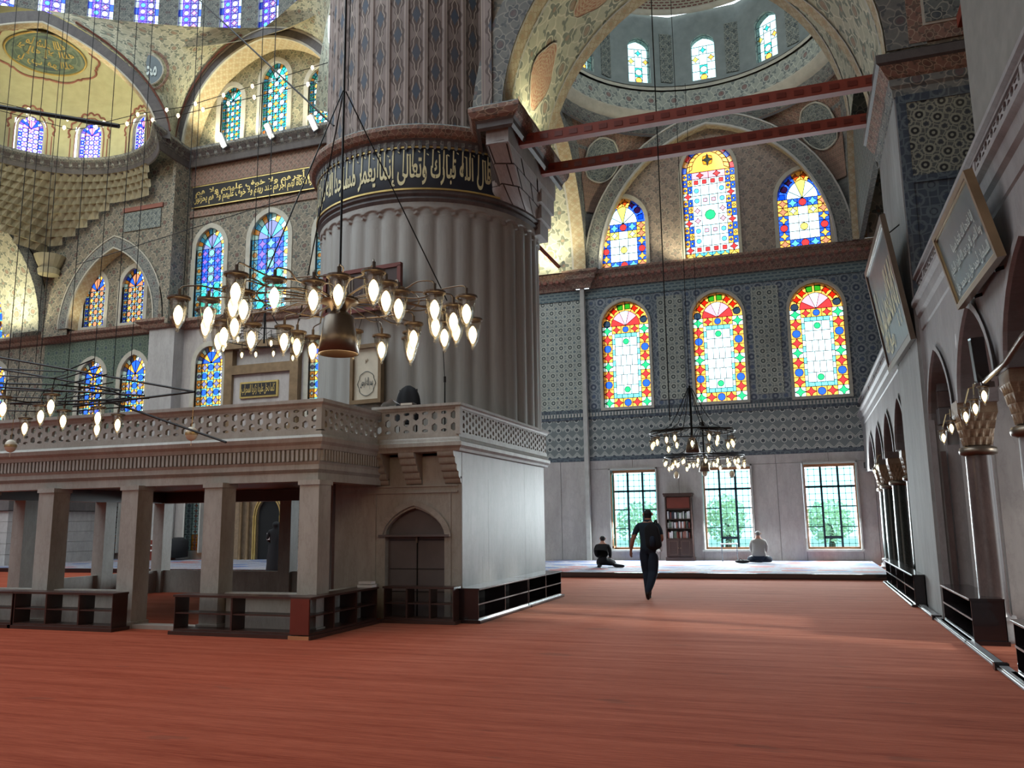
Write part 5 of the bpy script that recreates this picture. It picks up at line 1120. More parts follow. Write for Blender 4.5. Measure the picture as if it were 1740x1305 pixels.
MB().box(-36, -31.3, 28.9, 29.4, .13, 3.6).build('arcade_back', 'dark_stone', sl); MB().box(-33.9, -33.1, 28.85, 28.9, .9, 2.2).build('far_window', 'slate_board', sl)
# second great pier, outside the frame on the left, and nave wall behind the camera side
MB().box(-46, 8, -14.3, -14, 3, 30).build('wall_end', 'wall_marble')['kind'] = 'structure'

# ================================================================== STAINED WINDOWS OF THE GARDEN WALL
ORDL = ['left', 'middle', 'right']
def lower_win(i, c, w, z0, zs, z1):
    o = new_window((c, 29.6, z0)); W = Win(o, FY(29.64), True, .02); L, R = c - w / 2, c + w / 2; b = .36; ph = (zs - z0) / 9
    seqL = ['g', 'r', 'r', 'b', 'r', 'g', 'r', 'b', 'r']; seqR = seqL[:]
    C = {'g': ('white', 'x', 'green'), 'r': ('orange', 'x', 'red'), 'b': ('orange', 'o', 'blue')}
    seqL = ['g', 'r', 'b', 'r', 'g', 'r', 'b', 'r', 'g']
    for r_ in range(9):
        for x0_ in (L, R - b): W.cell(x0_, x0_ + b, z0 + r_ * ph, z0 + (r_ + 1) * ph, *C[seqL[r_]], 1.05)
    x0_, x1_ = L + b, R - b; m = (x1_ - x0_) / 3
    for q, k in enumerate(('r', 'b', 'r')):
        W.cell(x0_ + q * m, x0_ + (q + 1) * m, z0, z0 + ph, *C[k], 1.0); W.cell(x0_ + q * m, x0_ + (q + 1) * m, zs - ph * .85, zs, *C[k], 1.0)
    za, zb = z0 + ph, zs - ph * .85; e = .10; zc = (za + zb) / 2
    for sx, dx in ((x0_, e), (x1_ - e, e)):
        n = 12
        for k in range(n): W.cell(sx, sx + e, za + (zb - za) * k / n, za + (zb - za) * (k + 1) / n, 'aqua' if k % 2 == 0 else 'white')
    xa, xb = x0_ + e, x1_ - e; mm = (xb - xa) / 4; hh = (zb - za)
    rows = [(0, .06, 4, 'aqua'), (.06, .2, 3, None), (.2, .36, 4, 'white'), (.36, .5, 3, 'white'), (.5, .66, 4, 'white'), (.66, .8, 3, 'white'), (.8, .94, 3, None), (.94, 1, 4, 'aqua')]
    for a, bb, k, col in rows:
        for q in range(k):
            p, r2 = xa + (xb - xa) * q / k, xa + (xb - xa) * (q + 1) / k
            if col is None: W.cell(p, r2, za + a * hh, za + bb * hh, *(('white', 'o', 'green') if q == 1 else ('clear', None, None)), 1.0)
            else: W.cell(p, r2, za + a * hh, za + bb * hh, col)
    W.head(c, w, zs, z1, 8, [('orange', 'blue', 'o'), ('orange', 'red', 'd'), ('orange', 'red', 'd'), ('orange', 'green', 's'), ('orange', 'green', 's'), ('orange', 'red', 'd'), ('orange', 'red', 'd'), ('orange', 'blue', 'o')], .34, 5, ['red', 'pink', 'white', 'pink', 'red'])
    W.done(); winframe(o, FY(29.5), aw(c, w, z0, zs, z1), .10)
for i, w_ in enumerate([(c, 1.74, 5.58, 8.62, 9.52) for c in (-5.83, -2.51, .80)]): lower_win(i, *w_)
def upper_side(c, w, z0, zs, z1):
    o = new_window((c, 29.6, z0)); W = Win(o, FY(29.64), True, .02); L, R = c - w / 2, c + w / 2; b = .34; ph = (zs - z0) / 6
    C = {'o': ('orange', 'x', 'rust'), 'y': ('blue', 'x', 'orange'), 'r': ('blue', 'o', 'red')}
    for r_, k in enumerate(('o', 'y', 'r', 'y', 'o', 'y')):
        if r_ == 5: k = 'o'
        for x0_ in (L, R - b): W.cell(x0_, x0_ + b, z0 + r_ * ph, z0 + (r_ + 1) * ph, *C[k], 1.1)
    x0_, x1_ = L + b, R - b; m = (x1_ - x0_) / 3
    for zz_ in (z0, zs - ph):
        for q in range(3): W.cell(x0_ + q * m, x0_ + (q + 1) * m, zz_, zz_ + ph, *(('blue', 'o', 'red') if q == 1 else ('blue', 'x', 'sky')), 1.15)
    za, zb = z0 + ph, zs - ph; h = (zb - za) / 4
    for r_ in range(4):
        for q in range(3):
            if r_ == 3: W.cell(x0_ + q * m, x0_ + (q + 1) * m, za + r_ * h, zb, *(('white', None, None) if q == 1 else ('yellow', 'd', 'white')))
            elif r_ == 1 and q == 1: W.cell(x0_ + m, x0_ + 2 * m, za + h, za + 2 * h, 'white', 'o', 'yellow', 1.1)
            else: W.cell(x0_ + q * m, x0_ + (q + 1) * m, za + r_ * h, za + (r_ + 1) * h, 'white')
    W.head(c, w, zs, z1, 8, [('blue', 'sky', 's'), ('blue', 'red', 'o'), ('blue', 'red', 'd'), ('orange', 'rust', 'd'), ('orange', 'rust', 'd'), ('blue', 'red', 'd'), ('blue', 'red', 'o'), ('blue', 'sky', 's')], .32, 5, ['white', 'clear', 'yellow', 'clear', 'white'])
    W.done(); winframe(o, FY(29.5), aw(c, w, z0, zs, z1), .14)
upper_side(*UW[0]); upper_side(*UW[2])
def upper_mid(c, w, z0, zs, z1):
    o = new_window((c, 29.6, z0)); W = Win(o, FY(29.64), True, .02); L, R = c - w / 2, c + w / 2; b = .17
    n = 13; ph = (zs - z0) / n
    for r_ in range(n):
        z = z0 + r_ * ph
        for e, x0_ in enumerate((L, R - 2 * b)):
            if r_ % 4 == 1: W.cell(x0_, x0_ + 2 * b, z, z + ph, 'white', 'x', 'red', 1.15)
            elif r_ == 0: W.cell(x0_, x0_ + 2 * b, z, z + ph, 'orange', 'd', 'yellow', 1.1)
            else: W.cell(x0_, x0_ + b, z, z + ph, 'blue' if r_ % 2 else 'orange', 'd', 'orange' if r_ % 2 else 'blue', .9); W.cell(x0_ + b, x0_ + 2 * b, z, z + ph, 'orange' if r_ % 2 else 'blue', 'd', 'yellow', .8)
    x0_, x1_ = L + 2 * b, R - 2 * b; m = (x1_ - x0_) / 4
    for q in range(4):
        W.cell(x0_ + q * m, x0_ + (q + 1) * m, z0, z0 + ph, 'sky', 'x', 'yellow', 1.1); W.cell(x0_ + q * m, x0_ + (q + 1) * m, z0 + ph, z0 + 2 * ph, 'white', 's', 'red', 1.0); W.cell(x0_ + q * m, x0_ + (q + 1) * m, zs - 2 * ph, zs - ph, 'white', 's', 'red', 1.0)
    W.cell(x0_, x0_ + 2 * m, zs - ph, zs, 'pink', 'd', 'red', 1.2); W.cell(x0_ + 2 * m, x1_, zs - ph, zs, 'pink', 'd', 'red', 1.2)
    za, zb = z0 + 2 * ph, zs - 2 * ph; h = (zb - za) / 6
    for r_ in range(6):
        if r_ in (2, 3):
            if r_ == 2:
                W.cell(x0_ + m, x1_ - m, za + 2 * h, za + 4 * h, 'white', 'o', 'green', .8)
                for q in (0, 3): W.cell(x0_ + q * m, x0_ + (q + 1) * m, za + 2 * h, za + 3 * h, 'white', 'd', 'pink', .9); W.cell(x0_ + q * m, x0_ + (q + 1) * m, za + 3 * h, za + 4 * h, 'white', 'd', 'pink', .9)
            continue
        for q in range(4): W.cell(x0_ + q * m, x0_ + (q + 1) * m, za + r_ * h, za + (r_ + 1) * h, *(('white', 'o', 'sky') if q in (0, 3) and r_ in (0, 1, 4, 5) else ('clear', 's', 'pink') if r_ in (1, 4) else ('white', None, None)), .75)
    W.head(c, w, zs, z1, 12, [('blue', 'orange', None), ('orange', 'blue', None), ('red', 'white', None)], .15, 1, ['orange'])
    # inner ring and star of the round head
    A_ = arch(c, w / 2 - .17, zs + .02, z1 - .17, 24)
    keep = W.fr; W.fr = FR(keep(0, -.02, 0), keep.x, keep.n)
    for k in range(12): a_, b_ = A_[2 * k], A_[2 * k + 2]; ic = (c, zs + .42); P = [a_, A_[2 * k + 1], b_, ((b_[0] - ic[0]) * .75 + ic[0], (b_[1] - ic[1]) * .75 + ic[1]), ((a_[0] - ic[0]) * .75 + ic[0], (a_[1] - ic[1]) * .75 + ic[1])]; W.line(P)
    W.fr = FR(keep(0, -.04, 0), keep.x, keep.n); st = [(c + x * .5, zs + .42 + z * .5) for x, z in star(.36, .42)]; W.poly(st, 'yellow'); W.fr = FR(keep(0, -.06, 0), keep.x, keep.n); W.poly([(c + x * .45, zs + .42 + z * .6) for x, z in star(.4, .16)], 'blue'); W.fr = keep
    W.done(); winframe(o, FY(29.5), aw(c, w, z0, zs, z1), .12)
upper_mid(*UW[1])
# clear garden windows at floor level
def garden_window(c, k):
    o = new_window((c, 29.8, 1.9)); w, z0, z1 = WW, .46, 3.35; L, R = c - w / 2, c + w / 2
    MB().box(L, L + .05, 29.40, 30.0, z0, z1).box(R - .05, R, 29.40, 30.0, z0, z1).box(L, R, 29.40, 30.0, z1 - .05, z1).box(L - .03, R + .03, 29.36, 30.0, z0 - .03, z0 + .035).build('stone_surround', 'white_plaster', o)
    y0 = 29.9; l, r = L + .09, R - .09; zb, zt = z0 + .10, z1 - .14
    MB().box(L + .05, l, y0 - .05, y0 + .05, z0, z1 - .05).box(r, R - .05, y0 - .05, y0 + .05, z0, z1 - .05).box(l, r, y0 - .05, y0 + .05, z0 + .03, zb).box(l, r, y0 - .05, y0 + .05, zt, z1 - .05).build('sash_frame', 'pine_wood', o)
    c1, c2 = l + (r - l) * .32, l + (r - l) * .67; h = (zt - zb) / 4; t = .034
    mb = MB(); mb.box(c1 - t, c1 + t, y0 - .03, y0 + .03, zb, zt); mb.box(c2 - t, c2 + t, y0 - .03, y0 + .03, zb, zt)
    mb.box(l, r, y0 - .03, y0 + .03, zb + 3 * h - t, zb + 3 * h + t)
    for q in (1, 2): mb.box(l, c1, y0 - .03, y0 + .03, zb + q * h - t / 2, zb + q * h + t / 2); mb.box(c2, r, y0 - .03, y0 + .03, zb + q * h - t / 2, zb + q * h + t / 2)
    if k: mb.box(c1, c2, y0 - .03, y0 + .03, zb + .27, zb + .36)
    mb.build('glazing_bars', 'cloth_teal', o)
    for x0_, x1_, a, b in [(l, c1, q, q + 1) for q in range(4)] + [(c2, r, q, q + 1) for q in range(4)] + [(c1, c2, 3, 4), (c1, c2, 0, 3)]:
        MB().box(x0_ + t, x1_ - t, y0 - .004, y0 + .004, zb + a * h + t / 2, zb + b * h - t / 2).build('pane', 'glass_garden', o)
    mb = MB()
    for q in range(1, 9): x = L + w * q / 9; mb.tube([(x, 30.12, z0), (x, 30.12, z1)], .007, 5)
    for q in range(1, 14): z = z0 + (z1 - z0) * q / 14; mb.tube([(L, 30.12, z), (R, 30.12, z)], .007, 5)
    for q in range(1, 9):
        for p_ in range(1, 14): x = L + w * q / 9; z = z0 + (z1 - z0) * p_ / 14; mb.box(x - .015, x + .015, 30.1, 30.14, z - .015, z + .015)
    mb.build('iron_grille', 'metal_grey', o, kind='stuff')
for k, c in enumerate(QX): garden_window(c, k)
# open casement in the left garden window
o = struct('window_%d' % (WN[0] + 1), (-6.55, 29.7, 1.9)); WN[0] += 1
MB().box(-6.53, -6.49, 29.42, 29.84, .55, .62).box(-6.53, -6.49, 29.42, 29.84, 3.15, 3.2).box(-6.53, -6.49, 29.42, 29.46, .55, 3.2).box(-6.53, -6.49, 29.8, 29.84, .55, 3.2).build('sash_frame', 'pine_wood', o)
MB().box(-6.515, -6.505, 29.46, 29.8, .62, 3.15).build('pane', 'glass_garden', o)
# trees in the garden behind the grilles
def tree(x, y, h, rw, label, seed):
    rg = random.Random(seed); t = thing('garden_tree', (x, y, -.3), label, 'tree', None); MB().tube([(x, y, -.3), (x + .1, y, h * .35), (x, y + .1, h * .6)], [.16, .12, .07], 7).build('trunk', 'bark', t, True)
    mb = MB()
    for k in range(800):
        th = rg.random() * 2 * PI; ph = math.acos(2 * rg.random() - 1); q = rg.random() ** .33; p = V(x + rw * q * sin(ph) * cos(th), y + rw * q * sin(ph) * sin(th), h * .62 + h * .42 * q * cos(ph))
        a = V(rg.uniform(-1, 1), rg.uniform(-1, 1), rg.uniform(-1, 1)).normalized() * .11; b = a.cross(V(rg.uniform(-1, 1), rg.uniform(-1, 1), 1)).normalized() * .07; mb.add([p - a, p + b, p + a, p - b], [(0, 1, 2, 3)])
    mb.build('foliage', 'foliage', t, kind='stuff')
tree(-6.6, 36, 2.2, 1.3, 'green garden tree seen through the left garden window', 1); tree(-3.2, 36.5, 2.5, .9, 'green garden tree seen through the middle garden window', 2); tree(.9, 37.5, 2.2, 1.0, 'green garden tree seen through the right garden window', 3)

# ================================================================== FURNITURE
def rack(x0, x1, y0, y1, h, face, n, label, grp=None, back=False, ends=(0, 0), mat='black_lacquer', edge='lacquer_edge', nm='shoe_rack', plinth=.05):
    """open two-tier shoe rack; face: side that opens ('-y', '+x', '-x')"""
    t = thing(nm, ((x0 + x1) / 2, (y0 + y1) / 2, 0), label, 'shoe rack', grp); W_ = (x1 - x0) if face == '-y' else (y1 - y0); D = (y1 - y0) if face == '-y' else (x1 - x0)
    fr = FR((x0, y0, 0), (1, 0, 0), (0, 1, 0)) if face == '-y' else FR((x1, y0, 0), (0, 1, 0), (-1, 0, 0)) if face == '+x' else FR((x0, y1, 0), (0, -1, 0), (1, 0, 0))
    def bx(a0, a1, d0, d1, z0, z1, nm_, m):
        vs = [fr(x, y, z) for z in (z0, z1) for y in (d0, d1) for x in (a0, a1)]
        mb = MB(); mb.add(vs, [(0, 2, 3, 1), (4, 5, 7, 6), (0, 1, 5, 4), (2, 6, 7, 3), (0, 4, 6, 2), (1, 3, 7, 5)]); return mb.build(nm_, m, t)
    bx(-plinth, W_ + plinth, -plinth, D + .01, 0, .05, 'plinth', mat); bx(0, W_, 0, D, .05, .08, 'bottom_board', mat); bx(-.015, W_ + .015, -.02, D, h - .03, h, 'top_board', mat)
    bx(.01, W_ - .01, .01, D, h * .52, h * .52 + .018, 'shelf', mat)
    for k in range(n + 1): a = W_ * k / n; bx(max(0, a - .014), min(W_, a + .014), .0, D, .08, h - .03, 'upright', mat)
    if back: bx(0, W_, D - .01, D, .05, h - .02, 'back_panel', 'void_dark')
    if edge:
        bx(0, W_, -.006, 0, h * .52, h * .52 + .02, 'shelf_edge', edge); bx(-.015, W_ + .015, -.026, -.02, h - .022, h - .008, 'top_edge', edge); bx(-plinth, W_ + plinth, -plinth - .006, -plinth, .03, .05, 'plinth_edge', edge)
    for e, a in ((0, 0), (1, W_)):
        if ends[e]: bx(a - .18 if e else a, a if e else a + .18, .02, D - .02, .08, h - .03, 'filled_box', 'void_dark')
    return t
WD = 'worn_wood'
rack(-13.9, -11.72, 9.95, 10.22, .55, '-y', 3, 'dark wooden shoe rack under the gallery, leftmost one cut by the picture edge', 'shoe racks under the gallery', mat='dark_wood', edge=None)
rack(-11.68, -9.74, 9.95, 10.24, .55, '-y', 3, 'dark wooden shoe rack left of the gallery entrance step', 'shoe racks under the gallery', mat='dark_wood', edge=None)
rack(-8.62, -6.66, 9.95, 10.24, .55, '-y', 2, 'dark wooden shoe rack right of the gallery entrance step', 'shoe racks under the gallery', mat='dark_wood', edge=None)
rack(-6.64, -6.36, 9.92, 11.8, .55, '+x', 3, 'dark shoe rack with a red end panel turned along the gallery corner post', 'shoe racks under the gallery', mat='dark_wood', edge=None)
MB().box(-6.65, -6.36, 9.9, 9.925, .06, .53).build('end_panel', 'red_wood', bpy.data.objects['shoe_rack.003']); MB().box(-6.65, -6.33, 9.86, 9.92, 0, .05).build('end_foot', 'pine_wood', bpy.data.objects['shoe_rack.003'])
rack(-6.30, -5.12, 11.9, 12.15, .55, '-y', 3, 'open dark wooden shoe rack in front of the arched grey door', None, mat='dark_wood', edge=None)
rack(-5.17, -4.80, 12.12, 14.55, .52, '+x', 2, 'black shoe rack with pale edges along the lit pier face, nearer one', 'racks along the pier face', back=True); rack(-5.17, -4.80, 14.6, 16.7, .52, '+x', 2, 'black shoe rack with pale edges along the lit pier face, farther one', 'racks along the pier face', back=True)
rack(1.66, 1.84, 15.95, 18.9, .54, '-x', 2, 'glossy black shoe rack beside the white pier, near half of the far pair', 'racks along the right arcade', back=True, ); rack(1.66, 1.90, 18.92, 21.3, .54, '-x', 2, 'glossy black shoe rack beyond the white pier, far half of the far pair', 'racks along the right arcade', back=True)
rack(1.80, 2.16, 11.5, 13.75, .54, '-x', 1, 'glossy black shoe rack in front of the dark brown column', 'racks along the right arcade', back=True); rack(1.80, 2.16, 7.0, 9.3, .54, '-x', 1, 'glossy black shoe rack cut by the right picture edge', 'racks along the right arcade', back=True)
bt = thing('floor_barrier', (1.72, 14, 0), 'low black and chrome floor rail joining the racks along the right arcade', 'rail')
for a, b in ((14.12, 15.95), (9.75, 11.5), (11.5, 14.05), (15.95, 21.6), (6, 9.7)): q_ = .1 if b > 20 else 0; MB().box(1.70 - q_, 1.80 - q_ * 1.3, a + .02, b - .02, 0, .045).build('base_strip', 'black_lacquer', bt); MB().box(1.69 - q_, 1.70 - q_, a + .02, b - .02, .012, .03).box(1.71 - q_, 1.79 - q_ * 1.4, a + .02, b - .02, .045, .05).build('chrome_strip', 'lacquer_edge', bt)
for y in (14.1, 9.72): MB().box(1.67, 1.8, y - .05, y + .05, 0, .07).build('joint', 'black_lacquer', bt)
rack(3.6, 5.6, 12.6, 13.0, .52, '-y', 2, 'dark shoe rack standing in the passage behind the arcade', None, back=True)
# bookcase and its books
bc = thing('bookcase', (-4.13, 29.3, .13), 'tall dark wooden bookcase with two panelled doors between the garden windows', 'bookcase'); b0, b1 = -4.58, -3.68
MB().box(b0, b0 + .04, 29.1, 29.48, .13, 2.36).box(b1 - .04, b1, 29.1, 29.48, .13, 2.36).box(b0, b1, 29.46, 29.48, .13, 2.36).build('carcass', 'dark_wood', bc)
MB().box(b0 - .05, b1 + .05, 29.04, 29.49, 2.36, 2.42).box(b0 - .03, b1 + .03, 29.06, 29.49, 2.3, 2.36).build('crown', 'dark_wood', bc); MB().box(b0 - .03, b1 + .03, 29.06, 29.48, .13, .25).build('plinth', 'dark_wood', bc)
SZs = [.86, 1.20, 1.52, 1.86]
for z in SZs: MB().box(b0 + .04, b1 - .04, 29.1, 29.46, z, z + .025).build('shelf', 'dark_wood', bc)
for x0_, x1_ in ((b0 + .04, -4.135), (-4.125, b1 - .04)):
    d = MB().box(x0_, x1_, 29.08, 29.1, .27, .86).build('door', 'dark_wood', bc); MB().box(x0_ + .06, x0_ + .075, 29.07, 29.08, .34, .8).box(x1_ - .075, x1_ - .06, 29.07, 29.08, .34, .8).box(x0_ + .06, x1_ - .06, 29.07, 29.08, .34, .355).box(x0_ + .06, x1_ - .06, 29.07, 29.08, .785, .8).build('panel_moulding', 'worn_wood', d)
    MB().lathe([(0, .55), (.012, .56), (0, .575)], (x1_ - .03 if x0_ < -4.3 else x0_ + .03, 29.07), 8).build('knob', 'brass', d)
MB().box(b0 + .06, b1 - .06, 29.13, 29.15, 1.9, 2.28).build('red_backboard', 'red_wood', bc)
BC_ = [('pale', 'cloth_white'), ('blue', 'navy_paint'), ('red', 'vermilion'), ('grey', 'cloth_grey'), ('brown', 'red_wood'), ('green', 'tile_green')]
rows_ = ('lowest open', 'middle', 'upper')
for si, z in enumerate(SZs[:3]):
    x = b0 + .06; k = 0
    while x < b1 - .10:
        w_ = rnd.choice((.034, .042, .05, .06)); h_ = rnd.uniform(.19, .26); cn_, m_ = rnd.choice(BC_)
        t = thing('book', (x + w_ / 2, 29.22, z + .026), '%s book standing on the %s shelf of the dark bookcase' % (cn_, rows_[si]), 'book', '%s books on the %s shelf' % (cn_, rows_[si]))
        MB().box(x + .001, x + w_ - .001, 29.14, 29.32, z + .026, z + .026 + h_).build('cover', m_, t); MB().box(x + .004, x + w_ - .004, 29.15, 29.325, z + .028, z + .024 + h_ + .001).build('pages', 'paper', t)
        x += w_ + (.03 if rnd.random() < .12 else .001); k += 1
# small items round the garden windows
t = thing('folding_lectern', (-2.45, 28.9, .13), 'small white folding book stand under the middle garden window', 'stand'); MB().box(-2.75, -2.2, 28.75, 29.0, .68, .71).build('top', 'cloth_white', t)
for x in (-2.72, -2.23): MB().tube([(x, 28.78, .68), (x + .02, 28.95, .13)], .014, 5).build('leg', 'metal_grey', t); MB().tube([(x, 28.97, .68), (x + .02, 28.8, .13)], .014, 5).build('leg', 'metal_grey', t)
t = thing('wall_box', (2.0, 29.45, 3.2), 'small dark wall speaker box right of the garden windows', 'speaker'); MB().box(1.9, 2.02, 29.38, 29.5, 3.1, 3.28).build('body', 'black_paint', t); MB().box(1.92, 2.0, 29.375, 29.38, 3.12, 3.26).build('grille', 'metal_grey', t)
# balcony things
t = thing('framed_calligraphy', (-7.95, 14.2, 4.4), 'gold framed white calligraphy sheet hanging on the reeded pier above the balcony', 'picture'); fa_ = FR((-7.93, 14.17, 0), (1, -.12, 0), (.12, 1, 0))
def fbox(mb, fr, x0, x1, y0, y1, z0, z1): return mb.add([fr(x, y, z) for z in (z0, z1) for y in (y0, y1) for x in (x0, x1)], [(0, 2, 3, 1), (4, 5, 7, 6), (0, 1, 5, 4), (2, 6, 7, 3), (0, 4, 6, 2), (1, 3, 7, 5)])
mb = MB(); [fbox(mb, fa_, *q) for q in ((-.37, -.30, -.06, .06, 3.82, 5.0), (.30, .37, -.06, .06, 3.82, 5.0), (-.30, .30, -.06, .06, 3.82, 3.90), (-.30, .30, -.06, .06, 4.92, 5.0))]; mb.build('frame', 'gold_frame', t)
fbox(MB(), fa_, -.3, .3, -.0, .03, 3.9, 4.92).build('sheet', 'ivory', t)
mb = MB(); mb.tube([fa_(.2 * cos(2 * PI * k / 30) * (1 + .08 * cos(8 * PI * k / 15)), -.01, 4.22 + .24 * sin(2 * PI * k / 30)) for k in range(31)], .006, 4); mb.build('medallion_line', 'slate_board', t)
lettering('بسم الله الرحمن', lambda u, v: fa_(-.15 + .3 * u, -.008, 4.1 + .24 * v), t, 'slate_board', 'lettering'); lettering('هو', lambda u, v: fa_(-.04 + .08 * u, -.008, 4.62 + .1 * v), t, 'gold_frame', 'lettering')
mb = MB()
for s_ in (-1, 1): mb.tube([fa_(.34 * s_, .0, 5.0), fa_(.05 * s_, .05, 5.9)], .006, 4)
mb.build('hanging_cord', 'black_iron', t)
t = thing('carved_plaque', (-8.1, 14.1, 6.2), 'dark carved calligraphy plaque on the pier behind the big chandelier', 'plaque'); fp = FR((-8.0, 14.15, 0), (1, -.1, 0), (.1, 1, 0)); fbox(MB(), fp, -.95, .85, -.04, .04, 5.7, 6.5).build('board', 'dark_wood', t)
mb = MB(); [fbox(mb, fp, *q) for q in ((-.98, .88, -.07, .02, 6.47, 6.55), (-.98, .88, -.07, .02, 5.65, 5.73), (-.98, -.9, -.07, .02, 5.7, 6.5), (.8, .88, -.07, .02, 5.7, 6.5))]; mb.build('frame', 'red_wood', t)
lettering('ما شاء الله', lambda u, v: fp(-.6 + 1.2 * u, -.05, 5.8 + .55 * v), t, 'bronze', 'lettering')
t = thing('draped_jacket', (-6.35, 12.75, 2.7), 'black jacket draped over a chair back behind the balcony rail', 'jacket')
mb = MB(); mb.grid(lambda u, v: V(-6.34 + .235 * (1 - max(0, (v - .35) / .66) ** 2.6) ** .5 * cos(2 * PI * u), 12.78 + .10 * (1 - max(0, (v - .5) / .52) ** 3) ** .5 * sin(2 * PI * u) * (1 + .08 * sin(14 * PI * u)), 3.2 + .66 * v), 36, 14); mb.build('jacket', 'cloth_black', t, True)
MB().box(-6.52, -6.5, 12.8, 12.82, 2.7, 3.8).box(-6.2, -6.18, 12.8, 12.82, 2.7, 3.8).build('chair_post', 'black_iron', t)
t = thing('white_cloth', (-6.3, 12.45, 3.4), 'crumpled white cloth lying on the balcony rail beside the black jacket', 'cloth'); mb = MB(); mb.grid(lambda u, v: V(-6.48 + .34 * u, 12.05 + .25 * v, 3.42 + .10 * sin(PI * u) * (1 - .4 * v) + .015 * sin(14 * u)), 14, 5); mb.build('fabric', 'cloth_white', t, True)
t = thing('book', (-6.0, 12.2, 3.4), 'dark prayer book resting on the balcony rail right of the white cloth', 'book'); MB().box(-6.12, -5.9, 12.05, 12.2, 3.41, 3.45).build('cover', 'worn_wood', t); MB().box(-6.11, -5.91, 12.045, 12.19, 3.415, 3.445).build('pages', 'paper', t)
t = thing('microphone_stand', (-5.7, 12.6, 2.68), 'thin black microphone stand on the balcony', 'microphone stand'); MB().lathe([(0, 2.7), (.13, 2.7), (.12, 2.73), (0, 2.74)], (-5.66, 12.8), 14).build('base', 'black_iron', t); MB().tube([(-5.66, 12.8, 2.7), (-5.66, 12.8, 3.95)], .012, 6).build('lower_tube', 'black_iron', t); MB().tube([(-5.66, 12.8, 3.9), (-5.69, 12.8, 4.42)], .007, 6).build('upper_tube', 'black_iron', t); MB().tube([(-5.66, 12.8, 3.88), (-5.66, 12.8, 3.98)], .022, 8).build('clamp', 'black_iron', t)
t = thing('folded_cloth', (-6.75, 12.15, .57), 'small pale folded cloths lying on the rack top beside the gallery', 'cloth'); MB().box(-6.6, -6.35, 11.6, 11.75, .55, .59).box(-6.58, -6.37, 11.6, 11.75, .6, .64).build('fold', 'cloth_white', t)
# framed boards leaning out over the gallery
def leaning(pts, name, label, fmat, bmat, lines, tmat, fw_, inner=None):
    TF, TN, BN, BF = [V(*p) for p in pts]; o_ = BF; ux = (BN - BF); uz = (TF - BF); n = ux.cross(uz).normalized()
    if n.x < 0: n = -n
    lx, lz = ux.length, uz.length; t = thing(name, (TF + BN) / 2, label, 'framed board')
    def P(a, d, b): return BF + ux.normalized() * a + uz.normalized() * b + n * d
    def bx(a0, a1, d0, d1, b0_, b1_): mb = MB(); mb.add([P(x, y, z) for z in (b0_, b1_) for y in (d0, d1) for x in (a0, a1)], [(0, 2, 3, 1), (4, 5, 7, 6), (0, 1, 5, 4), (2, 6, 7, 3), (0, 4, 6, 2), (1, 3, 7, 5)]); return mb
    bx(fw_ * .5, lx - fw_ * .5, .0, .03, fw_ * .5, lz - fw_ * .5).build('board', bmat, t)
    for q in ((0, lx, 0, fw_), (0, lx, lz - fw_, lz), (0, fw_, fw_, lz - fw_), (lx - fw_, lx, fw_, lz - fw_)): bx(q[0], q[1], -.03, .05, q[2], q[3]).build('frame_side', fmat[0], t)
    for q in ((fw_, lx - fw_, fw_, fw_ * 1.35), (fw_, lx - fw_, lz - fw_ * 1.35, lz - fw_), (fw_, fw_ * 1.35, fw_, lz - fw_), (lx - fw_ * 1.35, lx - fw_, fw_, lz - fw_)): bx(q[0], q[1], -.015, .04, q[2], q[3]).build('inner_fillet', fmat[1], t)
    for s_, a0, a1, b0_, b1_ in lines: lettering(s_, lambda u, v: P(lx * (a0 + (a1 - a0) * u), -.012, lz * (b0_ + (b1_ - b0_) * v)), t, tmat, 'lettering')
    for a in (.25, .75): mb = MB(); mb.tube([P(lx * a, .05, 0), P(lx * a, .05, 0) + V(.22, 0, .06)], .02, 5); mb.build('bracket', 'black_iron', t)
    for a in (.3, .7): mb = MB(); mb.tube([P(lx * a, .05, lz * .95), P(lx * a, .3, lz * 1.0) + V(.1, 0, .1)], .012, 5); mb.build('hanger', 'black_iron', t)
    return t
leaning([(1.47, 17.65, 6.38), (1.47, 14.28, 6.44), (1.79, 14.28, 4.30), (1.79, 17.95, 4.36)], 'calligraphy_board', 'large dark framed board with tall gilt calligraphy leaning out beside the white pier', ('bronze', 'dark_wood'), 'slate_board', [('لا إله إلا الله محمد رسول الله', .08, .92, .16, .72), ('رسول الله', .1, .5, .1, .3)], 'gold_text', .10)
leaning([(1.64, 10.46, 4.74), (1.64, 8.31, 4.72), (1.82, 8.28, 3.83), (1.82, 10.37, 3.84)], 'calligraphy_board', 'gold framed slate board covered with small silver calligraphy leaning over the arcade arch', ('gold_frame', 'brass'), 'slate_board', [('السلطان أحمد خان بن محمد خان', .1, .92, .12, .3), ('وما النصر إلا من عند الله العزيز الحكيم', .12, .9, .32, .5), ('إنا فتحنا لك فتحا مبينا', .3, .85, .52, .68)], 'silver_text', .055)
t = thing('column_speaker', (1.75, 9.4, 3.05), 'tall black column loudspeaker fixed in the arch above the brown column', 'loudspeaker'); M_ = Matrix.Translation((1.78, 9.45, 3.1)) @ Euler((rad(6), rad(-4), 0)).to_matrix().to_4x4()
MB().box(-.06, .06, -.07, .07, -.24, .22, M=M_).build('cabinet', 'black_lacquer', t); MB().box(-.062, -.058, -.06, .06, -.22, .2, M=M_).build('grille', 'black_iron', t); MB().box(-.02, .1, -.02, .02, -.3, -.24, M=M_).build('bracket', 'metal_grey', t)
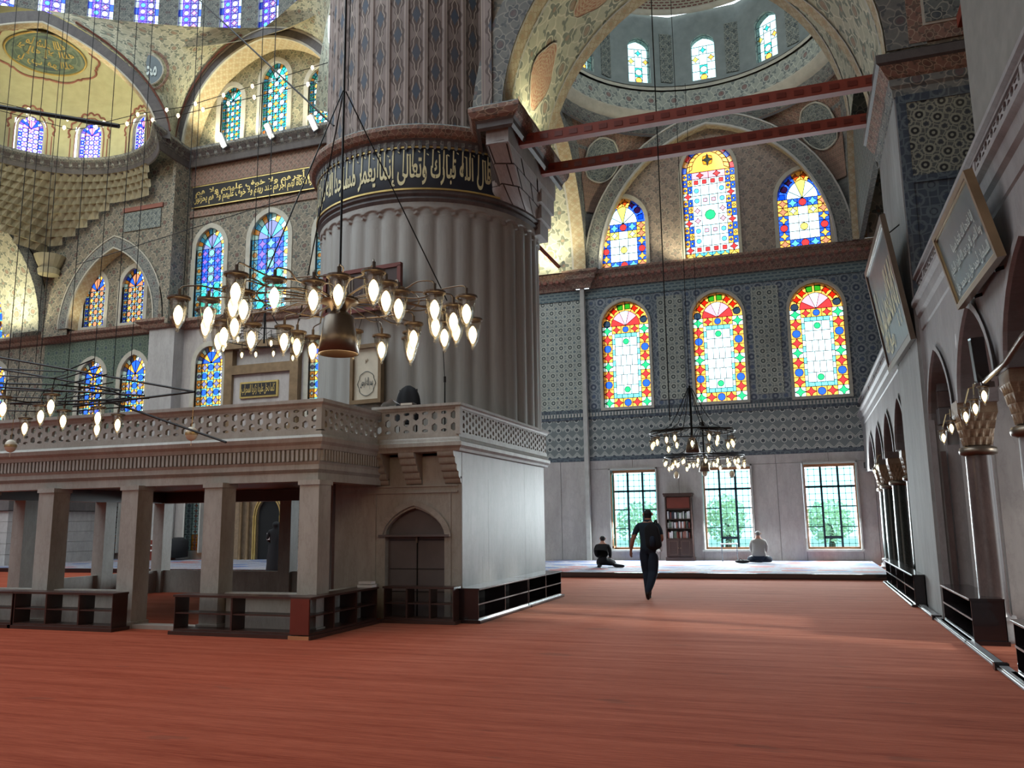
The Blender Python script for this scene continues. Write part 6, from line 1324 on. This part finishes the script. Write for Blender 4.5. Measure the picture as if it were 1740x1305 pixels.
t = thing('bracket_arm', (1.9, 8.9, 3.0), 'rusty pipe arm reaching from the right picture edge to the loudspeaker', 'pipe'); MB().tube([(1.80, 9.4, 2.86), (1.86, 8.7, 2.93), (1.9, 8.2, 3.06), (1.9, 7.4, 3.1)], .028, 8).build('pipe', 'bronze', t, True)
t = thing('oval_plate', (1.9, 10.9, 3.7), 'small oval white plate on the arcade spandrel', 'plate'); mb = MB(); mb.grid(lambda u, v: V(1.93 - .01 * (1 - v), 11.5 + .035 * v * cos(2 * PI * u), 3.66 + .13 * v * sin(2 * PI * u)), 20, 2); mb.build('plate', 'cloth_white', t)

# ================================================================== LAMPS
# one lamp: glass bowl, metal rim, glowing bulb
PROTO = {}
def lampmeshes(s):
    key = round(s, 3)
    if key in PROTO: return PROTO[key]
    g = MB().lathe([(.0, -.20), (.012, -.198), (.015, -.188), (.010, -.178), (.022, -.165), (.046, -.12), (.062, -.05), (.070, .045), (.068, .05), (.058, -.05), (.042, -.115), (.015, -.165)], n=14)
    r = MB().lathe([(.070, .040), (.082, .044), (.082, .058), (.070, .060), (.070, .040)], n=16); r.tube([(0, 0, .12), (0, 0, .055)], .012, 6); r.lathe([(.0, .075), (.07, .06)], n=12)
    b = MB().lathe([(.0, -.15), (.014, -.138), (.029, -.10), (.034, -.065), (.026, -.03), (.012, -.008), (.0, .0)], n=12)
    c = MB().tube([(0, 0, .12), (-.01, .0, .16), (-.03, .0, .15), (-.05, 0, .09)], .004, 4)
    out = []
    for mb, nm, m, sm in ((g, 'lamp_glass', 'lamp_glass', True), (r, 'rim', 'lamp_rim', False), (b, 'bulb', 'bulb_glow', True)):
        mb.v = [(x * s, y * s, z * s) for x, y, z in mb.v]; o = mb.build(nm, m, None, sm); out.append(o.data); bpy.data.objects.remove(o)
    PROTO[key] = out; return out
def lamp(parent, p, s=1.0):
    g, r, b = lampmeshes(s); o = bpy.data.objects.new('oil_lamp', g); COL.objects.link(o); o.parent = parent; o.location = V(*p) - world_origin(parent)
    for nm, d in (('rim', r), ('bulb', b)): c = bpy.data.objects.new(nm, d); COL.objects.link(c); c.parent = o
    return o
L1 = [(-5.78, 6.51), (-5.55, 6.67), (-5.85, 7.0), (-4.75, 6.06), (-5.07, 6.44), (-5.05, 6.57), (-4.52, 6.32), (-5.98, 7.46), (-5.6, 7.15), (-5.81, 7.72), (-6.2, 7.65), (-5.54, 7.96), (-5.56, 8.25), (-4.23, 6.52), (-3.92, 6.45), (-5.53, 8.54), (-4.91, 8.45), (-4.73, 8.8), (-3.55, 6.44), (-3.62, 6.81), (-3.64, 7.11), (-3.33, 7.28), (-3.63, 7.96), (-3.36, 7.82), (-3.1, 7.55), (-3.75, 8.47), (-3.51, 8.24), (-3.4, 8.46), (-4.1, 8.39), (-4.47, 9.06), (-4.31, 8.77)]
H1 = (-4.57, 7.55)
ch = thing('ring_chandelier', (*H1, 3.9), 'big low iron chandelier with many glowing glass lamps in front of the round pier', 'chandelier')
MB().lathe([(.0, 4.02), (.06, 4.02), (.10, 3.97), (.12, 3.92), (.20, 3.90), (.20, 3.86), (.12, 3.84), (.07, 3.74), (.0, 3.7)], H1, 20).build('hub', 'bronze', ch, True)
MB().lathe([(.0, 3.76), (.10, 3.75), (.16, 3.69), (.185, 3.5), (.215, 3.30), (.205, 3.30), (.17, 3.5), (.14, 3.68), (.0, 3.72)], H1, 28).build('bell', 'bronze', ch, True)
for i, (x, y) in enumerate(L1):
    dx, dy = x - H1[0], y - H1[1]; L = math.hypot(dx, dy); w = .05 * (1 if i % 2 else -1); nx, ny = -dy / L, dx / L
    pts = [(H1[0] + dx * .1, H1[1] + dy * .1, 3.88), (H1[0] + dx * .45 + nx * w, H1[1] + dy * .45 + ny * w, 3.93), (H1[0] + dx * .7, H1[1] + dy * .7, 3.86), (H1[0] + dx * .86 - nx * w, H1[1] + dy * .86 - ny * w, 3.91), (x - dx / L * .02, y - dy / L * .02, 3.90), (x, y, 3.85)]
    sp = []
    for k in range(len(pts) - 1):
        a, b = V(*pts[k]), V(*pts[k + 1]); sp += [a.lerp(b, q / 3) for q in range(3)]
    sp.append(V(*pts[-1])); sp = [sp[0]] + [(sp[k - 1] + sp[k] * 2 + sp[k + 1]) / 4 for k in range(1, len(sp) - 1)] + [sp[-1]]
    MB().tube(sp, .0085, 5).build('arm', 'bronze', ch, True); lamp(ch, (x, y, 3.70), 1.38)
mb = MB(); mb.tube([(H1[0] + .85 * cos(2 * PI * k / 48), H1[1] + .85 * sin(2 * PI * k / 48), 3.90) for k in range(49)], .009, 5); mb.build('ring', 'bronze', ch, True)
for k in range(3):
    a = rad(25 + 120 * k); MB().tube([(H1[0] + 1.15 * cos(a), H1[1] + 1.15 * sin(a), 3.9), (H1[0] + .02 * cos(a), H1[1] + .02 * sin(a), 6.3)], .0075, 5).build('stay', 'black_iron', ch)
MB().tube([(*H1, 3.98), (*H1, 6.3), (*H1, 17.2)], .0125, 6).build('suspension_rod', 'black_iron', ch); MB().tube([(H1[0] + .05, H1[1], 6.3), (H1[0] + .1, H1[1], 17.2)], .006, 5).build('cable', 'black_iron', ch)
pl = bpy.data.lights.new('chandelier_glow', 'POINT'); pl.energy = 60; pl.color = WARM; pl.shadow_soft_size = .5; po = bpy.data.objects.new('chandelier_glow', pl); COL.objects.link(po); po.location = (H1[0] - .1, H1[1] + .1, 3.45)
# polygonal hoop chandelier at the left edge
c2 = thing('hoop_chandelier', (-9.2, 8.6, 3.2), 'wide dark iron frame chandelier with glass lamps at the left edge', 'chandelier')
RD = [((-11.25, 9.0, 4.05), (-7.65, 9.0, 3.30)), ((-7.65, 9.0, 3.30), (-9.75, 9.0, 3.22)), ((-9.2, 9.05, 3.28), (-7.14, 9.05, 2.60)), ((-11.6, 9.3, 3.95), (-9.0, 9.1, 3.42)), ((-11.6, 8.8, 3.62), (-8.4, 8.9, 3.28)), ((-11.4, 9.3, 3.4), (-8.6, 9.2, 3.3))]
for a, b in RD: MB().tube([a, b], .016, 6).build('rod', 'black_iron', c2)
for k in range(7):
    z = 3.16 + k * .1; MB().tube([(-12.2, 9.6 - k * .1, z + .22), (-10.2, 9.2, z + .03), (-8.6 - k * .12, 8.9, z - .02 + .02 * k)], .010, 5).build('hoop', 'black_iron', c2, True)
mb = MB(); mb.add([(-12.4, 9.5, 3.92), (-10.1, 9.2, 3.72), (-8.9, 9.1, 3.40), (-9.6, 9.15, 3.32), (-12.4, 9.4, 3.42)], [(0, 1, 2, 3, 4)]); 
for k in range(22): t_ = k / 21; mb.tube([(-12.4 + 3.5 * t_, 9.4, 3.94 - .58 * t_), (-12.4 + 3.1 * t_, 9.4, 3.40 - .10 * t_)], .006, 4)
mb.v = mb.v[5:]; mb.f = [[i - 5 for i in f] for f in mb.f[1:]]; mb.m = mb.m[1:]; mb.u = mb.u[1:]; mb.build('wire_lattice', 'black_iron', c2, kind='stuff')
for x, y in [(-8.6, 6.97), (-7.97, 7.05), (-8.8, 7.65), (-10.04, 8.49), (-8.93, 8.1), (-8.32, 8.06), (-9.29, 9.0), (-8.64, 8.71)]:
    lamp(c2, (x, y, 2.95), 1.1); MB().tube([(x, y, 3.06), (x + .03, y, 3.2), (x - .1, y + .3, 3.3)], .006, 4).build('hook', 'black_iron', c2)
mb = MB()
for k in range(9): a = 2 * PI * k / 9; mb.tube([(-9.0 + .9 * cos(a), 8.0 + .9 * sin(a), 3.2), (-9.0 + .9 * cos(a + .7), 8.0 + .9 * sin(a + .7), 3.2)], .010, 5)
mb.build('lamp_ring', 'black_iron', c2)
for k, (x, y, z, w_) in enumerate(((-8.09, 9.5, 2.80, 'right'), (-11.49, 9.5, 2.77, 'left'))):
    t = thing('hanging_egg', (x, y, z), 'pale ostrich egg hanging before the gallery balustrade, %s one of the two' % w_, 'ornament'); mb = MB(); mb.lathe([(.085 * sin(PI * q / 12), z - .1 * cos(PI * q / 12)) for q in range(13)], (x, y), 16); mb.build('egg', 'ivory', t, True)
    MB().lathe([(.087, z - .02), (.089, z), (.087, z + .02)], (x, y), 16).build('band', 'brass', t); MB().tube([(x, y, z + .1), (x + .01, y, z + .42)], .005, 4).build('cord', 'brass', t); MB().tube([(x, y, z - .1), (x, y, z - .17)], .006, 4).build('tassel', 'ivory', t)
# distant chandeliers
def far_chand(c, r, z, n, s, label, bell=True, rod=6.0, tiers=1):
    t = thing('ring_chandelier', (*c, z), label, 'chandelier'); mb = MB(); mb.tube([(c[0] + r * cos(2 * PI * k / 36), c[1] + r * sin(2 * PI * k / 36), z + .14 * s) for k in range(37)], .016, 5); mb.build('ring', 'black_iron', t, True)
    for k in range(n):
        a = 2 * PI * (k + .3) / n; rr2 = r * (1 if k % 2 else .82); p = (c[0] + rr2 * cos(a), c[1] + rr2 * sin(a), z - (.12 if k % 3 == 0 else 0)); lamp(t, p, s); MB().tube([(p[0], p[1], p[2] + .1), (p[0], p[1], z + .17), (c[0] + .2 * cos(a), c[1] + .2 * sin(a), z + .22)], .010, 4).build('arm', 'black_iron', t)
    if bell: MB().lathe([(.0, z + .02), (.09, z), (.12, z - .12), (.17, z - .32), (.16, z - .32), (.1, z - .1)], c, 18).build('bell', 'bronze', t, True)
    for k in range(6):
        a = 2 * PI * k / 6; MB().tube([(c[0] + r * .8 * cos(a), c[1] + r * .8 * sin(a), z + .15), (c[0] + r * .5 * cos(a), c[1] + r * .5 * sin(a), z + .30), (c[0] + r * .3 * cos(a), c[1] + r * .3 * sin(a), z + .62), (c[0] + .04 * cos(a), c[1] + .04 * sin(a), z + 1.15)], .010, 5).build('scroll', 'black_iron', t, True)
    MB().tube([(*c, z), (*c, z + 1.2)], .028, 6).build('stem', 'black_iron', t); MB().tube([(*c, z + 1.1), (*c, z + rod)], .008, 5).build('cable', 'black_iron', t)
    return t
far_chand((-2.31, 19.0), .95, 3.33, 16, .95, 'small iron chandelier hanging before the blue tile wall, higher of the two', rod=14)
far_chand((-2.72, 25.0), 1.15, 3.22, 34, .9, 'wide ring of little lamps just above the middle garden window', rod=12)
far_chand((-14.6, 20.0), 1.3, 6.75, 14, 1.15, 'distant iron chandelier seen behind the big one, left of the pier', False, 12)
MB().tube([(-3.7, 25.0, 3.34), (-1.8, 25.0, 3.34)], .014, 5).build('egg_bar', 'black_iron', bpy.data.objects['ring_chandelier.002'])
for k, (x, y, z) in enumerate(((-3.55, 25.0, 2.82), (-2.72, 25.0, 2.86), (-1.95, 25.0, 2.80))):
    t = thing('hanging_egg', (x, y, z), '%s pale egg hanging under the far ring of lamps' % ('left', 'middle', 'right')[k], 'ornament'); MB().lathe([(.08 * sin(PI * q / 10), z - .11 * cos(PI * q / 10)) for q in range(11)], (x, y), 12).build('egg', 'ivory', t, True); MB().tube([(x, y, z + .1), (x, y, 3.34)], .008, 4).build('cord', 'brass', t)
# small clusters at the arcade capitals
def cluster(pts, label):
    t = thing('lamp_cluster', pts[0], label, 'lamp'); c = V(*pts[0]) + V(.12, .05, .28)
    for p in pts: lamp(t, p, .78); MB().tube([V(*p) + V(0, 0, .08), (V(*p) + c) / 2 + V(0, 0, .12), c], .008, 4).build('arm', 'brass', t)
cluster([(1.75, 10.3, 2.66), (1.78, 9.9, 2.70), (1.80, 9.5, 2.78)], 'three glowing lamps hanging under the loudspeaker, nearest lamp group of the arcade')
cluster([(1.83, 12.5, 2.62), (1.86, 12.0, 2.70)], 'two glowing lamps at the capital beside the white pier')
cluster([(1.9, 24.4, 2.90), (1.95, 26.0, 2.86)], 'two glowing lamps at the farthest arcade capital')
# tube floodlights and string bulbs of the nave cornice
for k, (x, y, z) in enumerate(((-23.7, 28.75, 18.75), (-21.2, 28.75, 18.75), (-19.0, 28.75, 18.75))):
    t = thing('flood_lamp', (x, y, z), 'white tube floodlight lying on the nave cornice, %s of the three' % ('first', 'second', 'third')[k], 'floodlight'); M_ = Matrix.Translation((x, y, z)) @ Euler((0, rad(-25), 0)).to_matrix().to_4x4(); MB().box(-.09, .09, -.1, .1, -.55, .15, M=M_).build('tube', 'tube_glow', t); MB().box(-.13, .13, .0, .14, -.6, .2, M=M_).build('housing', 'metal_grey', t)
t = thing('bulb_string', (2.6, 12, 9), 'pair of glowing bulbs on the beam above the right gallery pier', 'lamp')
for p in ((2.95, 12.0, 8.55), (2.85, 13.3, 8.7)): MB().lathe([(0, p[2] - .1), (.05, p[2] - .02), (.035, p[2] + .06), (0, p[2] + .08)], (p[0], p[1]), 10).build('bulb', 'string_bulb', t, True); MB().tube([(p[0], p[1], p[2] + .07), (p[0] + .02, p[1], 9.45)], .006, 4).build('cord', 'black_iron', t)
def string(pts, n, label, r=.016):
    t = thing('bulb_string', pts[0], label, 'string of lights'); MB().tube(pts, r, 5).build('wire', 'black_iron', t); P = [V(*p) for p in pts]; L = [0]
    for i in range(1, len(P)): L.append(L[-1] + (P[i] - P[i - 1]).length)
    for k in range(n):
        d = L[-1] * (k + .5) / n; i = max(j for j in range(len(L)) if L[j] <= d + 1e-6); i = min(i, len(P) - 2); q = P[i].lerp(P[i + 1], (d - L[i]) / (L[i + 1] - L[i]))
        MB().lathe([(0, q.z - .13), (.07, q.z - .03), (.05, q.z + .06), (0, q.z + .08)], (q.x, q.y), 8).build('bulb', 'string_bulb', t, True)
string([(-31.5, 21.5, 18.6), (-28.5, 25.2, 18.3), (-26.6, 26.2, 18.7), (-24.3, 26.4, 18.7), (-17.0, 26.4, 18.9)], 13, 'lower wire of small glowing bulbs strung along the nave cornice')
string([(-31.0, 22.3, 18.9), (-28.0, 25.8, 18.7), (-26.3, 26.6, 19.3), (-24.0, 26.8, 19.3), (-17.0, 26.8, 19.9)], 11, 'upper wire of small glowing bulbs strung along the nave cornice')
t = thing('iron_rod', (-22, 16, 14), 'thick dark iron rod crossing in front of the exedra windows', 'rod'); MB().tube([(-26.2, 18.5, 15.85), (-20.6, 20.0, 14.60)], .075, 6).build('rod', 'black_iron', t)
# hanging wires of the nave chandeliers
def wire(p, q, label, r=.012, grp=None):
    t = thing('cable', p, label, 'cable', grp); MB().tube([p, q], r, 5).build('wire', 'black_iron', t)
wl_ = [(-19.3, 15, 2), (-18.1, 15, 4), (-17.4, 15, 5), (-16.5, 15, 4), (-15.7, 15, 3.4), (-15.1, 15, 5), (-14.6, 15, 3.4), (-13.2, 15, 6), (-11.3, 15, 6), (-19.9, 17, 6), (-13.9, 16, 8), (-12.4, 17, 7), (-18.9, 14, 3.2), (-16.0, 13, 3.2)]
ON_ = ('first', 'second', 'third', 'fourth', 'fifth', 'sixth', 'seventh', 'eighth', 'ninth', 'tenth', 'eleventh', 'twelfth', 'thirteenth', 'fourteenth')
for k, (x, y, z) in enumerate(sorted(wl_, key=lambda p: p[0] / p[1])): wire((x, y, z), (x, y, 26), 'thin black cable hanging straight down in the nave, %s from the left edge' % ON_[k], .009, 'hanging cables of the nave')
wire((-13.2, 15, 14.25), (-8.2, 13.2, 9.2), 'black cable running down from the top edge to the pier cornice', .02); wire((-19.8, 15, 7.2), (-15.6, 13, 3.4), 'slanting black cable crossing the far left arch', .012)
wire((-17.6, 16, 8.3), (-9.7, 16, 9.4), 'thin black cable slanting across the nave wall left of the pier', .010)
wire((-2.35, 16, 3.4), (-2.35, 16, 16), 'long thin cable hanging in front of the tall middle stained window', .012)

# ================================================================== PEOPLE
def body(name, root, chains, mats, matf, lvl=2):
    """chains: list of joint chains [(x, y, z, r), ...]; a chain whose first joint repeats an earlier joint grows from it"""
    bm = bmesh.new(); lay = bm.verts.layers.skin.verify(); known = {}
    first = True
    big = {}
    for ch in chains:
        prev = None
        for p in ch:
            key = (round(p[0], 3), round(p[1], 3), round(p[2], 3)); v = known.get(key)
            if v is None:
                v = bm.verts.new(p[:3]); r = p[3]; k_ = 1.32 if r > .07 else 1.12 if r > .03 else 1.0; v[lay].radius = (r * k_, (p[4] if len(p) > 4 else r) * k_); known[key] = v
                if first: v[lay].use_root = True; first = False
            if prev is not None and v is not prev: bm.edges.new((prev, v))
            prev = v
    me = bpy.data.meshes.new(name); bm.to_mesh(me); bm.free(); o = bpy.data.objects.new(name, me); COL.objects.link(o)
    m = o.modifiers.new('skin', 'SKIN'); m.use_smooth_shade = True; m.branch_smoothing = .6
    m2 = o.modifiers.new('sub', 'SUBSURF'); m2.levels = m2.render_levels = lvl
    dg = bpy.context.evaluated_depsgraph_get(); nm = bpy.data.meshes.new_from_object(o.evaluated_get(dg)); bpy.data.objects.remove(o)
    nm.materials.clear()
    for q in mats: nm.materials.append(MATS[q])
    for p in nm.polygons: c = p.center; p.material_index = matf(c); p.use_smooth = True
    o = bpy.data.objects.new(name, nm); COL.objects.link(o); o.parent = root; return o
def hand(c, d, side, spread, s=1.0):
    """finger chains rooted in the palm; c palm centre, d pointing direction, side = thumb side"""
    c, d, side = V(*c), V(*d).normalized(), V(*side).normalized(); out = []; pn = d.cross(side).normalized()
    for k, (o_, L) in enumerate(((.030, .072), (.010, .082), (-.010, .076), (-.029, .058))):
        b = c + side * o_ * s + d * .03 * s; k1 = b + d * L * .5 * s + pn * .006; k2 = b + d * L * .85 * s + pn * .022 * s
        out.append([(*c, .024), (*b, .0105), (*k1, .0095), (*k2, .008)])
    tb_ = c + side * .038 * s - d * .01; out.append([(*c, .024), (*tb_, .012), (*(tb_ + side * .02 * s + d * .035 * s), .0105), (*(tb_ + side * .024 * s + d * .06 * s), .009)])
    return out
# walking man with a backpack, seen from behind
wm = thing('person', (-2.96, 16.6, 0), 'man in dark blue polo shirt and black trousers walking away with a backpack', 'person')
P_ = lambda *a: a
pel = P_(0, .0, .96, .135, .10); wai = P_(0, -.01, 1.10, .155, .11); che = P_(.0, -.01, 1.28, .185, .12); upc = P_(0, 0, 1.39, .175, .10); nek = P_(0, .015, 1.50, .058)
lsh = P_(-.175, 0, 1.42, .066); rsh = P_(.175, 0, 1.42, .066)
chains = [[pel, wai, che, upc, nek, P_(0, .03, 1.565, .069), P_(0, .03, 1.60, .088, .096), P_(0, .03, 1.64, .092, .10), P_(0, .025, 1.68, .082, .09), P_(0, .022, 1.708, .060), P_(0, .02, 1.72, .03)],
  [P_(0, .03, 1.64, .092), P_(0, .125, 1.625, .016), P_(0, .13, 1.612, .010)],
  [upc, lsh, P_(-.245, -.02, 1.30, .055), P_(-.30, -.06, 1.15, .043), P_(-.335, -.01, 1.03, .038), P_(-.365, .04, .93, .029), P_(-.375, .055, .885, .024)],
  [upc, rsh, P_(.235, -.03, 1.30, .055), P_(.27, -.07, 1.16, .043), P_(.24, .06, 1.12, .036), P_(.19, .16, 1.17, .029), P_(.18, .18, 1.20, .024)],
  [pel, P_(-.08, .02, .86, .112), P_(-.07, .08, .52, .075), P_(-.06, .05, .46, .072), P_(-.05, .0, .26, .066), P_(-.035, -.04, .10, .060), P_(-.03, -.03, .045, .036), P_(-.035, .09, .035, .034), P_(-.04, .16, .028, .024)],
  [pel, P_(.08, .0, .86, .112), P_(.07, -.03, .50, .075), P_(.065, -.09, .44, .072), P_(.05, -.30, .28, .066), P_(.02, -.42, .17, .056), P_(.02, -.46, .13, .036), P_(.02, -.40, .05, .034), P_(.02, -.36, .02, .022)]]
chains += hand((-.375, .055, .885), (-.08, .15, -1), (.3, 1, .1), 1) + hand((.18, .18, 1.20), (-.3, .2, 1), (-1, 0, 0), 1)
def wmat(c):
    if c.z > 1.665 or (c.z > 1.56 and c.y < .06): return 3
    if c.z > 1.47 and abs(c.x) < .1: return 2
    if abs(c.x) > .20 and c.z < 1.24: return 2
    if c.z > .955: return 0
    return 4 if c.z < .10 or (c.y < -.36 and c.z < .17) else 1
body('body', wm, chains, ['cloth_teal', 'cloth_navy', 'skin', 'hair_black', 'shoe_dark'], wmat)
for sx in (-1, 1): MB().lathe([(0, 1.60), (.018, 1.605), (.022, 1.635), (.012, 1.665), (0, 1.668)], (-2.96 + sx * .085, 16.63), 8).build('ear', 'skin', wm, True)
MB().sweep([(-3.02 + .06, 16.6)] if 0 else [(-2.96 + .07 * cos(2 * PI * k / 12), 16.612 + .06 * sin(2 * PI * k / 12)) for k in range(12)], [(.0, 1.475), (.012, 1.48), (.004, 1.525)], closed=True).build('collar', 'cloth_teal', wm)
bp = thing('backpack', (-2.86, 16.42, 1.2), 'black backpack hanging from the right shoulder of the walking man', 'backpack')
mb = MB()
def packf(u, v):
    a = 2 * PI * u; w_, d_ = .155, .085; e = abs(cos(a)) ** .5 * (1 if cos(a) > 0 else -1); f = abs(sin(a)) ** .5 * (1 if sin(a) > 0 else -1); prof = min(1, (1 - abs(2 * v - 1) ** 5) + .12) * (1 - .22 * v ** 3)
    return V(-2.845 + w_ * e * prof - .05 * (v - .5), 16.43 + d_ * f * prof, .93 + .53 * v)
mb.grid(packf, 24, 14); mb.build('bag', 'cloth_black', bp, True)
MB().lathe([(0, 1.0), (.05, 1.02), (.06, 1.12), (.04, 1.2), (0, 1.21)], (-2.84, 16.35), 10).build('front_pocket', 'cloth_navy', bp, True); MB().box(-2.875, -2.80, 16.335, 16.345, 1.12, 1.17).build('emblem', 'cloth_grey', bp)
mb = MB(); mb.tube([(-2.83, 16.45, 1.42), (-2.80, 16.52, 1.50), (-2.80, 16.62, 1.51), (-2.80, 16.72, 1.42), (-2.80, 16.72, 1.2)], [.02] * 5, 6); mb.build('strap', 'cloth_black', bp, True)
# kneeling man in black
km = thing('person', (-5.84, 24.9, .13), 'man with black hair in a black jacket kneeling before the left garden window', 'person')
pel = P_(0, .0, .20, .17, .14); che = P_(0, .02, .48, .20, .14); upc = P_(0, .03, .62, .18, .11); hd = P_(0, .07, .845, .10, .108)
chains = [[pel, P_(0, -.01, .34, .175, .13), che, upc, P_(0, .04, .73, .052), P_(0, .06, .785, .068), hd, P_(0, .07, .885, .088, .095), P_(0, .065, .915, .062), P_(0, .06, .93, .03)], [hd, P_(0, .155, .85, .016), P_(0, .17, .84, .01)],
  [upc, P_(-.17, .03, .64, .069), P_(-.215, .02, .50, .062), P_(-.21, .08, .36, .05), P_(-.18, .24, .30, .034), P_(-.13, .32, .28, .026)],
  [upc, P_(.17, .03, .64, .069), P_(.215, .02, .50, .062), P_(.21, .08, .36, .05), P_(.18, .24, .30, .034), P_(.13, .32, .28, .026)],
  [pel, P_(-.13, .10, .17, .10), P_(-.20, .42, .11, .075), P_(-.17, .44, .06, .06), P_(-.12, .05, .055, .05), P_(-.10, -.12, .05, .04), P_(-.10, -.22, .035, .028)],
  [pel, P_(.13, .10, .17, .10), P_(.24, .40, .11, .075), P_(.27, .40, .06, .06), P_(.38, .12, .055, .052), P_(.52, -.02, .05, .045), P_(.62, -.06, .045, .04), P_(.66, -.02, .04, .03)]]
chains += hand((-.13, .32, .28), (.4, 1, -.2), (1, -.3, .2), 1) + hand((.13, .32, .28), (-.4, 1, -.2), (-1, -.3, .2), 1)
def kmat(c):
    if c.z > .88 or (c.z > .79 and c.y < .10): return 2
    if c.z > .70: return 1
    if abs(c.x) < .24 and c.y > .27 and c.z > .22: return 1
    return 0
body('body', km, chains, ['cloth_black', 'skin', 'hair_black'], kmat)
for sx in (-1, 1): MB().lathe([(0, .13 + .82), (.016, .13 + .825), (.02, .13 + .855), (.01, .13 + .885), (0, .13 + .888)], (-5.84 + sx * .082, 24.975), 8).build('ear', 'skin', km, True)
# seated grey-haired man in a pale shirt
sm = thing('person', (-1.46, 27.5, .13), 'grey haired man in a pale shirt sitting on the floor before the middle garden window', 'person')
chains = [[pel, P_(0, -.01, .36, .18, .135), P_(0, .02, .54, .205, .14), P_(0, .04, .69, .155, .09), P_(0, .05, .79, .052), P_(0, .07, .85, .068), P_(0, .08, .915, .10, .108), P_(0, .08, .955, .088, .095), P_(0, .075, .985, .062), P_(0, .07, 1.0, .03)], [P_(0, .08, .915, .10), P_(0, .17, .92, .016), P_(0, .185, .91, .01)],
  [P_(0, .04, .69, .155), P_(-.18, .04, .69, .069), P_(-.225, .03, .54, .062), P_(-.22, .10, .40, .05), P_(-.18, .26, .32, .034), P_(-.12, .34, .29, .026)],
  [P_(0, .04, .69, .155), P_(.18, .04, .69, .069), P_(.225, .03, .54, .062), P_(.22, .10, .40, .05), P_(.18, .26, .32, .034), P_(.12, .34, .29, .026)],
  [pel, P_(-.14, .08, .16, .10), P_(-.32, .30, .12, .075), P_(-.30, .36, .08, .06), P_(-.02, .42, .06, .05), P_(.10, .40, .05, .036)],
  [pel, P_(.14, .08, .16, .10), P_(.32, .30, .12, .075), P_(.30, .38, .08, .06), P_(.04, .52, .06, .05), P_(-.08, .52, .05, .036)]]
chains += hand((-.12, .34, .29), (.4, 1, -.2), (1, -.3, .2), 1) + hand((.12, .34, .29), (-.4, 1, -.2), (-1, -.3, .2), 1)
def smat(c):
    if c.z > .94 or (c.z > .87 and c.y < .09): return 2
    if c.z > .76: return 1
    if abs(c.x) < .26 and c.y > .20 and c.z > .22 and c.z < .42: return 1
    return 3 if c.z < .22 else 0
body('body', sm, chains, ['cloth_grey', 'skin', 'hair_grey', 'cloth_navy'], smat)
for sx in (-1, 1): MB().lathe([(0, .13 + .89), (.016, .13 + .895), (.02, .13 + .925), (.01, .13 + .955), (0, .13 + .958)], (-1.46 + sx * .084, 27.585), 8).build('ear', 'skin', sm, True)
t = thing('shoulder_bag', (-1.95, 27.5, .13), 'flat black bag lying beside the seated man in the pale shirt', 'bag'); mb = MB(); mb.grid(lambda u, v: V(-1.97 + (.23 * (abs(cos(2 * PI * u)) ** .6) * (1 if cos(2 * PI * u) > 0 else -1)) * sin(PI * v) ** .4, 27.5 + .13 * sin(2 * PI * u) * sin(PI * v) ** .4, .135 + .12 * v), 20, 8); mb.build('bag', 'cloth_black', t, True); MB().tube([(-2.1, 27.42, .2), (-2.02, 27.36, .29), (-1.9, 27.4, .2)], .01, 5).build('strap', 'cloth_black', t)
# two people in long black robes beyond the gallery
def robed(x, y, rz, label):
    t = thing('person', (x, y, .0), label, 'person'); M_ = Matrix.Translation((x, y, 0)) @ Matrix.Rotation(rz, 4, 'Z')
    ch = [[P_(0, 0, .95, .15, .12), P_(0, 0, 1.15, .14, .11), P_(0, 0, 1.34, .16, .10), P_(0, .01, 1.43, .07), P_(0, .02, 1.50, .10, .11), P_(0, .02, 1.57, .092, .10), P_(0, .02, 1.605, .062), P_(0, .02, 1.62, .03)],
      [P_(0, 0, 1.34, .16), P_(-.17, 0, 1.34, .07), P_(-.24, .03, 1.12, .06), P_(-.17, .2, 1.02, .05), P_(-.08, .27, 1.05, .026)], [P_(0, 0, 1.34, .16), P_(.17, 0, 1.34, .07), P_(.24, .03, 1.12, .06), P_(.17, .2, 1.02, .05), P_(.08, .27, 1.05, .026)],
      [P_(0, 0, .95, .15), P_(-.08, 0, .8, .14), P_(-.09, .0, .4, .13), P_(-.09, .0, .12, .11), P_(-.09, .06, .04, .05)], [P_(0, 0, .95, .15), P_(.08, 0, .8, .14), P_(.09, .0, .4, .13), P_(.09, .0, .12, .11), P_(.09, .06, .04, .05)]]
    ch += hand((-.08, .27, 1.05), (.6, .6, .3), (.3, 0, 1), 1) + hand((.08, .27, 1.05), (-.6, .6, .3), (-.3, 0, 1), 1)
    o = body('body', t, ch, ['cloth_black', 'skin'], lambda c: 1 if (c.z > 1.50 and c.y > .11 and c.z < 1.60) or (c.y > .235 and c.z > .98 and c.z < 1.2) else 0); o.rotation_euler = (0, 0, rz)
    mb = MB(); mb.lathe([(.20, .95), (.22, .7), (.25, .3), (.27, .06), (.26, .05)], (x, y), 20); mb.build('robe_skirt', 'cloth_black', t, True)
    return t
robed(-14.95, 21.4, rad(25), 'person in a long black robe and headscarf, left one beyond the gallery posts'); robed(-13.62, 21.3, rad(-20), 'person in a long black robe half hidden by the gallery corner post')
t = thing('paper_sheet', (-15.14, 21.2, 1.15), 'small white sheet held by the left robed person', 'paper'); MB().box(-15.2, -15.1, 21.3, 21.31, 1.08, 1.28).build('sheet', 'cloth_white', t)
